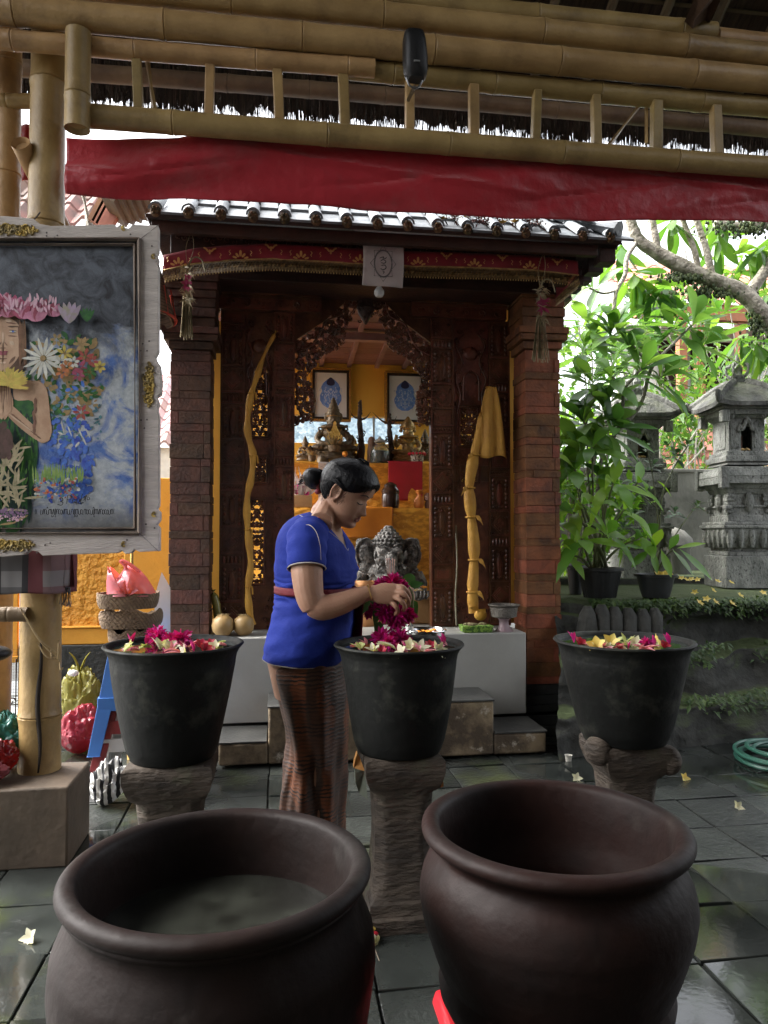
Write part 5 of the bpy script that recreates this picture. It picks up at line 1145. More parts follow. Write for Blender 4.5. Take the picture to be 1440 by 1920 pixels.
# ================================================================== big terracotta jars in front
TER = mat('dark_terracotta', (.0125, .0056, .0042), (.0055, .0030, .0025), rough=.5, rough2=.72, spec=.24, scale=4, bump=.3, bscale=26, spots=((.024, .020, .0175), 4.2, .58, .70))
def jar(cx, cy, zr_, r, label, body, innerz):
    T = thing('big_terracotta_jar', label, 'jar', (cx, cy, 0)); mb = MB(); rl = .0185
    o = [(.02, .0), (body[0][0]*.98, .0)]+[(a, b*zr_) for a, b in body]
    # rolled rim
    rim = [(r-rl*.9+math.cos(t)*rl*1.0, zr_-rl*.8+math.sin(t)*rl*.85) for t in np.linspace(-1.35, 3.0, 12)]
    inn = [(r-rl*2.1, zr_-rl*2.2), (r-rl*2.2, zr_-.12), (body[-3][0]-.03, zr_*.70), (body[len(body)//2-1][0]-.03, zr_*.5), (body[1][0]-.03, innerz+.02), (body[1][0]*.8-.03, innerz), (.02, innerz)]
    pr = o+rim+inn; q_ = []
    for i in range(len(pr)-1):
        n_ = 4 if (Vector(pr[i])-Vector(pr[i+1])).length > .04 else 1
        for k in range(n_): t = k/n_; q_.append((pr[i][0]+(pr[i+1][0]-pr[i][0])*t, pr[i][1]+(pr[i+1][1]-pr[i][1])*t))
    q_.append(pr[-1]); mb.lathe(q_, (cx, cy, 0), 96, wob=.018); mb.build('body', TER, T, ang=180, sub=1); return T
p = at(397, 1640, 1); 
def jc(pxl, pxr, pyc, Y): a, b = at(pxl, pyc, Y), at(pxr, pyc, Y); return (a.x+b.x)/2, (a.z+b.z)/2, (b.x-a.x)/2
YJ1 = 1.36; cx1, z1, r1_ = jc(103, 692, 1614, YJ1)
cx1 += .004
T = jar(cx1, YJ1, z1, r1_*.985, 'big open terracotta jar with cloudy water, front left', [(.17, .0), (.20, .12), (.24, .36), (.264, .56), (.276, .72), (.273, .81), (.25, .90), (.245, .93), (.262, .945)], .1)
mb = MB(); zq1 = z1-.125; mb.lathe([(.001, zq1), (.235, zq1)], (cx1, YJ1, 0), 40, cap=False)
mb.build('cloudy_water', mat('cloudy_water', (.030, .032, .026), (.012, .012, .010), rough=.06, scale=6, contrast=(.4, .56), bump=.25, bscale=10), T)
YJ2 = 1.42; cx2, z2, r2_ = jc(791, 1272, 1538, YJ2)
TER = mat('red_terracotta', (.016, .0056, .0040), (.0065, .0030, .0025), rough=.5, rough2=.7, spec=.24, scale=4, bump=.3, bscale=26, spots=((.022, .016, .013), 4.2, .60, .72))
T = jar(cx2, YJ2, z2, r2_*.985, 'big round bellied terracotta jar with embossed rings, front right', [(.09, .0), (.11, .15), (.15, .32), (.195, .47), (.236, .62), (.258, .72), (.265, .79), (.258, .85), (.244, .885), (.232, .905), (.226, .925), (.238, .945)], .08)
# red plastic dipper stool between the jars
T = thing('red_plastic_stool', 'small red plastic stool on the floor between the two big jars', 'stool', (at(850, 1900, 1.62).x, 1.62, 0)); REDP = mat('red_plastic', (.55, .02, .03), (.48, .015, .025), rough=.3, scale=4)
a = at(852, 1884, 1.55); cxs = a.x+.06; cys = 1.63; zs_ = a.z-.055
mb = MB(); mb.frust(cxs, cys, zs_-.035, zs_, .078, .078, .070, .070); mb.build('seat', REDP, T, bevel=.008)
for sx_ in (-1, 1):
    for sy in (-1, 1): mb = MB(); mb.tube([(cxs+sx_*.050, cys+sy*.050, zs_-.034), (cxs+sx_*.060, cys+sy*.060, 0)], .014, 8); mb.build('leg', REDP, T)
# little offering on the floor
p = atz(690, 1768, 0); T = thing('floor_offering', 'tiny palm leaf offering of petals on the floor behind the left big jar', 'offering', (p.x, p.y, 0))
mb = MB(); mb.lathe([(.03, 0), (.036, .014), (.034, .014), (.028, .004)], (p.x, p.y, .001), 12); mb.build('tray', mat('palm_leaf', (.45, .40, .20), (.30, .28, .12), rough=.7), T)
for m_, n_ in ((PW, 5), (PR, 4), (PY, 3), (PG, 3)):
    mb = MB(); mb.rand = True
    for k in range(n_): mb.ell((p.x+random.uniform(-.022, .022), p.y+random.uniform(-.022, .02), .02+random.uniform(0, .012)), (.012, .009, .007), n=7, m=5)
    mb.build('petals', m_, T)
mb = MB(); mb.tube([(p.x+.005, p.y-.01, .025), (p.x+.02, p.y-.10, .002)], .0012, 4); mb.build('incense_stick', mat('incense', (.5, .4, .3)), T)
# ================================================================== things on the left
# checked cloth round the post
T = thing('checked_cloth', 'grey and maroon checked cloth wrapped round the bamboo post below the painting', 'cloth', (post_bot.x, 3.05, at(60, 1115, 3.0).z))
def check_mat():
    m = bpy.data.materials.new('checked_weave'); m.use_nodes = True; nt = m.node_tree; N = nt.nodes; L = nt.links; b = N['Principled BSDF']; b.inputs['Roughness'].default_value = .85
    tc = N.new('ShaderNodeTexCoord'); sp = N.new('ShaderNodeSeparateXYZ'); L.new(tc.outputs['Object'], sp.inputs[0])
    def stripe(sock, per, off, w1):
        a = N.new('ShaderNodeMath'); a.operation = 'ADD'; a.inputs[1].default_value = off; L.new(sock, a.inputs[0])
        md = N.new('ShaderNodeMath'); md.operation = 'PINGPONG'; md.inputs[1].default_value = per; L.new(a.outputs[0], md.inputs[0])
        g_ = N.new('ShaderNodeMath'); g_.operation = 'GREATER_THAN'; g_.inputs[1].default_value = w1; L.new(md.outputs[0], g_.inputs[0]); return g_.outputs[0]
    s1 = stripe(sp.outputs['X'], .075, .0, .0375); s2 = stripe(sp.outputs['Z'], .06, .0, .030); s3 = stripe(sp.outputs['X'], .15, .09, .075)
    m1 = N.new('ShaderNodeMix'); m1.data_type = 'RGBA'; m1.inputs[6].default_value = (.022, .020, .022, 1); m1.inputs[7].default_value = (.12, .03, .035, 1); L.new(s3, m1.inputs[0])
    m2 = N.new('ShaderNodeMix'); m2.data_type = 'RGBA'; L.new(m1.outputs[2], m2.inputs[6]); m2.inputs[7].default_value = (.20, .19, .185, 1)
    ml = N.new('ShaderNodeMath'); ml.operation = 'MULTIPLY'; L.new(s1, ml.inputs[0]); a = N.new('ShaderNodeMath'); a.operation = 'MULTIPLY_ADD'; L.new(s2, a.inputs[0]); a.inputs[1].default_value = .55; a.inputs[2].default_value = .35
    L.new(a.outputs[0], ml.inputs[1]); L.new(ml.outputs[0], m2.inputs[0]); L.new(m2.outputs[2], b.inputs['Base Color']); return m
CHK = check_mat(); zt_c, zb_c = at(60, 1015, 2.98).z, at(60, 1114, 2.98).z
mb = MB()
def wrap(u, v):
    x0_, x1_ = at(-150, 1080, 2.98).x, at(128, 1080, 2.98).x; x = x0_+(x1_-x0_)*u
    return (x+.006*nz(v*4, u*5), 2.985+.012*nz(x*14, v*1.5)+(0.12*max(0, u-.88)/.12 if u > .88 else 0), zt_c+(zb_c-zt_c)*v+.006*nz(x*9))
mb.grid(wrap, 90, 20); mb.build('cloth', CHK, T, solid=.003)
mb = MB(); mb.grid(lambda u, v: (at(112+20*u, 1040, 3.05).x+.02*v*(u-.3), 3.05+.02*u+.012*math.sin(u*9+v), zt_c+(zb_c+.02-zt_c)*v), 12, 10); mb.build('cloth_end', CHK, T, solid=.003)
mb = MB()
for k in range(40): x = at(113+18*random.random(), 1100, 3.05).x; y = 3.05+random.uniform(0, .02); mb.tube([(x, y, zb_c+.02), (x+random.uniform(-.008, .008), y, zb_c-.045-random.uniform(0, .012))], .0012, 3)
mb.build('tassel_fringe', mat('grey_yarn', (.17, .17, .18), rough=.9), T)
# crumpled plastic bags
def bag(label, cx, cy, z0, rx, ry, h, m, seed, knot=True, name='plastic_bag', tilt=0, freq=3.2, amp=.22):
    rs = random.Random(seed); mb = MB(); n, mm = 90, 54; rsn = []
    for j in range(mm+1):
        v = j/mm; ph = math.pi*v; ring = []
        for i in range(n):
            t = 2*math.pi*i/n; d = Vector((math.sin(ph)*math.cos(t), math.sin(ph)*math.sin(t), -math.cos(ph)))
            f_ = 1+.75*amp*mnoise.noise(d*freq*.55+Vector((seed, 0, 0)))-.45*amp*abs(mnoise.noise(d*freq*.9+Vector((0, seed, 0))))+.012*math.sin(t*13+v*9)*v-.055*max(0, .22-abs(mnoise.noise(d*3.6+Vector((seed, 3, 0)))))/.22-.03*max(0, .2-abs(mnoise.noise(d*8+Vector((3, seed, 0)))))/.2
            zz = (d.z*.5+.5)**.85; ring.append(Vector((cx+d.x*rx*f_+tilt*zz, cy+d.y*ry*f_, max(z0, z0+h*zz*f_+.0))))
        rsn.append(ring)
    mb.rings(rsn, cap=False)
    if knot:
        for s_ in (-1, 1): mb.tube(bez([(cx+tilt, cy, z0+h*.93), (cx+tilt+s_*.03, cy, z0+h*1.12), (cx+tilt+s_*.06, cy-.01, z0+h*1.22)], 4), [.02, .02, .018, .016, .014, .012, .010, .008, .004], 7, flat=.35)
    o = mb.build(name, m, ang=60); return tag(o, label, 'bag')
def plastic(name, c, c2=None, tr=.35):
    m = leafmat(name, c, c2 or tuple(x*.8 for x in c), rough=.22, tl=tr, rnd=0); nt = m.node_tree
    return m
bp_ = lambda px, py, Y: at(px, py, Y)
c_ = bp_(150, 1378, 4.25); bag('pink red plastic bag full of scraps on the floor left of the blue stool', c_.x-.03, 4.35, .0, .115, .14, .26, plastic('bag_pink_red', (.30, .03, .05)), 3, knot=False)
c_ = bp_(146, 1300, 4.6); bag('yellow plastic bag with a small label stacked behind the pink red bag', c_.x-.02, 4.72, .0, .125, .12, .41, plastic('bag_yellow', (.26, .24, .055)), 5)
mb = MB(); c_ = bp_(137, 1262, 4.58); mb.add([c_+Vector((.032*math.cos(t), .0, .02*math.sin(t))) for t in np.linspace(0, 6.0, 14)], [tuple(range(14))]); o = mb.build('bag_label', mat('white_label', (.75, .75, .72)), solid=.001); tag(o, 'small oval white label stuck on the yellow plastic bag', 'label')
c_ = bp_(10, 1380, 3.0); bag('teal plastic bag on the post footing at the left edge', c_.x-.04, 3.12, foot_z+.0, .10, .08, .22, plastic('bag_teal', (.04, .17, .14)), 7, knot=False)
bag('bright red plastic bag on the post footing left of the post', c_.x-.045, 2.99, foot_z, .095, .08, .165, plastic('bag_red', (.24, .01, .01)), 9, knot=False)
bag('dull pink plastic bag at the front of the post footing', c_.x-.06, 2.93, foot_z, .10, .05, .085, plastic('bag_dull_pink', (.30, .08, .09)), 10, knot=False)
mb = MB(); c_ = at(0, 1225, 2.95); mb.ell((c_.x-.03, 2.95, c_.z), (.07, .06, .03), n=20, m=10); mb.tube([(c_.x-.03, 2.95, c_.z), (c_.x-.15, 2.95, c_.z+.05)], .02, 8); o = mb.build('black_ladle', SPK); tag(o, 'round black pan edge poking in at the left side of the picture', 'pan')
# striped black and white bag
def stripes_mat():
    return mat('zebra_cloth', (.66, .66, .64), (.60, .60, .58), rough=.8, scale=4, wave=((.012, .012, .014), 9.5, .5, 'X', 3.0), bump=.2)
zb = stripes_mat()
for n_ in zb.node_tree.nodes:
    if n_.type == 'MAP_RANGE' and abs(n_.inputs['From Min'].default_value-.5) < 1e-6: n_.inputs['From Min'].default_value = .48; n_.inputs['From Max'].default_value = .54
c_ = atz(190, 1518, 0); bag('black and white striped cloth bag slumped on the floor beside the post footing', c_.x, c_.y+.05, 0, .085, .075, .20, zb, 15, knot=False, name='striped_bag', tilt=.035, freq=4, amp=.45)
# stack of plastic stools with baskets on top
def stool(name, label, m, cx, cy, z0, h, tw_, bw, grp):
    T = thing(name, label, 'stool', (cx, cy, z0), grp); mb = MB(); mb.frust(cx, cy, z0+h-.02, z0+h, tw_+.006, tw_+.006, tw_, tw_); mb.build('seat', m, T, bevel=.006)
    for sx_ in (-1, 1):
        for sy in (-1, 1):
            mb = MB(); a = .022; x0_, y0_, x1_, y1_ = cx+sx_*bw, cy+sy*bw, cx+sx_*tw_, cy+sy*tw_
            mb.add([(x0_-sx_*i*.055, y0_-sy*j*.055, z0) for i, j in ((0, 0), (1, 0), (1, .12), (.12, .12), (.12, 1), (0, 1))]+[(x1_-sx_*i*.075, y1_-sy*j*.075, z0+h-.02) for i, j in ((0, 0), (1, 0), (1, .12), (.12, .12), (.12, 1), (0, 1))],
                   [(0, 1, 2, 3, 4, 5), (11, 10, 9, 8, 7, 6)]+[(i, (i+1) % 6, (i+1) % 6+6, i+6) for i in range(6)]); mb.build('leg', m, T, smooth=False, bevel=.002)
    mb = MB(); k = .45; w2 = bw+(tw_-bw)*k-.002; zc = z0+h*k
    for s_ in (-1, 1): mb.box(cx-w2, cx+w2, cy+s_*w2-.004, cy+s_*w2+.004, zc-.03, zc+.03); mb.box(cx+s_*w2-.004, cx+s_*w2+.004, cy-w2+.005, cy+w2-.005, zc-.03, zc+.03)
    mb.build('brace', m, T, smooth=False, bevel=.002); return T
BLU = mat('blue_plastic', (.045, .15, .42), (.035, .11, .33), rough=.35, scale=4); WH2 = mat('grey_plastic', (.42, .42, .42), (.3, .3, .3), rough=.4); RD2 = mat('maroon_plastic', (.20, .03, .035), rough=.4)
ys_ = 3.62; a = at(202, 1206, ys_); cxs = a.x+.155; zt_s = a.z; g_ = 'nested plastic stools behind the left pot'
stool('plastic_stool', 'grey plastic stool, lowest of the nested stack behind the left pot', WH2, cxs, ys_+.16, .0, zt_s-.17, .145, .235, g_)
stool('plastic_stool', 'maroon plastic stool in the middle of the nested stack behind the left pot', RD2, cxs, ys_+.16, .08, zt_s-.17, .14, .225, g_)
stool('plastic_stool', 'blue plastic stool, topmost of the nested stack behind the left pot', BLU, cxs, ys_+.16, .20, zt_s-.20, .15, .225, g_)
BSK = mat('woven_palm', (.22, .155, .095), (.12, .08, .05), rough=.85, scale=18, bump=1.2, bscale=90, wave=((.12, .08, .05), 30, .5, 'DIAGONAL', 2))
def basket(label, px0, px1, py0, py1, Y, seed, wob=.1):
    a, b = at(px0, py0, Y), at(px1, py0, Y); r = (b.x-a.x)/2; cx = (a.x+b.x)/2; z0 = at(px0, py1, Y).z; h = a.z-z0
    mb = MB(); n = 40; rs_ = []
    for rr, z in ((.90, 0), (.97, .3), (1.0, .7), (1.0, 1.0), (.96, 1.0), (.94, .6), (.88, .08), (.05, .06)):
        rs_.append([(cx+r*rr*math.copysign(abs(math.cos(t))**.75, math.cos(t)), Y+.8*r*rr*math.copysign(abs(math.sin(t))**.75, math.sin(t)), z0+h*z+wob*h*nz(math.cos(t)*2+seed, math.sin(t)*2)*z) for t in [2*math.pi*k/n for k in range(n)]])
    mb.rings(rs_); o = mb.build('woven_basket', BSK, ang=60); tag(o, label, 'basket', 'woven baskets stacked on the stools'); return cx, z0, h, r
b1 = basket('squashed woven basket, lowest on the stools behind the left pot', 203, 284, 1178, 1206, 3.72, 1, .5)
b2 = basket('torn woven basket in the middle of the basket stack', 187, 305, 1147, 1176, 3.74, 2, .6)
b3 = basket('woven basket holding the pink plastic bag, top of the basket stack', 183, 298, 1111, 1140, 3.70, 3, .1)
plastic('bag_hot_pink', (.62, .22, .27), tr=.5)
ol = [at(a_, b_, 3.68) for a_, b_ in ((200, 1116), (199, 1092), (202, 1068), (207, 1062), (214, 1076), (221, 1084), (230, 1070), (238, 1060), (252, 1062), (264, 1070), (275, 1082), (284, 1096), (291, 1108), (292, 1116))]
cc_ = at(244, 1116, 3.68); mb = MB()
for sg in (-1, 1):
    rings_ = []
    for s_, y_ in ((1, 0), (.93, .035), (.78, .065), (.55, .085), (.3, .09), (.03, .09)):
        rings_.append([cc_+(p-cc_)*s_+Vector((0, sg*(y_+.012*math.sin(i*2.3+s_*4)*min(1, (1-s_)*4)), .004*math.sin(i*1.7)*(1-s_))) for i, p in enumerate(ol)])
    mb.rings(rings_, closed=False)
PINKBAG = mb.build('plastic_bag', MATS['bag_hot_pink'], ang=50, sub=0); tag(PINKBAG, 'bright pink plastic bag folded into points inside the topmost woven basket', 'bag')
mb = MB(); mb.tube(bez([at(212, 1100, 3.64), at(206, 1075, 3.64), at(202, 1062, 3.64)], 4), [.016, .018, .017, .016, .014, .012, .010, .007, .004], 8, flat=.4)
mb.tube(bez([at(215, 1095, 3.64), at(236, 1066, 3.64), at(226, 1052, 3.64), at(240, 1056, 3.64), at(262, 1072, 3.64)], 4), .009, 6)
mb.build('bag_handle', MATS['bag_hot_pink'], PINKBAG)
mb = MB(); q_ = [at(a_, b_, 3.95) for a_, b_ in ((303, 1073), (319, 1102), (319, 1200), (288, 1200), (290, 1140), (294, 1104))]; mb.plate([(p.x, p.z) for p in q_], 3.95, 3.958); o = mb.build('paper_bag', mat('cream_paper', (.62, .55, .48), (.55, .48, .42), rough=.8)); tag(o, 'pointed cream paper bag propped between the baskets and the brick pillar', 'paper bag')
# ================================================================== altar inside the shrine
BROC = mat('gold_brocade', (.78, .38, .05), (.52, .22, .028), rough=.38, scale=14, stretch=(1, 1, 2.2), contrast=(.42, .56), bump=1.2, bscale=22, metal=.15, spots=((.72, .46, .14), 22, .60, .68))
ORC = mat('orange_satin', (.75, .27, .028), (.62, .20, .018), rough=.45, scale=3, bump=.4, bscale=12)
RDC = mat('red_altar_cloth', (.36, .012, .022), (.28, .01, .018), rough=.6, scale=4, bump=.2)
GYC = mat('grey_white_cloth', (.48, .42, .40), (.38, .34, .33), rough=.8)
def drape(name, label, m, px0, px1, pyt, pyb, Y, back=.35, amp=.012, seed=0, cat='cloth', wave_b=0):
    a, b = at(px0, pyt, Y), at(px1, pyt, Y); z0, z1 = at((px0+px1)/2, pyb, Y).z, (a.z+b.z)/2; mb = MB()
    def fn(u, v):
        x = a.x+(b.x-a.x)*u
        if v < .25: return (x, Y+back*(1-v/.25), z1+.004)
        t = (v-.25)/.75; return (x, Y-.004+amp*t*math.sin(x*24+seed)+amp*.7*nz(x*7+seed, t*2)*t, z1+(z0-z1)*t+wave_b*t*nz(x*5+seed))
    mb.grid(fn, 50, 24); o = mb.build(name, m, solid=.002, ang=180); return tag(o, label, cat)
def table(label, px0, px1, pyt, Y, depth, m, extra):
    a, b = at(px0, pyt, Y), at(px1, pyt, Y); z = (a.z+b.z)/2; T = thing('altar_table', label, 'altar table', ((a.x+b.x)/2, Y, zpl))
    mb = MB(); mb.box(a.x, b.x, Y+.012, Y+depth, z-.03, z); mb.build('table_top', WOODD, T, bevel=.004)
    for x in (a.x+.04, b.x-.04):
        for y in (Y+.05, Y+depth-.04): mb = MB(); mb.box(x-.025, x+.025, y-.025, y+.025, zpl, z-.031); mb.build('leg', WOODD, T, bevel=.003)
    return z
YU, YL_ = 5.62, 5.18
zU = table('upper tier of the altar carrying the statues under gold brocade', 500, 868, 868, YU, .5, BROC, 0)
zL = table('lower tier of the altar draped in orange and gold cloth', 500, 868, 953, YL_, .42, BROC, 0)
drape('altar_cloth', 'gold brocade covering the front of the upper altar tier', BROC, 505, 862, 868, 960, YU, .49)
drape('altar_cloth', 'gold brocade covering the front of the lower altar tier down to the floor', BROC, 505, 862, 953, 1150, YL_, .41)
drape('altar_cloth', 'pale grey cloth strip hanging over the upper altar tier behind her hair', GYC, 597, 640, 866.5, 935, YU-.012, .3, .003)
drape('altar_cloth', 'dark red cloth hanging over the right part of the upper altar tier', RDC, 728, 792, 865, 938, YU-.012, .35, .010, 2, wave_b=.02)
drape('altar_cloth', 'plain orange cloth hanging over the middle of the lower altar tier', ORC, 640, 736, 951, 1008, YL_-.012, .35, .006, 4)
WH_, BLUEM = mat('picture_paper', (.66, .66, .68), (.60, .60, .63), rough=.5), mat('blue_mask_ink', (.06, .16, .55), (.20, .33, .68), rough=.6, scale=26, contrast=(.3, .7), spots=((.02, .03, .12), 14, .56, .70))
def picture(px0, px1, py0, py1, label, seed):
    Y = Yb-.05; f_ = pl(Y); a, b = f_(px0, py1), f_(px1, py0); x0, z0, x1, z1 = a[0], a[1], b[0], b[1]
    T = thing('framed_picture', label, 'picture', ((x0+x1)/2, Y, z0), 'framed blue mask pictures on the yellow wall')
    def fr(name, o0, o1, y, m):
        mb = MB()
        mb.box(x0+o0, x1-o0, y, Yb-.002, z0+o0, z0+o1); mb.box(x0+o0, x1-o0, y, Yb-.002, z1-o1, z1-o0); mb.box(x0+o0, x0+o1, y+.0005, Yb-.003, z0+o1+.0002, z1-o1-.0002); mb.box(x1-o1, x1-o0, y+.0005, Yb-.003, z0+o1+.0002, z1-o1-.0002); mb.build(name, m, T, smooth=False, bevel=.002)
    fr('gilt_frame', 0, .016, Y-.02, mat('old_gilt', (.42, .20, .03), (.25, .11, .02), rough=.4, metal=.5, scale=40, bump=1.5, bscale=90)); fr('dark_liner', .0162, .036, Y-.01, mat('dark_liner', (.03, .02, .014), rough=.4))
    mb = MB(); mb.box(x0+.036, x1-.036, Y+.01, Yb-.004, z0+.036, z1-.036); mb.build('paper', WH_, T, smooth=False)
    cx, cz = (x0+x1)/2, (z0+z1)/2; H = (z1-z0)
    mb = MB(); pts = []
    for k in range(72):
        t = 2*math.pi*k/72; s_ = abs(math.sin(t/2+0)); x = math.sin(t); z = math.cos(t)
        prof_ = np.interp(z, [-1, -.8, -.5, -.2, .05, .3, .6, .85, 1], [.30, .75, .98, 1.0, .80, .88, .72, .34, .02])
        pts.append((cx+math.copysign(prof_, x)*H*.205*(1+.05*nz(t*4, seed))*(1 if abs(x) > .02 else .1), cz+.02+z*H*.29))
    mb.plate(pts, Y+.0075, Y+.0095); mb.build('mask_print', BLUEM, T, smooth=False)
    mb = MB()
    mb.plate([(cx+H*.075*math.sin(t)*(1-.4*math.cos(t)), cz+.02+H*.21+H*.08*math.cos(t)) for t in np.linspace(0, 6.0, 14)], Y+.0065, Y+.0072); mb.build('dark_crown_print', mat('ink_navy', (.03, .03, .10)), T, smooth=False)
    mb = MB()
    for k in range(46):
        x, z = random.gauss(0, .045)*H*2, random.uniform(-.22, .15)*H
        for s_ in (-1, 1): mb.ell((cx+s_*abs(x), Y+.0068, cz+z), (.004, .0015, .008), n=5, m=4)
    mb.build('pale_speckle', mat('ink_pale', (.45, .55, .78)), T, smooth=False)
picture(582, 658, 692, 789, 'gilt framed blue mask picture behind the dark bronze statue', 1); picture(722, 797, 698, 794, 'gilt framed blue mask picture half hidden by the carved arch on the right', 2)
BRZ = mat('dark_bronze', (.085, .062, .042), (.15, .11, .06), rough=.45, metal=.35, scale=16, bump=.8, bscale=50); BRS = mat('old_brass', (.42, .27, .10), (.18, .11, .045), rough=.42, metal=.6, scale=16, bump=.8, bscale=50)
def remesh(o, vox, sm=4):
    md = o.modifiers.new('r', 'REMESH'); md.mode = 'VOXEL'; md.voxel_size = vox; md.use_smooth_shade = True
    if sm: m2 = o.modifiers.new('sm', 'SMOOTH'); m2.iterations = sm; m2.factor = .5
    return o
def deity(label, px, pyt, pyb, Y, m, crown='tall', gold=False):
    b = at(px, pyb, Y); H = at(px, pyt, Y).z-b.z; T = thing('seated_statue', label, 'statue', b); s = H/.44; mb = MB(); c = b
    E = lambda x, y, z, r: mb.ell(c+Vector((x, y, z))*s, [q*s for q in r], n=14, m=10)
    mb.lathe([(.155*s, 0), (.16*s, .02*s), (.14*s, .035*s), (.15*s, .05*s)], c, 24, sq=.7)
    E(0, 0, .075, (.14, .09, .035)); E(-.10, -.03, .08, (.07, .05, .03)); E(.10, -.03, .08, (.07, .05, .03)); E(0, -.05, .075, (.07, .04, .022))
    E(0, .01, .14, (.062, .05, .075)); E(0, .01, .19, (.085, .05, .045)); E(0, 0, .245, (.028, .028, .03))
    E(0, -.008, .285, (.045, .050, .055)); E(0, -.02, .235, (.095, .05, .022))
    E(0, -.05, .280, (.008, .012, .012)); E(0, -.045, .262, (.014, .008, .005)); E(-.043, 0, .278, (.008, .014, .022)); E(.043, 0, .278, (.008, .014, .022))
    for s_ in (-1, 1):
        E(s_*.016, -.042, .292, (.011, .006, .005))
        mb.tube(bez([c+Vector(q)*s for q in ((s_*.082, .01, .205), (s_*.115, .0, .15), (s_*.095, -.045, .115) if s_ > 0 or not gold else (s_*.135, -.03, .18), (s_*.03, -.075, .11) if s_ > 0 or not gold else (s_*.12, -.05, .25))], 4), [.026*s]*5+[.02*s]*5+[.017*s]*3, 8)
        mb.scroll((c.x+s_*.095*s, c.z+.225*s), .024*s, 1, 1.1, .010*s, y=c.y, hand=s_)
    if crown == 'tall':
        [mb.lathe([(r_*.85*s, (z_-.012)*s), (r_*s, z_*s), (r_*.8*s, (z_+.014)*s)], c, 16) for r_, z_ in ((.056, .318), (.050, .338), (.046, .358), (.038, .378), (.030, .398), (.020, .418), (.010, .436))]; [mb.ell(c+Vector((sx_*.052, .0, .31))*s, (.016*s, .016*s, .03*s)) for sx_ in (-1, 1)]
    else:
        mb.lathe([(.045*s, .31*s), (.06*s, .34*s), (.05*s, .38*s), (.03*s, .41*s), (.01*s, .44*s)], c, 12, sq=.7)
        for k in range(9): t = math.pi*k/8; mb.ell(c+Vector((math.cos(t)*.068, .02, .30+math.sin(t)*.09))*s, .020*s, n=8, m=6)
    o = mb.build('figure', m, T); remesh(o, .004*max(s, .7), 2)
    mb = MB(); mb.tube([c+Vector((math.cos(t)*.05, math.sin(t)*.05-.0, .312))*s for t in np.linspace(0, 6.28, 24)], .005*s, 6)
    mb.tube(bez([c+Vector(q)*s for q in ((-.06, -.03, .225), (-.03, -.055, .19), (0, -.062, .175), (.03, -.055, .19), (.06, -.03, .225))], 4), .006*s, 6)
    for k in range(10): mb.ell(c+Vector((-.045+.01*k, -.058+.0012*(k-4.5)**2*.5, .178+.0016*(k-4.5)**2*.5))*s, .005*s, n=6, m=4)
    mb.build('ornament', BRS if not gold else GOLD, T); return T
deity('dark bronze seated statue with a tall crown on the upper altar tier', 625, 748, 862, 5.85, BRZ); deity('small brass seated statue with a haloed head and raised hand, right on the altar', 765, 781, 864, 5.82, BRS, 'halo', True)
deity('tiny dark bronze figure at the left end of the upper altar tier', 572, 818, 864, 5.9, BRZ); deity('tiny brass figure between the dark statue and the driftwood carving', 660, 815, 864, 5.92, BRS, 'halo', True); deity('tiny dark bronze figure at the right end of the upper altar tier', 797, 806, 864, 5.92, BRZ)
DW = mat('dark_driftwood', (.065, .035, .022), (.03, .018, .012), rough=.7, scale=12, bump=1, bscale=40)
zt_u = zU
def on_u(px, Y=5.8): a = at(px, 868, Y); return Vector((a.x, Y, zU+.006))
def wood_bird(label, px, pyt, wings, Y):
    b = on_u(px, Y); top = at(px+(2 if pyt < 760 else 0), pyt, Y); T = thing('carved_wood_post', label, 'carving', b, 'winged driftwood carvings on the altar'); mb = MB(); h = top.z-b.z
    mb.tube(bez([b, b+Vector((.01, 0, h*.35)), b+Vector((-.005, 0, h*.7)), top], 5), [.032]*5+[.022]*5+[.016]*4+[.010, .006], 8)
    for k in range(22): z = h*(.62+.36*random.random()); mb.ell(b+Vector((random.uniform(-.012, .012), -.012, z)), (.010, .010, .012), n=6, m=4)
    for k in range(8): mb.scroll((b.x+random.uniform(-.03, .03), b.z+h*random.uniform(.25, .55)), .018, random.uniform(0, 6), 1, .006, y=Y-.02, n=8)
    o = mb.build('stem', DW, T); mb = MB()
    for (dx0, dz0, dx1, dz1) in wings: A = b+Vector((dx0*.2, 0, dz0*h)); B_ = b+Vector((dx1, 0, dz1*h)); mb.tube(bez([A, (A+B_)/2-Vector((0, 0, .012)), B_], 5), [.018, .018, .017, .015, .013, .011, .009, .007, .005, .003, .002], 7, flat=.5)
    mb.build('wing', DW, T); return T
wood_bird('winged driftwood carving standing between the two pictures', 675, 750, [(-.1, .72, -.075, .80), (.1, .70, .085, .82)], 5.86); wood_bird('winged driftwood carving with a long left horn beside the brass statue', 731, 775, [(-.1, .80, -.14, 1.02), (.1, .80, .055, .95), (-.1, .30, -.06, .42), (.1, .2, .06, .38)], 5.84)
mb = MB(); b = on_u(697, 5.76); mb.lathe([(.034, 0), (.032, .05), (.036, .10), (.030, .15), (.034, .175), (.022, .205), (.006, .215)], b, 12, wob=.5); o = mb.build('wrapped_bundle', mat('brown_wrap', (.16, .085, .05), (.09, .05, .03), rough=.7, bump=1)); tag(o, 'brown wrapped bundle on the altar left of the glass jar', 'bundle')
b = on_u(712, 5.74); T = thing('glass_jar', 'lidded glass jar holding something dark green on the altar', 'jar', b); mb = MB(); mb.lathe([(.072, 0), (.078, .02), (.076, .10), (.058, .135), (.044, .15), (.046, .16), (.02, .165)], b, 28)
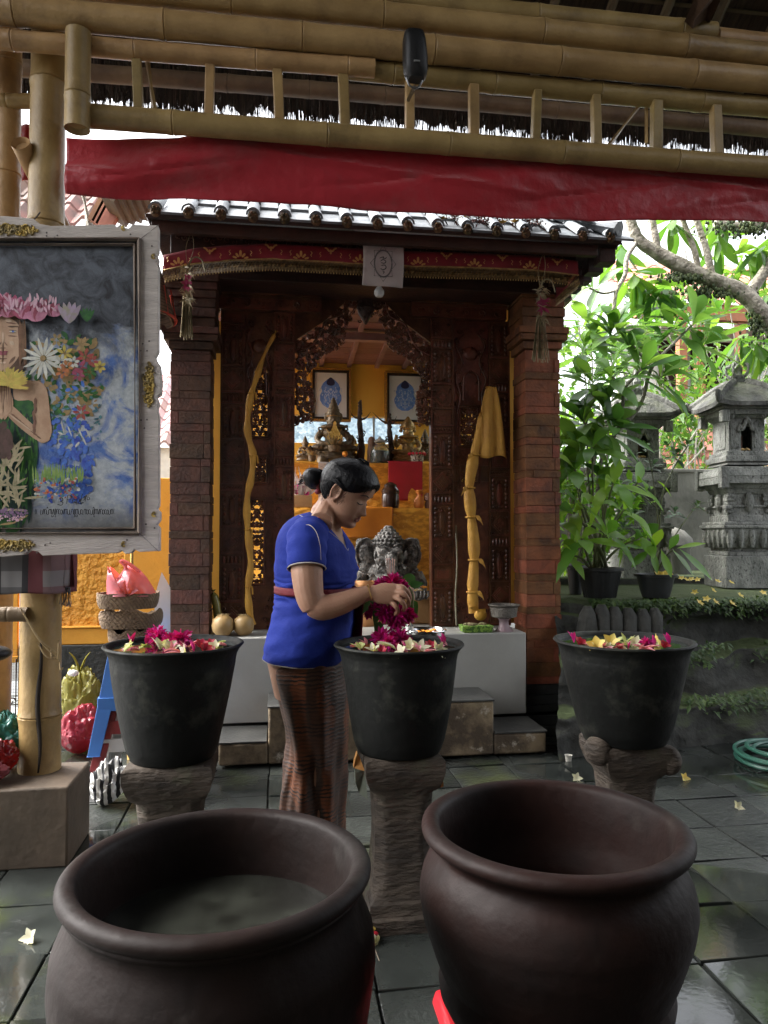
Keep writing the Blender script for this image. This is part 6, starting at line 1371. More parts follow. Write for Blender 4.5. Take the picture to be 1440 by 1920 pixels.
mb.build('glass', mat('jar_glass', (.55, .60, .55), rough=.08, trans=.85), T); mb = MB(); mb.lathe([(.066, .008), (.070, .03), (.066, .095), (.01, .10)], b, 24); mb.build('contents', mat('dark_herbs', (.03, .045, .02), (.015, .02, .01), rough=.6, scale=40, bump=1), T); mb = MB(); mb.lathe([(.046, .166), (.05, .175), (.03, .19), (.012, .20), (.012, .21), (.003, .215)], b, 20); mb.build('lid', mat('jar_lid', (.35, .36, .34), rough=.2), T)
b = on_u(782, 5.68); T = thing('small_offering_basket', 'small lattice basket with a red beaded rim in front of the brass statue', 'basket', b); mb = MB(); mb.lathe([(.045, 0), (.055, .07), (.05, .07), (.04, .005)], b, 20); mb.build('weave', mat('lattice_weave', (.38, .32, .24), (.08, .05, .035), rough=.7, scale=60, contrast=(.48, .52)), T)
mb = MB()
for k in range(14): t = 2*math.pi*k/14; mb.ell(b+Vector((.062*math.cos(t), .062*math.sin(t), .075)), .011, n=8, m=6)
mb.build('red_rim', mat('red_bead', (.50, .01, .03), rough=.4), T); mb = MB(); mb.rand = True
for k in range(26): a = random.uniform(0, 6.28); mb.leaf(b+Vector((.02*math.cos(a), .02*math.sin(a), .078)), (math.cos(a), math.sin(a), random.uniform(.2, 1.6)), (0, 0, 1), random.uniform(.05, .085), .014, droop=.1, nu=3)
PALM = mat('dried_palm_leaf', (.27, .22, .12), (.17, .135, .07), rough=.6, scale=20, rnd=.3); mb.build('palm_strip', PALM, T)
def palm_offering(label, px, py0, Y, s, z=None, gold=False):
    b = at(px, py0, Y); 
    if z is not None: b.z = z
    T = thing('palm_offering', label, 'offering', b); mb = MB(); mb.rand = True
    for k in range(70): a = random.uniform(0, 6.28); r_ = random.uniform(.1, .6)*s; mb.leaf(b+Vector((r_*.5*math.cos(a), r_*.5*math.sin(a), .02*s)), (math.cos(a)*.8, math.sin(a)*.8, random.uniform(.3, 1.5)), (0, 0, 1), s*random.uniform(.7, 1.3), s*.16, droop=.1, nu=3)
    mb.build('palm_strip', PALM, T); mb = MB(); mb.lathe([(s*.40, -.035), (s*.5, .01), (s*.45, .01), (s*.3, -.03)], b, 18); mb.build('tray', mat('brown_tray', (.14, .09, .04), (.08, .05, .02), rough=.6, scale=40, bump=1), T)
    if gold:
        mb = MB(); zc = b.z+s*.5
        for r_ in range(5):
            w_ = .62*s*(1-r_/5.5)
            for k in range(5-r_): mb.leaf((b.x+w_*(k-(4-r_)/2)/2.5, b.y-.03, zc+r_*s*.26), (.0, -.1, 1), (0, -1, 0), s*.42, s*.26, droop=0, nu=4, wide=.8)
        mb.build('gilded_crown', mat('bright_gold', (.72, .52, .18), (.5, .33, .08), rough=.3, metal=.8, scale=30, bump=1), T)
    return T
palm_offering('gilded palm leaf offering in front of the dark bronze statue', 627, 838, 5.70, .10, gold=True)
T = palm_offering('flat palm leaf offering tray at the left end of the upper altar tier', 585, 866, 5.66, .06, z=zU+.045)
mb = MB(); b = at(598, 848, 5.78); mb.tube(bez([b+Vector((.03, 0, -.06)), b+Vector((0, 0, -.01)), b+Vector((-.05, 0, .0)), b+Vector((-.085, 0, .035))], 5), [.03]*6+[.025]*5+[.02, .02, .024, .028, .030], 10); mb.lathe([(.05, 0), (.045, .04), (.03, .08)], (b.x+.03, 5.78, zU+.005), 12); o = mb.build('bronze_beast', BRZ); tag(remesh(o, .005, 2), 'small dark bronze beast with a raised snout left of the dark statue', 'figurine')
mb = MB(); b = at(647, 851, 5.66); mb.ell((b.x, 5.66, b.z), .022, n=14, m=10); o = mb.build('orange_fruit', mat('orange_peel', (.75, .28, .02), rough=.5, bump=.3, bscale=300)); tag(o, 'small orange fruit hanging by the gilded palm offering', 'fruit')
# lower tier
b = at(732, 951, 5.24); b.z = zL+.005; T = thing('lidded_lacquer_pot', 'dark brown lidded lacquer pot on the lower altar tier right of her head', 'pot', b); mb = MB(); mb.lathe([(.058, 0), (.064, .03), (.064, .085), (.058, .10)], b, 28); mb.build('body', mat('lacquer', (.05, .025, .015), (.02, .01, .008), rough=.2), T); mb = MB(); mb.lathe([(.062, .10), (.064, .125), (.045, .15), (.046, .165), (.02, .18), (.006, .185)], b, 28); mb.build('lid', MATS['lacquer'], T)
b = at(786, 951, 5.24); b.z = zL+.005; mb = MB(); mb.lathe([(.03, 0), (.04, .025), (.034, .06), (.014, .088), (.012, .095), (.028, .125), (.022, .13), (.004, .10)], b, 16, wob=.5); o = mb.build('orange_pouch', mat('orange_bag', (.60, .20, .03), (.45, .13, .02), rough=.6, bump=.6)); tag(o, 'small orange cloth pouch tied at the neck on the lower altar tier', 'pouch')
b = at(803, 951, 5.24); b.z = zL+.005; mb = MB(); mb.lathe([(.022, 0), (.026, .03), (.018, .05), (.03, .055), (.034, .09), (.02, .11)], b, 14, wob=.4); o = mb.build('small_clay_cup', mat('clay', (.22, .11, .07))); tag(o, 'small clay cup on the lower altar tier next to the orange pouch', 'cup')
b = at(566, 951, 5.24); b.z = zL+.005; T = thing('flower_box', 'clear box of dried white and pink flowers, left end of the lower altar tier', 'flower box', b)
mb = MB(); mb.box(b.x-.09, b.x+.07, 5.20, 5.32, b.z, b.z+.085); mb.build('box', mat('clear_plastic', (.6, .48, .30), (.45, .34, .2), rough=.15, trans=.5), T, bevel=.004)
mb = MB(); mb.rand = True
for k in range(60): mb.leaf((b.x+random.uniform(-.07, .05), 5.25+random.uniform(-.04, .03), b.z+.08), (random.gauss(.1, .4), random.gauss(0, .3), 1), (0, -1, 0), random.uniform(.08, .26), .016, droop=.12, nu=4)
mb.build('white_feather', mat('feather', (.75, .68, .66), rough=.6), T)
for k in range(5): mb = MB(); mb.rand = True; frangi(mb, (b.x+random.uniform(-.06, .04), 5.22, b.z+random.uniform(.09, .17)), .026, (random.gauss(0, .5), -1, .5), 6, .7, .6); mb.build('pink_flower', PM, T)
# ---- stone elephant-headed statue in front of the altar
GAN = mat('dark_lava_stone', (.23, .22, .205), (.055, .053, .05), rough=.8, scale=22, contrast=(.42, .60), bump=2.2, bscale=60)
Yg = 4.96; b = at(728, 1165, Yg); H = at(730, 985, Yg).z-b.z
T = thing('elephant_headed_statue', 'dark grey stone elephant headed seated statue with crown before the altar', 'statue', b)
mb = MB(); c = Vector((b.x, Yg, b.z)); s = H/.64
E = lambda x, y, z, r, rot=None: mb.ell(c+Vector((x, y, z))*s, [q*s for q in r], rot=rot, n=18, m=12)
E(0, .02, .10, (.20, .13, .10)); E(-.15, -.06, .09, (.10, .08, .06)); E(.15, -.06, .09, (.10, .08, .06)); E(0, .0, .22, (.16, .12, .14)); E(0, .02, .33, (.17, .10, .08))
E(0, -.02, .45, (.095, .095, .11)); E(-.045, -.10, .47, (.035, .03, .03)); E(.045, -.10, .47, (.035, .03, .03)); E(-.05, -.06, .415, (.05, .05, .045)); E(.05, -.06, .415, (.05, .05, .045))
for s_ in (-1, 1):
    E(s_*.145, .02, .45, (.075, .025, .105), Matrix.Rotation(s_*.25, 3, 'Y')); E(s_*.150, -.01, .44, (.045, .018, .075), Matrix.Rotation(s_*.25, 3, 'Y')); E(s_*.155, -.01, .36, (.04, .025, .045)); E(s_*.19, .02, .52, (.028, .02, .035))
    mb.tube([c+Vector((s_*.152+math.cos(t)*.066*1, .0, .455+math.sin(t)*.095))*s for t in np.linspace(0, 6.28, 22)], .011*s, 6)
    mb.tube(bez([c+Vector(q)*s for q in ((s_*.17, .0, .33), (s_*.21, -.02, .24), (s_*.19, -.09, .19), (s_*.15, -.14, .20))], 5), [.055*s]*6+[.045*s]*5+[.04*s]*5, 10)
    E(s_*.10, -.11, .445, (.012, .014, .03)); mb.tube(bez([c+Vector(q)*s for q in ((s_*.06, -.12, .40), (s_*.085, -.16, .36), (s_*.09, -.18, .37))], 4), .010*s, 6)
    for k in range(7): mb.scroll((c.x+s_*s*(.12+.015*k), c.z+s*(.30-.035*k)), .022*s, k, 1.1, .008*s, y=c.y-.10*s, n=8)
    E(s_*.05, -.125, .475, (.018, .008, .008)); mb.tube(bez([c+Vector(q)*s for q in ((s_*.015, -.12, .50), (s_*.05, -.13, .515), (s_*.085, -.10, .495))], 4), .007*s, 6)
mb.tube(bez([c+Vector(q)*s for q in ((0, -.10, .45), (0, -.145, .39), (.005, -.17, .30), (-.01, -.18, .21), (-.05, -.18, .16), (-.085, -.18, .185))], 6), [s*r for r in np.linspace(.045, .020, 31)], 12)
for k in range(9): mb.tube([c+Vector((math.cos(t)*.036*(1-k*.04), -.14-.004*k+math.sin(t)*.036, .40-k*.024))*s for t in np.linspace(3.3, 6.1, 8)], .005*s, 5)
for z_, r_, h_ in ((.52, .105, .014), (.545, .095, .012), (.565, .082, .012), (.585, .065, .012), (.605, .045, .012), (.625, .026, .014)):
    mb.lathe([(r_*s*.9, (z_-h_)*s), (r_*s, z_*s), (r_*s*.85, (z_+h_)*s)], c, 24)
    for k in range(int(22*r_/.1)): t = 2*math.pi*k/int(22*r_/.1); mb.ell(c+Vector((r_*math.cos(t), r_*math.sin(t), z_))*s, .010*s, n=6, m=4)
mb.tube(bez([c+Vector(q)*s for q in ((-.15, -.08, .32), (-.06, -.12, .26), (0, -.125, .245), (.06, -.12, .26), (.15, -.08, .32))], 5), .010*s, 6)
o = mb.build('figure', GAN, T); remesh(o, .0045, 1)
b2 = at(785, 1112, 4.78); mb = MB(); r_ = .055; mb.lathe([(.02, -.045), (.045, -.03), (r_, .0), (r_*.98, .012), (r_*.85, .005), (.02, -.02)], b2, 20)
for k in range(5): x = -.045+.022*k; mb.tube(bez([b2+Vector((x, -.03, -.03)), b2+Vector((x*1.1+.004, -.062, -.01)), b2+Vector((x*1.1+.006, -.058, .018))], 4), .0095, 6)
mb.tube(bez([c+Vector((.19, -.05, .20))*s, (c+Vector((.19, -.08, .2))*s+b2)/2, b2+Vector((0, 0, -.03))], 5), .028, 8)
mb.build('offering_hand', GAN, T)
T = thing('hand_offering', 'flowers and petals resting in the stone statue hand', 'offering', b2)
mb = MB(); mb.rand = True
for k in range(7): mb.ell(b2+Vector((random.uniform(-.035, .04), random.uniform(-.03, .01), .014+random.uniform(0, .012))), (.016, .010, .007), n=8, m=5)
mb.build('petals', mat('cream_petals', (.72, .66, .5), (.75, .45, .12), rough=.6, scale=40, contrast=(.45, .55)), T); mb = MB(); mb.rand = True; frangi(mb, b2+Vector((.03, -.01, .03)), .032, (0, -.3, 1), 6, .6, .5); mb.build('orange_flower', mat('orange_petals', (.80, .30, .03), rough=.5), T)
# orange cloth seat box under the statue
a_, b_ = at(700, 1118, 4.86), at(806, 1168, 4.86); mb = MB(); mb.box(a_.x, b_.x, 4.80, 4.90, zpl+.002, a_.z-.02); o = mb.build('kraft_box', mat('kraft_paper', (.36, .20, .08), (.30, .16, .06), rough=.7, bump=.3), bevel=.006); tag(o, 'brown kraft cardboard box in front of the stone statue', 'box')
a_ = at(670, 1075, 4.72); T = thing('orange_side_cloth', 'tall orange cloth panel standing behind her belly beside the statue', 'cloth', (a_.x, 4.72, zpl)); 
mb = MB(); mb.grid(lambda u, v: (at(655, 1100, 4.72).x+.17*u+.03*v*u, 4.72+.015*math.sin(u*9), zpl+.29*(1-v)), 12, 8); mb.build('panel', mat('pale_orange_cloth', (.62, .30, .12), (.5, .22, .08), rough=.7), T, solid=.004)
# basin, bottle, cup on the platform edge
SS = mat('stainless_steel', (.62, .62, .62), (.5, .5, .5), rough=.18, metal=1, scale=3)
b = at(790, 1204, 4.36); b.z = zpl+.001
Ybn = 3.06; b = at(796, 1206, Ybn); rB = at(836, 1180, Ybn).x-b.x; zb_ = at(796, 1210, Ybn).z
T = thing('steel_basin', 'shallow stainless steel basin with orange petals behind the middle pot', 'basin', (b.x, Ybn, zb_-.2)); mb = MB(); hb = at(796, 1181, Ybn).z-zb_; mb.lathe([(.01, 0), (rB*.82, .0), (rB*.9, .015), (rB*.93, hb*.9), (rB*1.02, hb), (rB*1.0, hb+.003), (rB*.90, hb*.9), (rB*.86, .02), (.01, .01)], (b.x, Ybn, zb_), 40, cap=False); mb.build('bowl', SS, T)
mb = MB(); mb.rand = True
for k in range(30): a = random.uniform(0, 6.28); r_ = rB*.7*math.sqrt(random.random()); mb.leaf((b.x+r_*math.cos(a), Ybn+r_*math.sin(a), zb_+hb*.8), (math.cos(a), math.sin(a), random.uniform(0, .8)), (0, 0, 1), .035, .018, nu=3)
mb.build('petals', mat('orange_petals', (.80, .30, .03)), T)
mb = MB(); mb.lathe([(.013, 0), (.013, zb_-.001)], (b.x, Ybn, 0), 14); mb.lathe([(.12, 0), (.115, .02), (.02, .04)], (b.x, Ybn, 0), 24); mb.lathe([(.02, -.04), (.09, -.012), (.10, -.0005)], (b.x, Ybn, zb_), 24, cap=False); mb.build('stand', SPK, T)
mb = MB(); b = at(768, 1178, 3.02); mb.lathe([(.014, -.045), (.0155, -.04), (.0155, .012), (.008, .020), (.008, .040), (.005, .042)], b, 16); 
T2_ = thing('small_bottle', 'small clear bottle with a dark cap standing in the steel basin', 'bottle', b); mb.build('glass', mat('jar_glass', (.55, .60, .55)), T2_); mb = MB(); mb.lathe([(.0158, -.02), (.0158, .008)], b, 16, cap=False); mb.build('label', mat('white_label', (.75, .75, .72)), T2_); mb = MB(); mb.lathe([(.0088, .026), (.0088, .045), (.003, .047)], b, 12); mb.build('cap', mat('navy_cap', (.03, .03, .08), rough=.4), T2_)
# ---- things leaning and lying on the platform
YG = mat('yellow_wrap_cloth', (.46, .25, .034), (.34, .165, .022), rough=.7, scale=7, bump=.8, bscale=30); GRD = mat('gourd_skin', (.33, .22, .09), (.26, .16, .06), rough=.45, scale=8, spots=((.10, .055, .02), 26, .66, .72))
def gourd(label, px, py, r_, Y):
    b = at(px, py, Y); T = thing('round_gourd', label, 'gourd', (b.x, Y, zpl), 'round gourds on the white platform'); mb = MB(); mb.lathe([(.02, 0), (r_*.6, .006), (r_*.93, r_*.5), (r_, r_), (r_*.9, r_*1.5), (r_*.5, r_*1.88), (r_*.15, r_*1.97)], (b.x, Y, zpl+.001), 32, wob=.03); mb.build('skin', GRD, T)
    mb = MB(); mb.rand = True
    for k in range(16): a = random.uniform(0, 6.28); mb.leaf((b.x, Y, zpl+r_*1.96), (math.cos(a), math.sin(a), .35), (0, 0, 1), r_*random.uniform(.4, .9), .008, droop=.3, nu=3)
    mb.build('husk', mat('raffia', (.35, .25, .12)), T)
gourd('pale round gourd nearest the brown brick pillar', 418, 1185, .063, 4.38); gourd('pale round gourd at the foot of the long wrapped branch', 457, 1185, .060, 4.40)
b = at(406, 1128, 4.52); mb = MB(); mb.tube([b+Vector((-.02, 0, .07)), b+Vector((-.018, 0, .045)), b+Vector((-.012, 0, .03)), b+Vector((0, 0, -.02)), b+Vector((.01, 0, -.10)), b+Vector((.015, 0, -.24))], [.016, .016, .022, .024, .026, .028], 14); o = mb.build('green_glass_bottle', mat('olive_glass', (.22, .20, .04), (.12, .12, .03), rough=.12, coat=.5)); tag(o, 'olive glass bottle leaning behind the left gourd', 'bottle')
T = thing('wrapped_branch', 'long curved branch wrapped in yellow cloth leaning on the left carved door post', 'branch', (at(470, 1170, 4.46).x, 4.46, zpl))
pp_ = [at(*q, 4.60-.15*(q[1]-620)/550) for q in ((518, 621), (497, 662), (482, 705), (470, 745), (464, 790), (466, 820), (475, 855), (471, 895), (464, 930), (463, 970), (466, 1010), (470, 1060), (465, 1100), (467, 1140), (474, 1172))]
q_ = bez(pp_, 5); mb = MB(); mb.tube(q_, [.009+.011*min(1, i/14)+.0035*math.sin(i*.9) for i in range(len(q_))], 10); mb.build('wrapping', YG, T)
mb = MB()
for i in (14, 30, 48, 60): p = q_[i]; mb.tube(bez([p+Vector((-.02, -.01, 0)), p+Vector((.0, -.024, 0)), p+Vector((.022, -.01, 0)), p+Vector((.028, -.012, -.045))], 3), .005, 5)
mb.build('knot', YG, T)
T = thing('wrapped_staff', 'thick staff bound in yellow cloth with a draped shawl leaning on the right carved panel', 'staff', (at(895, 1150, 4.45).x, 4.45, zpl))
pp_ = [at(*q, 4.57-.12*(q[1]-720)/440) for q in ((920, 728), (912, 765), (903, 800), (893, 840), (884, 880), (880, 915), (882, 950), (886, 990), (889, 1030), (888, 1070), (886, 1110), (888, 1150))]
q_ = bez(pp_, 6); mb = MB(); ties = (8, 20, 30, 39, 51, 60); rr = [.034*(1-.24*sum(math.exp(-((i-t)/1.3)**2) for t in ties))*(1.0-.1*math.sin(i*.5)) for i in range(len(q_))]; mb.tube(q_, rr, 14); mb.build('wrapping', YG, T)
for i, s_ in ((8, -1), (20, -1), (30, -1), (39, 1), (51, 1), (60, 1)):
    mb = MB(); p = q_[i]; mb.tube([p+Vector((.034*math.cos(t), .034*math.sin(t), 0)) for t in np.linspace(0, 6.28, 16)], .006, 5)
    mb.leaf(p+Vector((s_*.02, -.03, 0)), (s_, -.2, -.3), (0, -1, .2), .055, .030, droop=.7, nu=5, curl=.15); mb.leaf(p+Vector((s_*.02, -.03, 0)), (s_*.6, -.2, .5), (0, -1, .2), .035, .022, droop=.9, nu=5); mb.build('knot', YG, T)
def shawl(u, v):
    xl_ = np.interp(v, [0, .2, 1], [at(912, 728, 4.5).x, at(905, 760, 4.5).x, at(902, 860, 4.5).x]); xr_ = np.interp(v, [0, .2, 1], [at(930, 724, 4.5).x, at(936, 745, 4.5).x, at(950, 852, 4.5).x])
    return (xl_+(xr_-xl_)*u, 4.50+.014*math.sin(u*11+v*2)*(.3+v), at(920, 726, 4.5).z+(at(925, 857, 4.5).z-at(920, 726, 4.5).z)*v-.01*math.sin(u*7)*v)
mb = MB(); mb.grid(shawl, 30, 24); mb.build('shawl', YG, T, solid=.003, ang=180)
mb = MB(); p = at(898, 1150, 4.42); mb.leaf(p+Vector((0, 0, .02)), (-1, -.3, .6), (0, -1, 0), .09, .03, nu=4); mb.leaf(p, (.6, -.3, .8), (0, -1, 0), .07, .05, nu=4, curl=.2); mb.ell(p+Vector((.01, 0, -.01)), (.04, .035, .035), n=12, m=8); mb.build('bottom_bundle', YG, T)
mb = MB(); mb.tube(bez([at(855, 985, 4.56), at(857, 1060, 4.54), at(854, 1120, 4.5), at(856, 1172, 4.45)], 5), .006, 7); o = mb.build('thin_stick', mat('pale_stick', (.20, .19, .13), (.12, .11, .08), rough=.8)); tag(o, 'thin grey green stick leaning on the right door jamb', 'stick')
b = at(893, 1176, 4.36); T = thing('green_woven_tray', 'small bright green woven tray at the foot of the yellow staff', 'tray', (b.x, 4.36, zpl)); mb = MB(); w_ = at(922, 1165, 4.36).x-b.x; mb.frust(b.x, 4.37, zpl+.001, zpl+.042, w_*.9, .05, w_, .06); mb.build('weave', mat('green_weave', (.22, .36, .06), (.05, .12, .02), rough=.6, scale=70, contrast=(.47, .53)), T, bevel=.004)
mb = MB(); mb.rand = True
for k in range(12): mb.ell((b.x+random.uniform(-.07, .07), 4.37+random.uniform(-.03, .03), zpl+.045), (.018, .015, .01), n=7, m=5)
mb.build('scraps', PALM, T)
b = at(946, 1182, 4.36); T = thing('pedestal_bowl', 'old pewter pedestal bowl on a pinkish foot next to the brick pillar', 'bowl', (b.x, 4.37, zpl)); mb = MB(); r_ = at(975, 1140, 4.36).x-b.x; h = at(946, 1133, 4.36).z-zpl
mb.lathe([(r_*.55, h*.5), (r_*.78, h*.55), (r_*.86, h*.9), (r_*1.0, h*.97), (r_, h), (r_*.85, h*.98), (r_*.7, h*.65), (.01, h*.6)], (b.x, 4.37, zpl), 32); mb.build('bowl', mat('pewter', (.17, .155, .135), (.09, .08, .07), rough=.5, metal=.4, scale=20, bump=.8), T)
mb = MB(); mb.lathe([(r_*.58, 0.001), (r_*.5, h*.06), (r_*.30, h*.22), (r_*.28, h*.38), (r_*.4, h*.5)], (b.x, 4.37, zpl), 28); mb.build('foot', mat('mauve_foot', (.28, .20, .22), (.2, .14, .16), rough=.5), T)
# ---- hanging things under the eave
Yf = 3.98; f_ = pl(Yf); x0, z1 = f_(680, 452); x1, z0 = f_(756, 538)
T = thing('white_flag', 'small off white cloth flag with a drawn oval emblem above the shrine door', 'flag', ((x0+x1)/2, Yf, z0)); mb = MB(); mb.grid(lambda u, v: (x0+(x1-x0)*u+.004*math.sin(v*4), Yf+.006*math.sin(u*7)*v-.012*v*0, z1+(z0-z1)*v-.006*u), 16, 14); mb.build('cloth', mat('grey_white_flag', (.40, .38, .36), (.33, .30, .29), rough=.85, scale=5, spots=((.16, .14, .14), 5, .55, .75)), T, solid=.002)
mb = MB(); cx, cz = (x0+x1)/2, (z0+z1)/2; yy = Yf-.008
for rx, rz_ in ((.050, .075), (.046, .071)): mb.tube([(cx+rx*math.cos(t), yy, cz+rz_*math.sin(t)) for t in np.linspace(0, 6.283, 30)], .0013, 4)
for k in range(8):
    t = k*math.pi/4+math.pi/2; r0, r1_ = 1.0, 1.45
    for s_ in (-1, 1): mb.tube([(cx+.052*math.cos(t+s_*.35), yy, cz+.077*math.sin(t+s_*.35)), (cx+.052*1.35*math.cos(t), yy, cz+.077*1.28*math.sin(t))], .0011, 4)
for pts in ([(-.02, .028), (-.005, .035), (.01, .028), (.018, .035)], [(-.015, .012), (0, .022), (.015, .012), (.006, .002), (-.012, .004)], [(-.012, -.012), (.008, -.008), (.016, -.022), (.0, -.034), (-.014, -.028)], [(0, .022), (.0, .04)], [(-.004, -.040), (.006, -.046), (.0, -.054)]):
    mb.tube(bez([(cx+a, yy, cz+b) for a, b in pts], 4), .002, 4)
mb.build('emblem', mat('black_ink', (.03, .028, .03), rough=.8), T)
b = at(711, 548, 4.1); T = thing('light_bulb', 'unlit round white light bulb hanging below the white flag', 'bulb', b); mb = MB(); mb.lathe([(.006, -.028), (.02, -.024), (.029, -.008), (.028, .006), (.018, .022), (.013, .03)], b, 20); mb.build('globe', mat('opal_glass', (.62, .63, .62), rough=.3), T); mb = MB(); mb.lathe([(.014, .03), (.016, .05), (.016, .2)], b, 12); mb.build('socket', SPK, T)
def lamak(label, px, pyt, pyb, pym, Y, red, tails):
    a = at(px, pyt, Y); T = thing('hanging_palm_ornament', label, 'ornament', (a.x, Y, at(px, pyb, Y).z), 'palm leaf ornaments hanging from the shrine eave'); mb = MB(); mb.rand = True; m_ = at(px-8, pym, Y)
    mb.tube(bez([a+Vector((.005, 0, 0)), (a+m_)/2+Vector((-.02, 0, 0)), m_], 5), .005, 5, flat=.3); mb.tube(bez([a+Vector((-.005, 0, 0)), (a+m_)/2+Vector((.02, 0, .0)), m_], 5), .005, 5, flat=.3)
    for k in range(60): t = random.random(); p = m_+Vector((random.uniform(-.02, .02), random.uniform(-.03, 0), -t*.20)); an = random.uniform(0, 6.28); mb.leaf(p, (math.cos(an)*.8, -.4, math.sin(an)*.9-.3), (0, -1, 0), random.uniform(.03, .055), .010, droop=.2, nu=4, curl=.1)
    zb = at(px, pyb, Y).z
    for k in range(26): x = random.uniform(-.02, .02); p = m_+Vector((x, -.01, -.16)); mb.tube([p, p+Vector((x*.7*tails, 0, (zb-p.z)*random.uniform(.85, 1)))], .0028, 4)
    mb.tube(bez([m_, m_+Vector((.03, 0, .05)), m_+Vector((.07, 0, .04)), m_+Vector((.09, 0, -.02))], 4), .004, 4); mb.build('palm_strip', PALM, T)
    mb = MB(); mb.rand = True
    for k in range(26): an = random.uniform(0, 6.28); mb.leaf(m_+Vector((0, -.035, -.10+random.uniform(-.03, .03))), (math.cos(an), -.5, math.sin(an)), (0, -1, 0), red, .012, droop=.1, nu=3)
    mb.build('magenta_heart', mat('dull_magenta', (.28, .02, .08), rough=.7), T)
lamak('palm leaf ornament with a bound tassel hanging before the brown brick pillar', 360, 428, 640, 500, 3.96, .035, 1.0); lamak('palm leaf ornament with a star and loose straws hanging before the red brick pillar', 1020, 466, 682, 540, 4.0, .05, 2.2)
# ================================================================== framed painting
YP = 2.93
PT = thing('framed_painting', 'large oil painting of a praying woman crowned with lotus in a carved grey wooden frame', 'painting', (at(10, 1035, YP).x, YP, at(10, 1035, YP).z))
fp = pl(YP-.012)
FRM = mat('limed_wood', (.60, .54, .49), (.45, .40, .365), rough=.65, scale=5, stretch=(1, 1, 6), bump=.5, bscale=40, spots=((.30, .25, .21), 6, .62, .8)); GLD = mat('worn_gilding', (.52, .36, .09), (.16, .13, .07), rough=.4, metal=.55, scale=30, bump=1.5, bscale=60)
cxp = 5   # px of the painting's middle; the left half is mirrored
def mx_(p): return 2*cxp-p
def fq(px, py): return fp(px, py)
# outer frame outline (right half) with notches, then mirrored
R_ = [(cxp, 405), (40, 408), (62, 410), (75, 420), (95, 424), (215, 421), (219, 426), (226, 420), (232, 427), (242, 428), (248, 421), (297, 423), (297, 470), (293, 476), (297, 482), (297, 486), (292, 494), (297, 500), (297, 658), (291, 668), (294, 676), (300, 684), (303, 712), (302, 738), (294, 744), (298, 756), (295, 768), (298, 780), (298, 948), (294, 954), (300, 960), (300, 975), (294, 984), (299, 990), (299, 1033), (262, 1035), (252, 1030), (246, 1037), (236, 1039), (228, 1032), (220, 1037), (120, 1040), (80, 1042), (72, 1034), (56, 1032), (44, 1040), (cxp, 1044)]
out = [fq(*p) for p in R_]+[fq(mx_(a), b) for a, b in R_[::-1][1:-1]]
inn = [fq(a, b) for a, b in ((262, 450), (262, 1000), (mx_(262), 1000), (mx_(262), 450))]
def frame_ring(outer, inner, y0, y1, name, m):
    bm = bpy.data.meshes.new(name); import bmesh; b = bmesh.new(); cx_, cz_ = sum(p[0] for p in inner)/4, sum(p[1] for p in inner)/4
    vs_o = [b.verts.new((x, y0, z)) for x, z in outer]; vs_i = [b.verts.new((x, y0, z)) for x, z in inner]; es = []
    for L_ in (vs_o, vs_i):
        for i in range(len(L_)): es.append(b.edges.new((L_[i], L_[(i+1) % len(L_)])))
    bmesh.ops.triangle_fill(b, edges=es, use_beauty=True, use_dissolve=False)
    ex = bmesh.ops.extrude_face_region(b, geom=b.faces[:]); bmesh.ops.translate(b, verts=[v_ for v_ in ex['geom'] if isinstance(v_, bmesh.types.BMVert)], vec=(0, y1-y0, 0)); bmesh.ops.recalc_face_normals(b, faces=b.faces[:])
    off = WL[PT.name]; bmesh.ops.translate(b, verts=b.verts[:], vec=-off); b.to_mesh(bm); b.free(); a = bm.attributes.new('rnd', 'FLOAT', 'POINT'); bm.materials.append(m)
    o = bpy.data.objects.new(name, bm); COL.objects.link(o); o.parent = PT; WL[o.name] = off; md = o.modifiers.new('b', 'BEVEL'); md.width = .004; md.segments = 2; md.limit_method = 'ANGLE'; return o
FO = frame_ring(out, inn, YP-.015, YP+.03, 'frame', FRM)
mb = MB()
q4 = lambda o_: [fq(262-o_, 450+o_), fq(262-o_, 1000-o_), fq(mx_(262-o_), 1000-o_), fq(mx_(262-o_), 450+o_)]
for o_, r_, y in ((0, .009, YP-.020), (9, .007, YP-.014)):
    c4 = q4(o_)
    for i in range(4): a, b = c4[i], c4[(i+1) % 4]; mb.tube([(a[0], y, a[1]), (b[0], y, b[1])], r_, 8)
mb.build('inner_moulding', mat('brown_moulding', (.24, .19, .15), (.13, .10, .08), rough=.5, scale=8, bump=.3), PT)
mb = MB()
a, b = fq(262, 1000), fq(298, 1034); mb.tube([(a[0], YP-.0152, a[1]), (b[0], YP-.0152, b[1])], .0009, 4); a, b = fq(262, 450), fq(298, 422); mb.tube([(a[0], YP-.0152, a[1]), (b[0], YP-.0152, b[1])], .0009, 4)
for px, py in ((103, 446), (88, 437), (88, 443), (108, 442), (245, 440), (285, 462), (286, 480), (268, 645), (264, 658), (276, 658), (265, 788), (276, 787), (271, 803), (274, 983), (290, 990), (95, 1018), (85, 1022), (70, 1036), (238, 1012), (280, 640)):
    a = fq(px, py); mb.ell((a[0], YP-.016, a[1]), (.0035, .0015, .0035), n=8, m=4)
mb.build('mitre_and_pegs', mat('peg_dark', (.15, .13, .12)), FO)
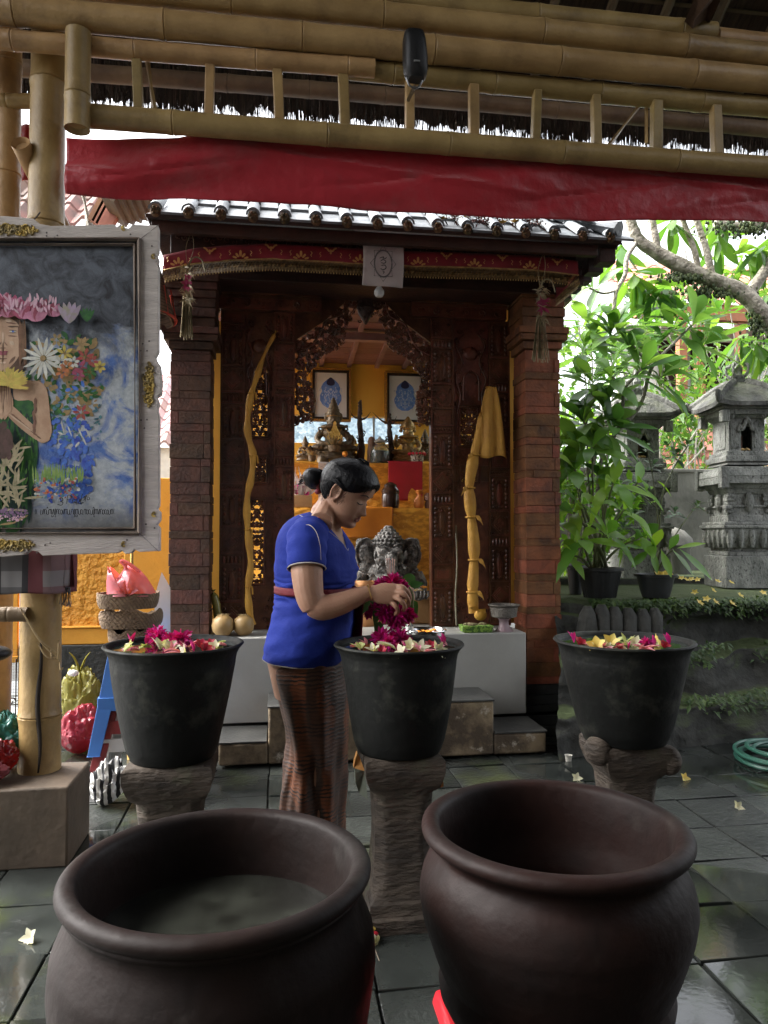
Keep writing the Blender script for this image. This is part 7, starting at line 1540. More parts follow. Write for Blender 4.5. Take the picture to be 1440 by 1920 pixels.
def ornament(px, py, s, kind='curl'):
    a = fq(px, py); mb = MB()
    if kind == 'curl':
        for r_ in (1, .75, .5): mb.scroll(a, s*r_, .5+r_, .8, s*.16, y=YP-.0165, n=12)
    else:
        L_, W_ = kind
        for k in range(9):
            t = k/8*2-1; wv = W_*(1-t*t)**.5*.5+.004
            if L_ > 0: mb.scroll((a[0]+wv*.25, a[1]+t*L_/2), wv*.55+.004, k*1.1, 1.1, .0045, y=YP-.018, n=10, hand=(-1)**k); mb.scroll((a[0]-wv*.55, a[1]+t*L_/2), wv*.45+.003, k*1.6, 1.1, .004, y=YP-.018, n=10)
            else: mb.scroll((a[0]+t*-L_/2, a[1]+wv*.25), wv*.55+.004, k*1.1, 1.1, .0045, y=YP-.018, n=10, hand=(-1)**k); mb.scroll((a[0]+t*-L_/2, a[1]-wv*.5), wv*.45+.003, k*1.6, 1.1, .004, y=YP-.018, n=10)
        if L_ > 0: mb.plate([(a[0]+W_*(.5*math.cos(t) if math.cos(t) > 0 else .35*math.cos(t)), a[1]+L_*.5*math.sin(t)) for t in np.linspace(0, 6.0, 18)], YP-.0175, YP-.0155)
        else: mb.plate([(a[0]-L_*.5*math.cos(t), a[1]+W_*.42*math.sin(t)) for t in np.linspace(0, 6.0, 18)], YP-.0175, YP-.0155)
    mb.build('gilt_ornament', GLD, PT)
for px, py in ((233, 430), (289, 483), (290, 966), (233, 1022)): ornament(px, py, .014); ornament(mx_(px), py, .014)
ornament(280, 722, 0, (.165, .036)); ornament(mx_(280), 722, 0, (.175, .050)); ornament(25, 431, 0, (-.17, .042)); ornament(18, 1022, 0, (-.17, .042))
# ---- canvas and paint
def canvas_mat():
    m = bpy.data.materials.new('oil_paint_ground'); m.use_nodes = True; nt = m.node_tree; N = nt.nodes; L = nt.links; b = N['Principled BSDF']; b.inputs['Roughness'].default_value = .5
    tc = N.new('ShaderNodeTexCoord')
    def noise(sc_, det=6, dist=0, off=0):
        n = N.new('ShaderNodeTexNoise'); n.inputs['Scale'].default_value = sc_; n.inputs['Detail'].default_value = det; n.inputs['Distortion'].default_value = dist; n.inputs['Roughness'].default_value = .65
        a = N.new('ShaderNodeVectorMath'); a.operation = 'ADD'; a.inputs[1].default_value = (off, 0, off); L.new(tc.outputs['Object'], a.inputs[0]); L.new(a.outputs[0], n.inputs['Vector']); return n.outputs['Fac']
    def mr(s, a, b_):
        r = N.new('ShaderNodeMapRange'); r.inputs['From Min'].default_value = a; r.inputs['From Max'].default_value = b_; L.new(s, r.inputs['Value']); return r.outputs[0]
    def mix(f, a, c):
        x = N.new('ShaderNodeMix'); x.data_type = 'RGBA'
        if hasattr(f, 'links'): L.new(f, x.inputs[0])
        else: x.inputs[0].default_value = f
        for i, v_ in ((6, a), (7, c)):
            if isinstance(v_, tuple): x.inputs[i].default_value = (*v_, 1)
            else: L.new(v_, x.inputs[i])
        return x.outputs[2]
    sp = N.new('ShaderNodeSeparateXYZ'); L.new(tc.outputs['Object'], sp.inputs[0])
    grey = mix(mr(noise(40, 8), .3, .7), (.56, .59, .60), (.30, .34, .38)); blue = mix(mr(noise(22, 6, 1), .3, .7), (.03, .08, .34), (.13, .24, .52))
    col = mix(mr(noise(7.5, 7, .8), .46, .60), grey, blue)
    bl = mix(mr(noise(14, 7, 1, 3), .35, .65), (.012, .013, .018), (.10, .115, .14))
    ad = N.new('ShaderNodeMath'); ad.operation = 'MULTIPLY_ADD'; L.new(noise(5, 6, .6, 8), ad.inputs[0]); ad.inputs[1].default_value = .9; L.new(sp.outputs['Z'], ad.inputs[2])
    # object z runs 0 at the frame's bottom to 1.2 at the top
    col = mix(mr(ad.outputs[0], 1.12, 1.30), col, bl)
    inv = N.new('ShaderNodeMath'); inv.operation = 'SUBTRACT'; inv.inputs[0].default_value = 1; L.new(mr(sp.outputs['Z'], .10, .20), inv.inputs[1])
    col = mix(inv.outputs[0], col, mix(mr(noise(40, 8), .3, .7), (.22, .22, .22), (.12, .125, .13)))
    L.new(col, b.inputs['Base Color']); bp = N.new('ShaderNodeBump'); bp.inputs['Strength'].default_value = .5; bp.inputs['Distance'].default_value = .003; L.new(noise(160, 6), bp.inputs['Height']); L.new(bp.outputs[0], b.inputs['Normal']); return m
mb = MB(); a, b = fq(mx_(266), 1006), fq(266, 446); mb.box(a[0], b[0], YP-.002, YP+.015, a[1], b[1]); CV = mb.build('canvas', canvas_mat(), PT, smooth=False)
LAY = [0]
def PM_(name, c, c2, s=40): return mat('paint_'+name, c, c2, rough=.5, scale=s, rnd=.16, bump=.08, bscale=150)
def poly(name, m, pts, mir=False, lay=None):
    LAY[0] += 1; y = YP-.003-.00035*LAY[0]; mb = MB()
    for s_ in ((0, 1) if mir else (0,)):
        q_ = [fq(mx_(a) if s_ else a, b) for a, b in pts]; q_ = [(p.x, p.z) for p in bez([(a, 0, b) for a, b in q_]+[(q_[0][0], 0, q_[0][1])], 4)[:-1]]; mb.plate(q_, y, y+.0003)
    return mb.build(name, m, CV, smooth=False)
def strokes(name, m, lst, mir=True, base=None):
    """lst of (px,py,dx,dy,width px)"""
    LAY[0] += 1; y = YP-.003-.00035*LAY[0]; mb = MB(); mb.rand = True
    for i, (px, py, dx, dy, w_) in enumerate(lst):
        for s_ in ((0, 1) if mir else (0,)):
            a = fq(mx_(px) if s_ else px, py); b = fq(mx_(px+dx) if s_ else px+dx, py+dy); d = Vector((b[0]-a[0], 0, b[1]-a[1])); L_ = max(d.length, .002); n_ = Vector((-d.z, 0, d.x)).normalized(); w2 = w_/500
            yy = y-.00025*random.random(); pts = []
            for t, k in ((0, .25), (.25, .9), (.55, 1), (.85, .6), (1, .1)): pts.append((t, k))
            vs_ = [Vector((a[0], yy, a[1]))+d*t+n_*w2*k*.5 for t, k in pts]+[Vector((a[0], yy, a[1]))+d*t-n_*w2*k*.5 for t, k in pts[::-1]]; mb.add(vs_, [tuple(range(len(vs_)))])
    return mb.build(name, m, CV, smooth=False)
rg = random.Random(33); U = rg.uniform; G = rg.gauss
SK, SKD = PM_('skin', (.58, .39, .26), (.44, .27, .17), 18), PM_('skin_shadow', (.24, .13, .08), (.17, .09, .06)); HR = PM_('hair', (.13, .07, .04), (.07, .04, .025)); GR, GRK = PM_('green', (.05, .17, .035), (.02, .08, .03)), PM_('dark_green', (.02, .06, .04), (.012, .03, .03)); PKP = PM_('pink', (.55, .24, .32), (.42, .15, .24)); PKD = PM_('deep_pink', (.40, .08, .14), (.25, .05, .09)); WHP = PM_('white', (.62, .62, .56), (.5, .5, .42)); YLP = PM_('yellow', (.58, .48, .10), (.48, .34, .08)); OCP = PM_('ochre', (.40, .28, .12), (.26, .18, .08)); BLP = PM_('blue', (.035, .08, .42), (.10, .20, .58)); RDP = PM_('red', (.38, .06, .05), (.28, .08, .07)); ORP = PM_('orange', (.55, .20, .07), (.4, .14, .06)); TLP = PM_('teal', (.10, .24, .26), (.05, .14, .2)); BKP = PM_('black', (.015, .015, .02), (.03, .03, .035))
strokes('background_bloom', OCP, [(U(60, 185), U(640, 780), U(-16, 16), U(-14, 14), U(6, 14)) for _ in range(150)])
strokes('background_bloom', GR, [(U(50, 190), U(630, 800), U(-14, 14), U(-14, 14), U(4, 10)) for _ in range(110)])
strokes('background_blue', BLP, [(U(90, 170), U(790, 940), U(-8, 8), U(-16, 16), U(6, 14)) for _ in range(160)])
strokes('background_teal', TLP, [(U(95, 190), U(720, 830), U(-12, 12), U(-6, 6), U(3, 7)) for _ in range(60)])
poly('dress', GR, [(cxp, 745), (28, 748), (60, 742), (64, 790), (70, 850), (62, 900), (45, 980), (cxp, 985)], mir=True)
strokes('dress_fold', GRK, [(U(2, 64), U(760, 960), U(-4, 6), U(20, 60), U(4, 9)) for _ in range(50)])
strokes('dress_light', PM_('light_green', (.12, .30, .06), (.07, .2, .04)), [(U(6, 60), U(770, 900), U(-6, 2), U(-30, 30), U(2, 4)) for _ in range(36)])
poly('shoulder', SK, [(24, 705), (50, 712), (76, 716), (88, 735), (93, 780), (96, 812), (84, 829), (70, 825), (62, 790), (60, 752), (26, 748)], mir=True)
poly('neck', SKD, [(cxp, 690), (26, 676), (30, 705), (40, 716), (cxp, 724)], mir=True)
poly('forearm', SK, [(14, 764), (22, 760), (60, 795), (92, 818), (84, 829), (66, 824), (30, 796), (12, 776)], mir=True)
strokes('arm_shade', SKD, [(62+U(-2, 6), 745+k*8, U(-1, 1), 14, 5) for k in range(8)]+[(20+k*6, 775+k*5.2, 8, 6, 3) for k in range(9)])
poly('hand', SK, [(cxp, 704), (11, 700), (16, 712), (20, 735), (24, 758), (16, 776), (cxp, 782)], mir=True)
strokes('finger_line', SKD, [(7+k*4, 712+k*4, 1.5, 44, 1.4) for k in range(4)])
poly('hair', HR, [(cxp, 586), (26, 590), (42, 612), (48, 650), (44, 690), (28, 700), (cxp, 704)], mir=True)
poly('face', SK, [(cxp, 592), (22, 598), (36, 612), (40, 640), (36, 664), (22, 684), (cxp, 692)], mir=True)
strokes('face_detail', SKD, [(14, 629, 18, 1, 2), (8, 641, 5, 7, 2.2), (cxp, 652, 6, 0, 2), (34, 612, 5, 40, 5), (28, 668, -12, 14, 5), (cxp, 672, 8, 0, 2.5), (11, 604, 20, 3, 3)]); strokes('face_light', PM_('light_skin', (.70, .52, .38), (.62, .44, .31)), [(18, 640, 8, 6, 7), (cxp, 622, 0, 22, 3), (10, 600, 12, 2, 6), (cxp, 680, 6, -1, 4), (16, 776, 46, 34, 3)])
strokes('painted_lips', PKD, [(cxp, 660, 10, -1, 3.4), (cxp, 663.5, 8, 0, 3)]); strokes('eye_white', WHP, [(17, 621, 13, .5, 3.4)]); strokes('iris', BLP, [(22, 621, 4, 0, 3.6)])
strokes('face_line', HR, [(14, 612, 21, -.5, 2.4), (16, 618.6, 15, 1, 1.5), (17, 623.4, 13, 0, 1)]); strokes('hair_strand', PM_('brown_strand', (.24, .13, .07), (.14, .075, .04)), [(38+U(-3, 8), U(596, 640), U(0, 5), U(30, 62), 2.6) for _ in range(34)])
for k, (a, b) in enumerate(((cxp, 560), (28, 566), (52, 570), (78, 572), (100, 580), (18, 582), (45, 585), (70, 590))):
    for j in range(5): an = R(-90+(j-2)*26+G(0, 5)); strokes('lotus_petal', PKP if (j+k) % 3 else PKD, [(a, b+14, 27*math.cos(an), 27*math.sin(an), 11)])
strokes('lotus_light', PM_('pale_pink', (.66, .44, .5), (.56, .34, .42)), [(U(5, 110), U(565, 590), G(0, 5), -U(8, 18), 4) for _ in range(34)])
for j in range(5): an = R(-90+(j-2)*16); strokes('lotus_bud', PM_('lilac', (.38, .28, .42), (.32, .3, .22)), [(132, 608, 40*math.cos(an), 40*math.sin(an), 11)]); strokes('green_bud', GR, [(165, 605, 26*math.cos(an), 26*math.sin(an), 7)])
strokes('chrysanthemum', YLP, [(20+G(0, 3), 722+G(0, 3), 36*math.cos(t), 30*math.sin(t), 6) for t in [U(-3.3, .5) for _ in range(40)]])
strokes('daisy', WHP, [(84+6*math.cos(t), 674+6*math.sin(t), 34*math.cos(t), 34*math.sin(t), 6.5) for t in np.linspace(.1, 6.2, 15)], mir=False); strokes('daisy_heart', OCP, [(80, 674, 9, 0, 9), (82, 670, 5, 6, 7)], mir=False)
strokes('lily', WHP, [(84+6*math.cos(t), 674+6*math.sin(t), 30*math.cos(t), 30*math.sin(t), 6.5) for t in np.linspace(.1, 6.2, 12)][:0] or [(mx_(70), 690, 20, 20, 6)], mir=False)
for (a, b, m_, r_) in ((124, 665, YLP, 14), (118, 680, WHP, 12), (155, 648, OCP, 13), (162, 672, RDP, 15), (150, 690, PKD, 14), (175, 680, RDP, 10), (140, 682, WHP, 9), (128, 690, ORP, 10), (155, 775, RDP, 13), (120, 700, ORP, 10), (170, 700, GR, 12), (190, 690, YLP, 9), (110, 640, OCP, 10), (150, 705, PKD, 10)):
    strokes('painted_flower', m_, [(a+3*math.cos(t), b+3*math.sin(t), r_*math.cos(t), r_*math.sin(t), 6) for t in np.linspace(0+a, 5.3+a, 6)])
strokes('bluebell', BLP, [(150, 734, -12, -8, 7), (126, 735, 10, -4, 7), (160, 728, -4, -12, 6), (138, 768, 10, 3, 6)])
strokes('fish', WHP, [(150+k*7, 805+(k % 2)*14, 8, 18, 3) for k in range(3)]+[(118, 790, 6, 26, 3), (130, 800, 8, 20, 2.5), (112, 812, 10, 4, 3), (152, 830, -8, 10, 4)])
strokes('grass', PM_('grass', (.25, .36, .10), (.14, .26, .06)), [(66+U(0, 92), 905+U(-4, 6), U(-5, 5), -U(18, 38), 2.2) for _ in range(70)])
for m_, n_ in ((WHP, 18), (RDP, 22), (ORP, 20), (TLP, 22), (BLP, 14)): strokes('flower_bed', m_, [(U(66, 158), U(898, 935), U(-7, 7), U(-6, 6), U(3, 6)) for _ in range(n_)])
strokes('bromeliad', PM_('straw', (.42, .36, .22), (.28, .24, .14)), [(U(0, 40), U(840, 960), 26*math.cos(t), 26*math.sin(t)*1.2, 4.5) for t in [U(-2.8, .2) for _ in range(60)]]+[(50, 935, 36, -3, 5)])
strokes('basket_flower', PM_('mauve', (.24, .14, .26), (.16, .1, .16)), [(U(0, 56), U(955, 972), U(-4, 4), U(-4, 4), 4) for _ in range(90)]); strokes('basket_rim', OCP, [(cxp, 984, 30, -4, 4), (30, 980, 28, -14, 4)]); strokes('basket_pink', PM_('pale_pink', (.66, .44, .5), (.56, .34, .42)), [(U(0, 50), U(968, 976), U(-3, 3), U(-3, 3), 3) for _ in range(40)])
strokes('brown_pot', PM_('umber', (.11, .06, .05), (.07, .04, .03)), [(cxp-8+U(0, 28), 790+U(0, 60), U(-8, 8), U(10, 26), 10) for _ in range(40)])
# writing: the Balinese line and the signature, drawn stroke by stroke
INK = mat('paint_ink', (.012, .012, .016), rough=.5)
LAY[0] += 1; yI = YP-.0036-.00035*LAY[0]
def pen(mb, pts, r_=.0011): mb.tube(bez([(fq(a, b)[0], yI, fq(a, b)[1]) for a, b in pts], 4), r_, 4)
GL = {'|': [[(0, 0), (-.12, .5), (0, 1)]], 'ka': [[(0, 1), (.05, .2), (.3, 0), (.55, .25), (.55, 1)], [(.0, .45), (.2, .5)]], 'na': [[(0, .1), (.15, .9), (.3, 1)], [(.3, 1), (.45, .1), (.6, .1), (.65, 1)]], 'ba': [[(0, .2), (.1, 1), (.5, 1), (.6, .1)]], 'ga': [[(0, 1), (0, .3), (.2, 0), (.4, .3), (.4, 1)], [(.4, .3), (.6, 0), (.75, .3), (.75, 1)]],
      'ya': [[(0, .1), (.1, 1), (.35, .9), (.3, .1), (.5, .05), (.6, 1)], [(.35, 1), (.3, 1.5), (.55, 1.5)]], 'o': [[(.3, .1), (0, .4), (.15, 1), (.45, .9), (.5, .4), (.3, .1)]], 'c': [[(.4, .2), (.1, .1), (.05, .8), (.4, 1)]], 'i': [[(0, .1), (0, 1), (.25, 1)]], 'u': [[(.1, 1), (0, 1.45), (.4, 1.5), (.5, 1.1)]], 'e': [[(0, -.1), (.2, -.4), (.45, -.1)]], '2': [[(0, .3), (.2, 0), (.4, .3), (.1, 1), (.5, 1)]]}
mb = MB(); x = 71
for g_ in ('|', '|', ' ', 'i', 'na', 'ka', 'e', 'ba', 'ga', 'u', 'na', 'ya', 'ka', 'c', 'o', 'na', 'ga', 'ba', 'i', 'ka', 'ya', 'u', 'ga', 'ba', 'c', 'i', 'ga', 'o', 'c', 'ba', 'e', 'ya', 'ga', 'na', 'ka', 'o', 'c', 'o', 'ba', 'c', '|', '|'):
    if g_ == ' ': x += 4; continue
    w_ = 0
    for st in GL[g_]: pen(mb, [(x+a*6.4, 955+b*9.5+(961-955)*0) for a, b in st]); w_ = max(w_, max(a for a, b in st))
    x += w_*5.0+1.3 if g_ != 'u' and g_ != 'e' else 0
    if g_ == '|': x += 1.5
    if x > 238: break
mb.build('balinese_writing', INK, CV)
mb = MB()
for st in ([(114, 937), (120, 934), (122, 939), (117, 941), (122, 943), (119, 948), (112, 946)], [(129, 945), (131, 930), (137, 931), (136, 937), (130, 938)], [(139, 943), (141, 937), (145, 938), (144, 943), (147, 943)], [(148, 937), (148, 943), (152, 942), (153, 936), (154, 942)], [(158, 927), (154, 943)], [(146, 946), (160, 943)], [(160, 933), (163, 932), (162, 937), (159, 939)], [(166, 929), (163, 941)], [(171, 929), (167, 934), (168, 938), (172, 936), (170, 933)]): pen(mb, st, .0013)
mb.build('signature', INK, CV)
# cord from the post to the frame
mb = MB(); mb.tube(bez([at(75, 398, 2.96), at(70, 405, 2.95), at(58, 418, 2.94)], 3), .003, 5); mb.build('hanging_hook', IR, PT)
# ================================================================== the woman
FH = Vector((math.sin(YAW), math.cos(YAW), 0)); RH = Vector((math.cos(YAW), -math.sin(YAW), 0)); D0 = 2.617
def pw(px, py, dy=0.0):
    d = _ray(px, py); return Vector((0, 0, CAM_H)) + d*((D0+dy)/d.dot(FH))
PB = pw(585, 1004, 0); PB.z = 0
WM = thing('person', 'woman in blue top, red sash and batik skirt arranging flowers over the middle pot', 'person', PB)
SKIN = mat('skin', (.36, .205, .135), (.29, .155, .10), rough=.48, scale=9, bump=.12, bscale=160, subs=.06, spec=.4, spots=((.27, .12, .085), 16, .55, .75), rough2=.6)
BYAW = R(14)   # body turned a little towards us
FX = (RH*math.cos(BYAW) - FH*math.sin(BYAW)).normalized(); FY = (RH*math.sin(BYAW) + FH*math.cos(BYAW)).normalized()
def ring_c(pyc, pxl, pxr, b, dy=0, n=40, tilt=0, e=2.2, off=0):
    L_, R2 = pw(pxl, pyc, dy), pw(pxr, pyc, dy); c = (L_+R2)/2; w_ = (R2-L_).length/2
    # silhouette half width of a rotated ellipse -> its own half depth a
    a = math.sqrt(max(w_*w_-(b*math.sin(BYAW))**2, .0004))/math.cos(BYAW)
    out = []
    for k in range(n):
        t = 2*math.pi*k/n; ct, st = math.cos(t), math.sin(t)
        x = (a+off)*math.copysign(abs(ct)**(2/e), ct); y = (b+off)*math.copysign(abs(st)**(2/e), st)
        out.append(c + FX*x + FY*y - Vector((0, 0, tilt*ct)))
    return out, c, a
TOR = [(1236, 499, 642, .185), (1215, 499, 652, .188), (1190, 505, 660, .186), (1165, 512, 664, .178), (1140, 518, 665, .168), (1118, 521, 663, .157), (1104, 522, 662, .154), (1088, 521, 665, .158), (1068, 521, 669, .166), (1045, 523, 663, .172)]
# ---- body (one skinned surface, remeshed)
mb = MB()
rs = [ring_c(p, a+8, b-8, c-.015)[0] for p, a, b, c in TOR]
rs = [ring_c(1300, 520, 632, .15)[0]]+rs+[ring_c(1020, 533, 650, .155)[0], ring_c(996, 548, 640, .135)[0], ring_c(978, 566, 634, .09)[0], ring_c(962, 584, 628, .062)[0]]
mb.rings(rs)
neck = [pw(606, 985, .0), pw(612, 965, .0), pw(622, 948, .0), pw(634, 925, .0)]
mb.tube(bez(neck, 5), [.062]*3+[.056]*4+[.052]*5+[.052]*4, 20)
for s_ in (-1, 1): mb.tube(bez([pw(600, 985, s_*.10), pw(608, 966, s_*.05), pw(618, 945, s_*.02)], 4), [.045, .043, .041, .039, .037, .036, .035, .034, .033], 12)
# head
HP, HYW = R(30), R(20)
hc = pw(653, 921, -.02)
Fx0 = (RH*math.cos(HYW) - FH*math.sin(HYW)).normalized(); HY = (RH*math.sin(HYW) + FH*math.cos(HYW)).normalized()
HX = (Fx0*math.cos(HP) - Vector((0, 0, 1))*math.sin(HP)).normalized(); HZ = (Fx0*math.sin(HP) + Vector((0, 0, 1))*math.cos(HP)).normalized()
HS = 1.0
def H_(x, y, z): return hc + (HX*x + HY*y + HZ*z)*HS
xf = [(-.118, .040), (-.112, .066), (-.104, .079), (-.094, .082), (-.082, .076), (-.074, .081), (-.064, .084), (-.055, .080), (-.035, .079), (-.015, .078), (.0, .075), (.015, .080), (.03, .084), (.05, .084), (.07, .074), (.088, .054), (.10, .03), (.107, .002)]
xb = [(-.118, .02), (-.11, -.0), (-.095, -.02), (-.075, -.045), (-.05, -.068), (-.02, -.085), (.01, -.095), (.04, -.096), (.065, -.085), (.085, -.062), (.10, -.03), (.107, -.002)]
hw_ = [(-.118, .014), (-.11, .028), (-.095, .044), (-.075, .056), (-.05, .064), (-.02, .069), (.01, .073), (.04, .073), (.065, .064), (.085, .045), (.10, .022), (.107, .003)]
nose = [(-.058, 0), (-.052, .006), (-.047, .018), (-.041, .0235), (-.032, .018), (-.02, .011), (-.005, .005), (.008, 0)]
def smooth_tab(tab, sg):
    z = np.linspace(-.118, .107, 226); v_ = np.interp(z, [p[0] for p in tab], [p[1] for p in tab]); k = np.exp(-.5*((np.arange(-30, 31)*.001)/sg)**2); k /= k.sum()
    pad = np.concatenate([2*v_[0]-v_[30:0:-1], v_, 2*v_[-1]-v_[-2:-32:-1]]); return list(zip(z, np.convolve(pad, k, 'valid')))
xf, xb, hw_ = smooth_tab(xf, .0028), smooth_tab(xb, .007), smooth_tab(hw_, .006)
g2 = lambda a, b: math.exp(-(a*a+b*b))
def head_pt(z, t, grow=0):
    A, B_, W_ = (float(np.interp(z, [p[0] for p in q_], [p[1] for p in q_])) for q_ in (xf, xb, hw_))
    cx_ = (A+B_)/2; a = (A-B_)/2+grow; w2 = W_+grow; e = 2.25 if z < .07 else 2
    ct, st = math.cos(t), math.sin(t); x = cx_+a*math.copysign(abs(ct)**(2/e), ct); y = w2*math.copysign(abs(st)**(2/e), st)
    if grow == 0 and x > cx_:
        n_ = float(np.interp(z, [p[0] for p in nose], [p[1] for p in nose])); sg = .0085+.006*g2((z+.044)/.010, 0)
        x += n_*math.exp(-(y/sg)**2)
        for s_ in (-1, 1):
            x -= .0085*g2((y-s_*.030)/.016, (z+.0)/.012); x += .0060*g2((y-s_*.031)/.012, (z+.004)/.008)
            x += .004*g2((y-s_*.040)/.018, (z+.040)/.020); x += .003*g2((y-s_*.028)/.020, (z-.018)/.007)
            x += .005*g2((y-s_*.011)/.006, (z+.047)/.007); x -= .0025*g2((y-s_*.026)/.006, (z+.055)/.014)
        x -= .0055*g2(y/.024, (z+.069)/.0028); x -= .003*g2(y/.02, (z+.083)/.006); x -= .0015*g2(y/.004, (z+.057)/.006)
    return x, y
def head_grid(mb, zs, n, grow=0):
    rs = []
    for z in zs: rs.append([H_(*(lambda q: (q[0], q[1], z))(head_pt(z, 2*math.pi*k/n, grow))) for k in range(n)])
    mb.rings(rs)
head_grid(mb, list(np.linspace(-.118, .1068, 90)), 120)
for s_ in (-1, 1):   # ears
    ec = (-.010, s_*.071, -.012); rot = Matrix((HX, HY, HZ)).transposed() @ Euler((0, R(-12), s_*R(-22))).to_matrix()
    mb.ell(H_(*ec), (.017, .006, .030), rot=rot, n=16, m=12); mb.ell(H_(-.004, s_*.071, -.038), (.009, .007, .011), rot=rot, n=10, m=8)
    mb.tube([H_(ec[0]+.002+math.cos(t)*.016, ec[1]+s_*(.005+.004*math.sin(t/2)), ec[2]+.002+math.sin(t)*.029) for t in np.linspace(-.9, 4.3, 22)], [.0042]*22, 8)
# arms
def seg(pts, rad, n=14, k=5):
    q_ = bez(pts, k); rr = np.interp(np.linspace(0, len(rad)-1, len(q_)), range(len(rad)), rad); mb.tube(q_, list(rr), n)
seg([pw(578, 1006, -.12), pw(575, 1035, -.165), pw(576, 1080, -.195), pw(581, 1118, -.205), pw(590, 1138, -.205)], [.055, .056, .051, .046, .042], 18)
seg([pw(584, 1132, -.205), pw(606, 1139, -.205), pw(640, 1131, -.20), pw(672, 1118, -.195), pw(692, 1111, -.19)], [.040, .0425, .037, .029, .0245], 18)
seg([pw(606, 1008, .13), pw(606, 1050, .16), pw(612, 1100, .165), pw(622, 1128, .15)], [.052, .050, .044, .040]); seg([pw(620, 1126, .15), pw(655, 1128, .10), pw(690, 1122, .0), pw(706, 1118, -.05)], [.040, .038, .028, .0235])
def hand(w, kn, fing, thumb, r_=.0085, tw=.012):
    # palm as a flattened loft from wrist to knuckles
    w = Vector(w); kc = sum((Vector(k) for k in kn), Vector())/len(kn); across = (Vector(kn[-1])-Vector(kn[0])); ac = across.normalized(); dr = (kc-w).normalized(); nn = ac.cross(dr).normalized(); rs = []
    for t, hw, th in ((0, .024, .019), (.25, .028, .019), (.5, .036, .018), (.8, across.length/2+.010, .015), (1.0, across.length/2+.009, .012), (1.08, across.length/2+.004, .007)):
        c = w+(kc-w)*t; rs.append([c+ac*math.cos(a)*hw+nn*math.sin(a)*th for a in [2*math.pi*k/18 for k in range(18)]])
    mb.rings(rs)
    for f_, k0 in zip(fing, kn):
        q_ = bez([Vector(k0)-dr*.02, Vector(k0)]+[Vector(p) for p in f_], 5); m_ = len(q_); mb.tube(q_, [r_*1.08*(1-.26*i/m_)*(1+.07*math.cos(i/m_*14)) for i in range(m_)], 10); mb.ell(q_[-1], r_*.79, n=8, m=6)
    q_ = bez([Vector(p) for p in thumb], 5); m_ = len(q_); mb.tube(q_, list(np.linspace(tw*1.3, r_*.95, m_)), 10); mb.ell(q_[-1], r_*.95, n=8, m=6)
hand(pw(692, 1111, -.19), [pw(739, 1099, -.185), pw(741, 1109, -.198), pw(738, 1119, -.200), pw(731, 1128, -.193)],
     [[pw(755, 1101, -.20), pw(766, 1112, -.185), pw(769, 1124, -.16)], [pw(757, 1113, -.212), pw(766, 1125, -.20), pw(766, 1135, -.175)], [pw(752, 1126, -.215), pw(759, 1137, -.20), pw(756, 1145, -.178)], [pw(742, 1137, -.207), pw(746, 1146, -.195), pw(741, 1152, -.175)]],
     [pw(700, 1108, -.178), pw(716, 1100, -.155), pw(734, 1096, -.135), pw(750, 1101, -.125)])
hand(pw(706, 1118, -.05), [pw(744, 1098, -.045), pw(747, 1108, -.04), pw(746, 1118, -.04), pw(740, 1127, -.045)],
     [[pw(762, 1092, -.05), pw(771, 1100, -.07), pw(773, 1110, -.09)], [pw(765, 1106, -.04), pw(774, 1114, -.06), pw(774, 1124, -.085)], [pw(762, 1119, -.04), pw(768, 1128, -.06), pw(765, 1136, -.085)], [pw(753, 1131, -.045), pw(757, 1139, -.065), pw(753, 1145, -.085)]],
     [pw(712, 1116, -.07), pw(728, 1112, -.10), pw(742, 1112, -.115), pw(752, 1116, -.12)])
# legs and feet
for s_, dx in ((-1, 0), (1, 10)):
    seg([pw(578, 1260, s_*.08), pw(583, 1400, s_*.075), pw(585, 1520, s_*.07), pw(585+dx, 1625, s_*.065)], [.085, .062, .052, .036]); f0 = pw(590+dx, 1638, s_*.065); 
    for a, b, c_ in ((0, .03, .034), (.05, .026, .036), (.10, .022, .038), (.15, .016, .038)): mb.ell(f0+FX*(a-.02)+Vector((0, 0, .030-f0.z-a*.06)), (.045, c_, b), rot=Matrix((FX, FY, Vector((0, 0, 1)))).transposed(), n=12, m=8)
    for k in range(5): mb.ell(f0+FX*(.165-.008*k*(1 if s_ < 0 else 1))+FY*(.03-.015*k)*(-s_)+Vector((0, 0, .014-f0.z)), (.016, .009-.0006*k, .010), n=8, m=6)
body = mb.build('body', SKIN, WM, ang=180); remesh(body, .0034, 3)
# face details
LASH = mat('lash_and_brow', (.02, .014, .012), rough=.7); LIP = mat('lips', (.22, .07, .06), (.18, .055, .05), rough=.42)
def surf(y, z, out=.0015):
    W_ = float(np.interp(z, [p[0] for p in hw_], [p[1] for p in hw_])); best = None
    for k in range(-60, 61):
        t = k/60*1.5; x_, y_ = head_pt(z, t)
        if best is None or abs(y_-y) < best[0]: best = (abs(y_-y), x_)
    return H_(best[1]+out, y, z)
mb = MB()
for s_ in (-1, 1):
    mb.tube(bez([surf(s_*y, z, .0022) for y, z in ((.016, -.009), (.024, -.0125), (.033, -.0135), (.043, -.010))], 4), [.0006]+[.0016]*11+[.0008], 5)
    mb.tube(bez([surf(s_*y, z, .001) for y, z in ((.014, .018), (.024, .0225), (.036, .022), (.048, .015))], 4), [.0012]+[.0026]*10+[.0016, .0008], 5, flat=.6)
mb.build('lashes_and_brows', LASH, WM)
mb = MB(); mb.tube(bez([surf(y, z, .0005) for y, z in ((-.022, -.0690), (-.012, -.0640), (-.004, -.0615), (0, -.0625), (.004, -.0615), (.012, -.0640), (.022, -.0690))], 4), [.0012]+[.0036]*23+[.0012], 6, flat=.7)
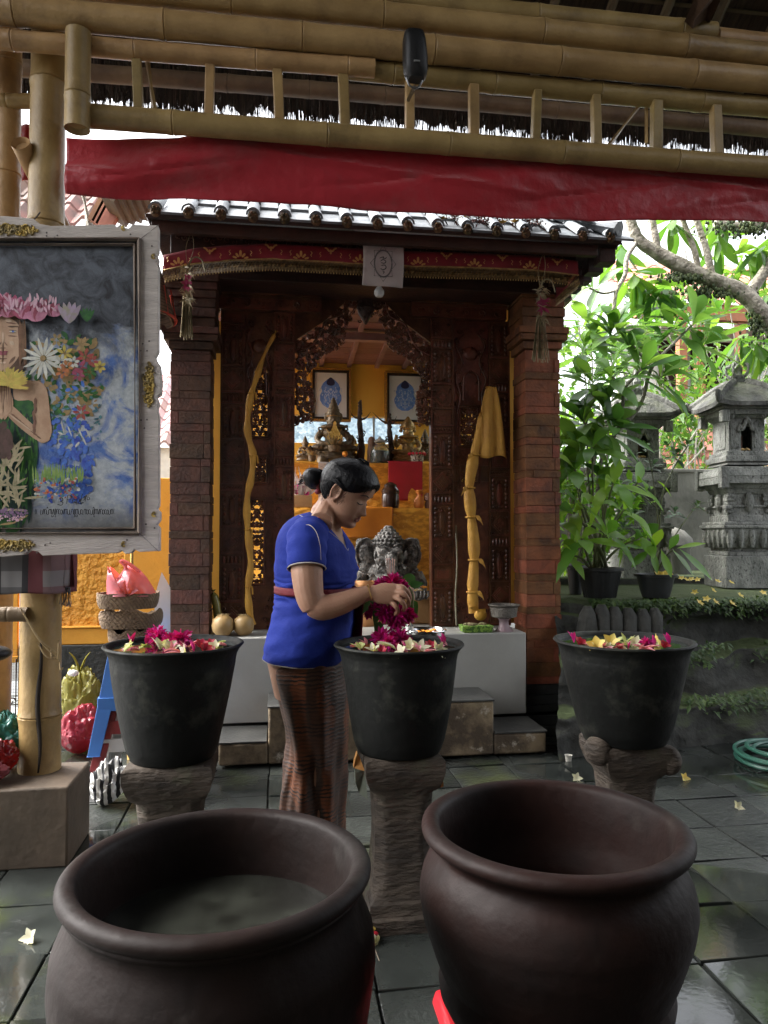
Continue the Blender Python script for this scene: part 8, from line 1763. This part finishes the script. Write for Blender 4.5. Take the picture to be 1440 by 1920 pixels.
mb.tube(bez([surf(y, z, .0003) for y, z in ((-.020, -.0705), (-.010, -.0745), (0, -.0757), (.010, -.0745), (.020, -.0705))], 4), [.0012]+[.0040]*15+[.0012], 6, flat=.7); mb.build('lips', LIP, WM)
# ---- hair
HAIR = mat('black_hair', (.005, .005, .006), (.003, .003, .004), rough=.36, scale=60, bump=.25, bscale=160, spec=.18)
def hl(t):   # hairline height for azimuth t
    a = abs((t+math.pi) % (2*math.pi)-math.pi); return float(np.interp(a, [0, .35, .7, 1.05, 1.35, 1.6, 1.9, 2.3, 3.15], [.055, .045, .026, .012, .004, .012, -.030, -.060, -.075]))
mb = MB(); nh, mh = 110, 34
def hair_fn(u, v):
    t = 2*math.pi*u; z0 = hl(t); z = z0+(.1066-z0)*v; g_ = .002+.0135*min(1, v*3.2)**.7; g_ += .0012*math.sin(t*34+v*5)*min(1, v*4)*(1-v); x, y = head_pt(z, t, g_)
    lift = .008*v; return H_(x-.002, y, z+lift)
mb.grid(hair_fn, nh, mh, cu=True); mb.build('hair', HAIR, WM, ang=180)
# combed strands flowing back to the bun
C0 = Vector((-.006, 0, .012))
def surf_r(d, g_):
    lo, hi = .03, .2
    for _ in range(18):
        m_ = (lo+hi)/2; p = C0+d*m_; zq = min(max(p.z, -.117), .1068); A = float(np.interp(zq, *zip(*xf))); B_ = float(np.interp(zq, *zip(*xb))); W_ = float(np.interp(zq, *zip(*hw_)))
        cx_ = (A+B_)/2; ins = abs((p.x-cx_)/max((A-B_)/2+g_, 1e-4))**2.1+abs(p.y/max(W_+g_, 1e-4))**2.1 < 1 and p.z < .1068+g_
        if ins: lo = m_
        else: hi = m_
    return lo
mb = MB(); mb.rand = True; rs_h = random.Random(5)
for k in range(330):
    t0 = rs_h.uniform(-2.3, 2.3); x0_, y0_ = head_pt(hl(t0), t0); v0 = (Vector((x0_, y0_, hl(t0)))-C0).normalized(); v1 = (Vector((-.10, rs_h.uniform(-.018, .018), -.02+rs_h.uniform(-.02, .02)))-C0).normalized()
    up_ = Vector((0, rs_h.uniform(-.25, .25)+.55*math.sin(t0), 1)); pts = []
    for i in range(13):
        s_ = i/12; d = (v0*(1-s_)+v1*s_+up_*math.sin(math.pi*s_)*(.75 if abs(t0) < 1.2 else .30)).normalized(); pts.append(H_(*(C0+d*surf_r(d, .002+.0125*min(1, s_*3.2)**.7+rs_h.uniform(0, .0015)))))
    mb.tube(pts, [.0007]+[.0021]*11+[.0015], 4)
mb.build('hair_strands', HAIR, WM, ang=180)
mb = MB(); bc = H_(-.135, -.010, -.022); q3 = Matrix((HX, HY, HZ)).transposed()
mb.ell(bc, (.042, .038, .036), rot=q3, n=24, m=16)
for k in range(14): a = k*.45; mb.tube(bez([H_(-.095, .02*math.cos(a), -.015+.02*math.sin(a)), H_(-.125, .036*math.cos(a), -.022+.034*math.sin(a)), H_(-.158, .028*math.cos(a+.6), -.026+.028*math.sin(a+.6)), H_(-.175, .006, -.03)], 5), [.006]*16, 6)
for k in range(9): mb.tube(bez([H_(-.16, 0, -.03), H_(-.182, .01*math.sin(k*2), -.026-.006*k), H_(-.186+.004*k, .014*math.sin(k*2), -.048)], 3), [.003, .003, .0025, .002, .0015, .001, .0006], 5)
mb.build('bun', HAIR, WM)
mb = MB(); mb.tube([H_(-.104, .026*math.cos(t), -.02+.026*math.sin(t)) for t in np.linspace(0, 6.28, 24)], .0065, 8); mb.ell(H_(-.088, -.03, -.052), (.012, .010, .010), n=10, m=8); mb.build('hair_tie', mat('dark_red_tie', (.20, .02, .03)), WM)
mb = MB(); mb.rand = True
for k in range(26):
    t = random.uniform(-1.5, 1.5); z = hl(t); x, y = head_pt(z, t, .003); p = H_(x, y, z+.004); x2, y2 = head_pt(z-.012, t, .001); mb.tube([p, H_(x2+.002, y2, z-random.uniform(.006, .014))], [.0008, .0003], 4)
for k in range(60):
    t = random.choice((random.uniform(1.7, 4.6), random.uniform(-1.7, -1.2))); z = hl(t)-random.uniform(-.01, .02); x, y = head_pt(z, t, .004); p = H_(x, y, z); mb.tube(bez([p, p+HZ*-.012+HX*random.uniform(-.012, .004)+HY*random.uniform(-.008, .008), p+HZ*-random.uniform(.015, .04)+HX*random.uniform(-.02, .01)+HY*random.uniform(-.014, .014)], 3), .00045, 3)
for k in range(40):
    t = random.uniform(-3, 3); z = random.uniform(.02, .10); x, y = head_pt(z, t, .013); p = H_(x, y, z+.006); d = H_(x*1.1, y*1.1, z*1.1)-H_(x, y, z); mb.tube(bez([p, p+d*.8-HX*.012, p+d*1.1-HX*.035-HZ*.006], 3), .00035, 3)
mb.build('baby_hair', HAIR, WM)
# ---- blue top
BLUE = mat('blue_jersey', (.016, .034, .25), (.011, .024, .19), rough=.8, scale=5, bump=1.6, bscale=9, spec=.2)
n = 96; mb = MB(); rows = []
def wr(p, c, k):  # cloth wrinkles
    d = (p-c); return p+d.normalized()*k
for i, (py, a, b, lw) in enumerate(TOR):
    tl = -.008 if i == 0 else 0
    r_, c, _ = ring_c(py+(0 if i else -3), a, b, lw, n=n, tilt=.012 if i == 0 else .006 if i == 1 else 0)
    cinch = {5: -.004, 6: -.006, 7: -.002}.get(i, 0)
    rows.append([wr(p, c, cinch+.007*nz(p.x*9+5, p.y*9, p.z*6)+.0035*math.sin(p.z*70+2.5*math.sin(k*.2))*(1 if 3 <= i <= 9 else .3)*(.6+.4*math.cos(k*.065))) for k, p in enumerate(r_)])
fine = []
for i in range(len(rows)-1):
    for s_ in range(8):
        row = []
        for k in range(n):
            p = rows[i][k].lerp(rows[i+1][k], s_/8); f_ = (i+s_/8); th = 2*math.pi*k/n; near = math.exp(-((f_-5.8)/1.7)**2)
            rd = 1-abs(nz(math.cos(th)*1.6+f_*.35, math.sin(th)*1.6, f_*1.9))*2.6; rd2 = nz(math.cos(th)*2.2-f_*.5, math.sin(th)*2.2+3, f_*.9)
            d = Vector((p.x-PB.x, p.y-PB.y, 0)); row.append(p+d.normalized()*((.0095*rd*near*(0 if 5.4 < f_ < 6.3 else 1))+.006*rd2*(1-near*.5)))
        fine.append(row)
last = rows[-1]; fine.append(last)
def neckline(k):
    t = 2*math.pi*k/n; key = [(0, (649, 1030, -.045)), (.12, (643, 1008, -.005)), (.25, (630, 975, .055)), (.38, (606, 962, .07)), (.5, (583, 960, .005)), (.62, (588, 964, -.06)), (.75, (604, 974, -.085)), (.88, (630, 1005, -.075)), (1, (649, 1030, -.045))]
    u = t/(2*math.pi); xs = [q_[0] for q_ in key]; return pw(*[float(np.interp(u, xs, [q_[1][j] for q_ in key])) for j in range(3)])
top = []
for s_ in range(1, 11):
    t = s_/10; row = []
    for k in range(n):
        P0, P2 = last[k], neckline(k); th = 2*math.pi*k/n; st = abs(math.sin(th)); c = ring_c(1045, 523, 663, .172)[1]
        Pc = Vector((0, 0, 0)); out = (P0-c); out.z = 0; Pc = Vector((P0.x, P0.y, 0))+out*.10*st; Pc.z = P2.z+(-.004 if st > .3 else -.02)
        if P2.z < P0.z+.02: Pc = (P0+P2)/2
        row.append(P0*(1-t)**2+Pc*2*t*(1-t)+P2*t*t)
    top.append(row)
mb.rings(fine+top, cap=False)
o = mb.build('top', BLUE, WM, solid=.004, ang=180)
mb = MB()
for s_, pts, rr in ((-1, [pw(583, 1000, -.085), pw(577, 1012, -.135), pw(575, 1035, -.168), pw(575, 1066, -.190)], [.064, .068, .064, .0605]), (1, [pw(606, 1000, .08), pw(608, 1012, .13), pw(608, 1040, .158), pw(608, 1066, .168)], [.062, .066, .062, .058])):
    q_ = bez(pts, 6); rad = np.interp(np.linspace(0, 3, len(q_)), range(4), rr); rad = [r_*(1+.03*math.sin(i*1.3)) for i, r_ in enumerate(rad)]; mb = MB(); mb.tube(q_, rad, 30, cap=False); mb.build('sleeve', BLUE, o, solid=.003, ang=180)
STI = mat('pale_stitching', (.45, .40, .36), rough=.8)
mb = MB(); mb.tube([neckline(k)+Vector((0, 0, .0)) for k in range(n+1)], .0022, 5); mb.tube([(top[7][k % n]-PB)*1.003+PB for k in range(int(n*.62), n+3)], .0013, 4)
for pts, r_ in (([pw(575, 1066, -.190)], .062),):
    d = (pw(575, 1066, -.19)-pw(575, 1050, -.18)).normalized(); a, b, _ = frame_of(d); mb.tube([pts[0]+(a*math.cos(t)+b*math.sin(t))*r_ for t in np.linspace(0, 6.283, 30)], .0022, 5)
mb.tube([p for p in fine[0]]+[fine[0][0]], .0024, 5)
mb.tube(bez([pw(560, 990, -.17), pw(578, 984, -.19), pw(592, 996, -.21), pw(600, 1022, -.225), pw(602, 1050, -.225)], 6), .0012, 4)
mb.build('stitching', STI, o)
# sash
SASH = mat('red_sash', (.17, .010, .02), (.11, .007, .014), rough=.7, bump=.4, bscale=40)
mb = MB(); srs = []
for py, g_ in ((1099, .001), (1101, .006), (1104, .004), (1107, .006), (1110, .005), (1113, .001)): r_, c, _ = ring_c(py, 521, 664, .158, n=48, tilt=.004, off=g_); srs.append(r_)
mb.rings(srs, cap=False); o = mb.build('sash', SASH, WM, solid=.003, ang=180)
mb = MB(); mb.grid(lambda u, v: pw(660+22*u-3*v, 1110+88*v+3*math.sin(u*5), .02+.03*math.sin(u*4+v)), 10, 14); mb.build('sash_tail', SASH, o, solid=.004)
# ---- batik skirt
def batik():
    m = bpy.data.materials.new('batik_cloth'); m.use_nodes = True; nt = m.node_tree; N = nt.nodes; L = nt.links; b = N['Principled BSDF']; b.inputs['Roughness'].default_value = .55
    tc = N.new('ShaderNodeTexCoord'); sp = N.new('ShaderNodeSeparateXYZ'); L.new(tc.outputs['Object'], sp.inputs[0])
    nn = N.new('ShaderNodeTexNoise'); nn.inputs['Scale'].default_value = 7; nn.inputs['Detail'].default_value = 4; L.new(tc.outputs['Object'], nn.inputs['Vector'])
    def wave(direction, scale, dist): w_ = N.new('ShaderNodeTexWave'); w_.bands_direction = direction; w_.inputs['Scale'].default_value = scale; w_.inputs['Distortion'].default_value = dist; w_.inputs['Detail'].default_value = 2; w_.inputs['Detail Scale'].default_value = 1.5; L.new(tc.outputs['Object'], w_.inputs['Vector']); return w_.outputs['Fac']
    def mr(s, a, b_, c=0, d=1): r = N.new('ShaderNodeMapRange'); r.inputs['From Min'].default_value = a; r.inputs['From Max'].default_value = b_; r.inputs['To Min'].default_value = c; r.inputs['To Max'].default_value = d; L.new(s, r.inputs['Value']); return r.outputs[0]
    def mix(f, a, c):
        x = N.new('ShaderNodeMix'); x.data_type = 'RGBA'; L.new(f, x.inputs[0])
        for i, v_ in ((6, a), (7, c)):
            if isinstance(v_, tuple): x.inputs[i].default_value = (*v_, 1)
            else: L.new(v_, x.inputs[i])
        return x.outputs[2]
    vert = mr(wave('X', 3.4, 4.5), .35, .65); blk = mr(wave('Z', 3.2, 7.0), .40, .60); lines = mr(wave('Z', 24, 4.5), .45, .75)
    base = mix(vert, (.060, .030, .017), (.21, .062, .018)); base = mix(mr(nn.outputs['Fac'], .42, .62), base, (.085, .030, .013))
    mu = N.new('ShaderNodeMath'); mu.operation = 'MULTIPLY'; L.new(lines, mu.inputs[0]); L.new(mr(blk, 0, 1, .35, 1), mu.inputs[1])
    L.new(mix(mu.outputs[0], base, (.024, .012, .008)), b.inputs['Base Color']); bp = N.new('ShaderNodeBump'); bp.inputs['Strength'].default_value = .3; bp.inputs['Distance'].default_value = .004; L.new(lines, bp.inputs['Height']); L.new(bp.outputs[0], b.inputs['Normal']); return m
SKT = [(1200, 510, 652, .172), (1232, 511, 646, .176), (1265, 518, 648, .176), (1300, 527, 651, .170), (1340, 537, 651, .162), (1380, 546, 650, .155), (1410, 548, 649, .150), (1435, 542, 648, .148), (1470, 534, 646, .145), (1520, 530, 643, .143), (1570, 529, 641, .142), (1622, 530, 640, .142)]
mb = MB(); rows = []; n = 90
for py, a, b, lw in SKT: rows.append(ring_c(py, a, b, lw, n=n, e=2.1))
fine = []
for i in range(len(rows)-1):
    for s_ in range(6):
        t = s_/6; r0, c0, _ = rows[i]; r1, c1, _ = rows[i+1]; row = []; f_ = (i+t)/len(rows)
        for k in range(n):
            p = r0[k].lerp(r1[k], t); c = c0.lerp(c1, t); th = 2*math.pi*k/n
            fold = (.010*math.sin(th*7+2.2*math.sin(f_*5))+.005*math.sin(th*15+f_*7))*f_**.8+.018*math.exp(-((th-4.1-f_*1.1)/.16)**2)*f_-.016*math.exp(-((th-4.5-f_*1.1)/.16)**2)*f_
            knee = .012*math.exp(-((th-3.5)/.5)**2)*math.exp(-((f_-.52)/.08)**2); row.append(p+(p-c).normalized()*(fold+knee+.003*nz(p.x*12, p.y*12, p.z*14)))
        fine.append(row)
mb.rings(fine, cap=False); mb.build('skirt', batik(), WM, solid=.004, ang=180)
mb = MB(); p0 = pw(694, 1111, -.19); d = (pw(700, 1109, -.19)-pw(686, 1113, -.19)).normalized(); a, b, _ = frame_of(d); mb.tube([p0+(a*math.cos(t)*1.05+b*math.sin(t))*.027 for t in np.linspace(0, 6.283, 26)], .0022, 6); mb.build('bracelet', mat('gold_bracelet', (.65, .42, .15), rough=.3, metal=.8), WM)
# ---- flowers in her hands
T = thing('flower_bunch', 'bunch of magenta globe flowers with green stems held in her hands', 'flower bunch', pw(745, 1120, -.14))
def pomp(px, py, dy, s, n=110):
    c = pw(px, py, dy); mb = MB(); mb.rand = True
    for k in range(n): z = 1-2*(k+.5)/n; a = k*2.399; r_ = math.sqrt(1-z*z); d = Vector((r_*math.cos(a)+random.gauss(0, .2), r_*math.sin(a)+random.gauss(0, .2), z+random.gauss(0, .2))); mb.leaf(c+d*s*.15, d, [random.gauss(0, 1) for _ in range(3)], s*random.uniform(.6, 1.05), s*.30, droop=.1, fold=.35, nu=3, wide=1.3)
    mb.build('blossom', MAG, T, ang=180)
for q_ in ((736, 1092, -.15, .040), (716, 1096, -.14, .028), (752, 1100, -.13, .028), (744, 1152, -.15, .044), (722, 1150, -.16, .034), (765, 1152, -.13, .032), (742, 1166, -.15, .030), (700, 1140, -.10, .024), (692, 1150, -.08, .020), (710, 1125, -.09, .026)): pomp(*q_)
mb = MB()
for a, b in (((736, 1096, -.15), (744, 1145, -.15)), ((752, 1102, -.13), (762, 1145, -.14)), ((716, 1100, -.13), (728, 1145, -.15)), ((760, 1088, -.13), (774, 1140, -.13)), ((705, 1132, -.10), (728, 1118, -.13))): mb.tube(bez([pw(*a), (pw(*a)+pw(*b))/2+Vector((.012, 0, 0)), pw(*b)], 4), .0034, 6)
mb.build('stem', mat('pale_green_stem', (.20, .24, .10), rough=.6), T)
mb = MB(); mb.rand = True
c = pw(767, 1087, -.10); mb.add([c]+[c+RH*.021*math.cos(t)*(1+.1*math.sin(t*3))+Vector((0, 0, .021*math.sin(t)))+FH*.004*math.sin(t*2) for t in np.linspace(0, 6.0, 16)], [(0, i, i % 16+1) for i in range(1, 17)])
for a, d in (((770, 1100, -.12), (.5, 0, .3)), ((700, 1125, -.10), (-.6, 0, -.5)), ((708, 1140, -.12), (-.2, 0, -1)), ((773, 1125, -.12), (.3, 0, -1)), ((712, 1165, -.12), (-.2, 0, -.8)), ((718, 1135, -.15), (0, 0, -1))): mb.leaf(pw(*a), RH*d[0]+Vector((0, 0, d[2])), (0, -1, .2), .055, .030, nu=5)
mb.build('leaf', leafmat('bunch_leaf', (.06, .14, .035), (.04, .10, .03), rough=.5, tl=.3), T)
T = thing('incense_bundle', 'thin incense sticks standing up out of the flower bunch in her hands', 'incense', pw(733, 1092, -.14))
INC = mat('incense_stick', (.45, .28, .22), (.55, .35, .3), rough=.8); TIP = mat('incense_tip', (.75, .45, .40), rough=.8)
for a, b in ((725, 727), (727, 729), (730, 730), (732, 731), (736, 735), (740, 737)):
    A, B_ = pw(a, 1050+random.uniform(-2, 3), -.13), pw(b, 1092, -.14); mb = MB(); mb.tube([A, B_], .0013, 6); o = mb.build('stick', INC, T); mb = MB(); mb.ell(A, (.0022, .0022, .004), n=6, m=5); mb.build('tip', TIP, o)
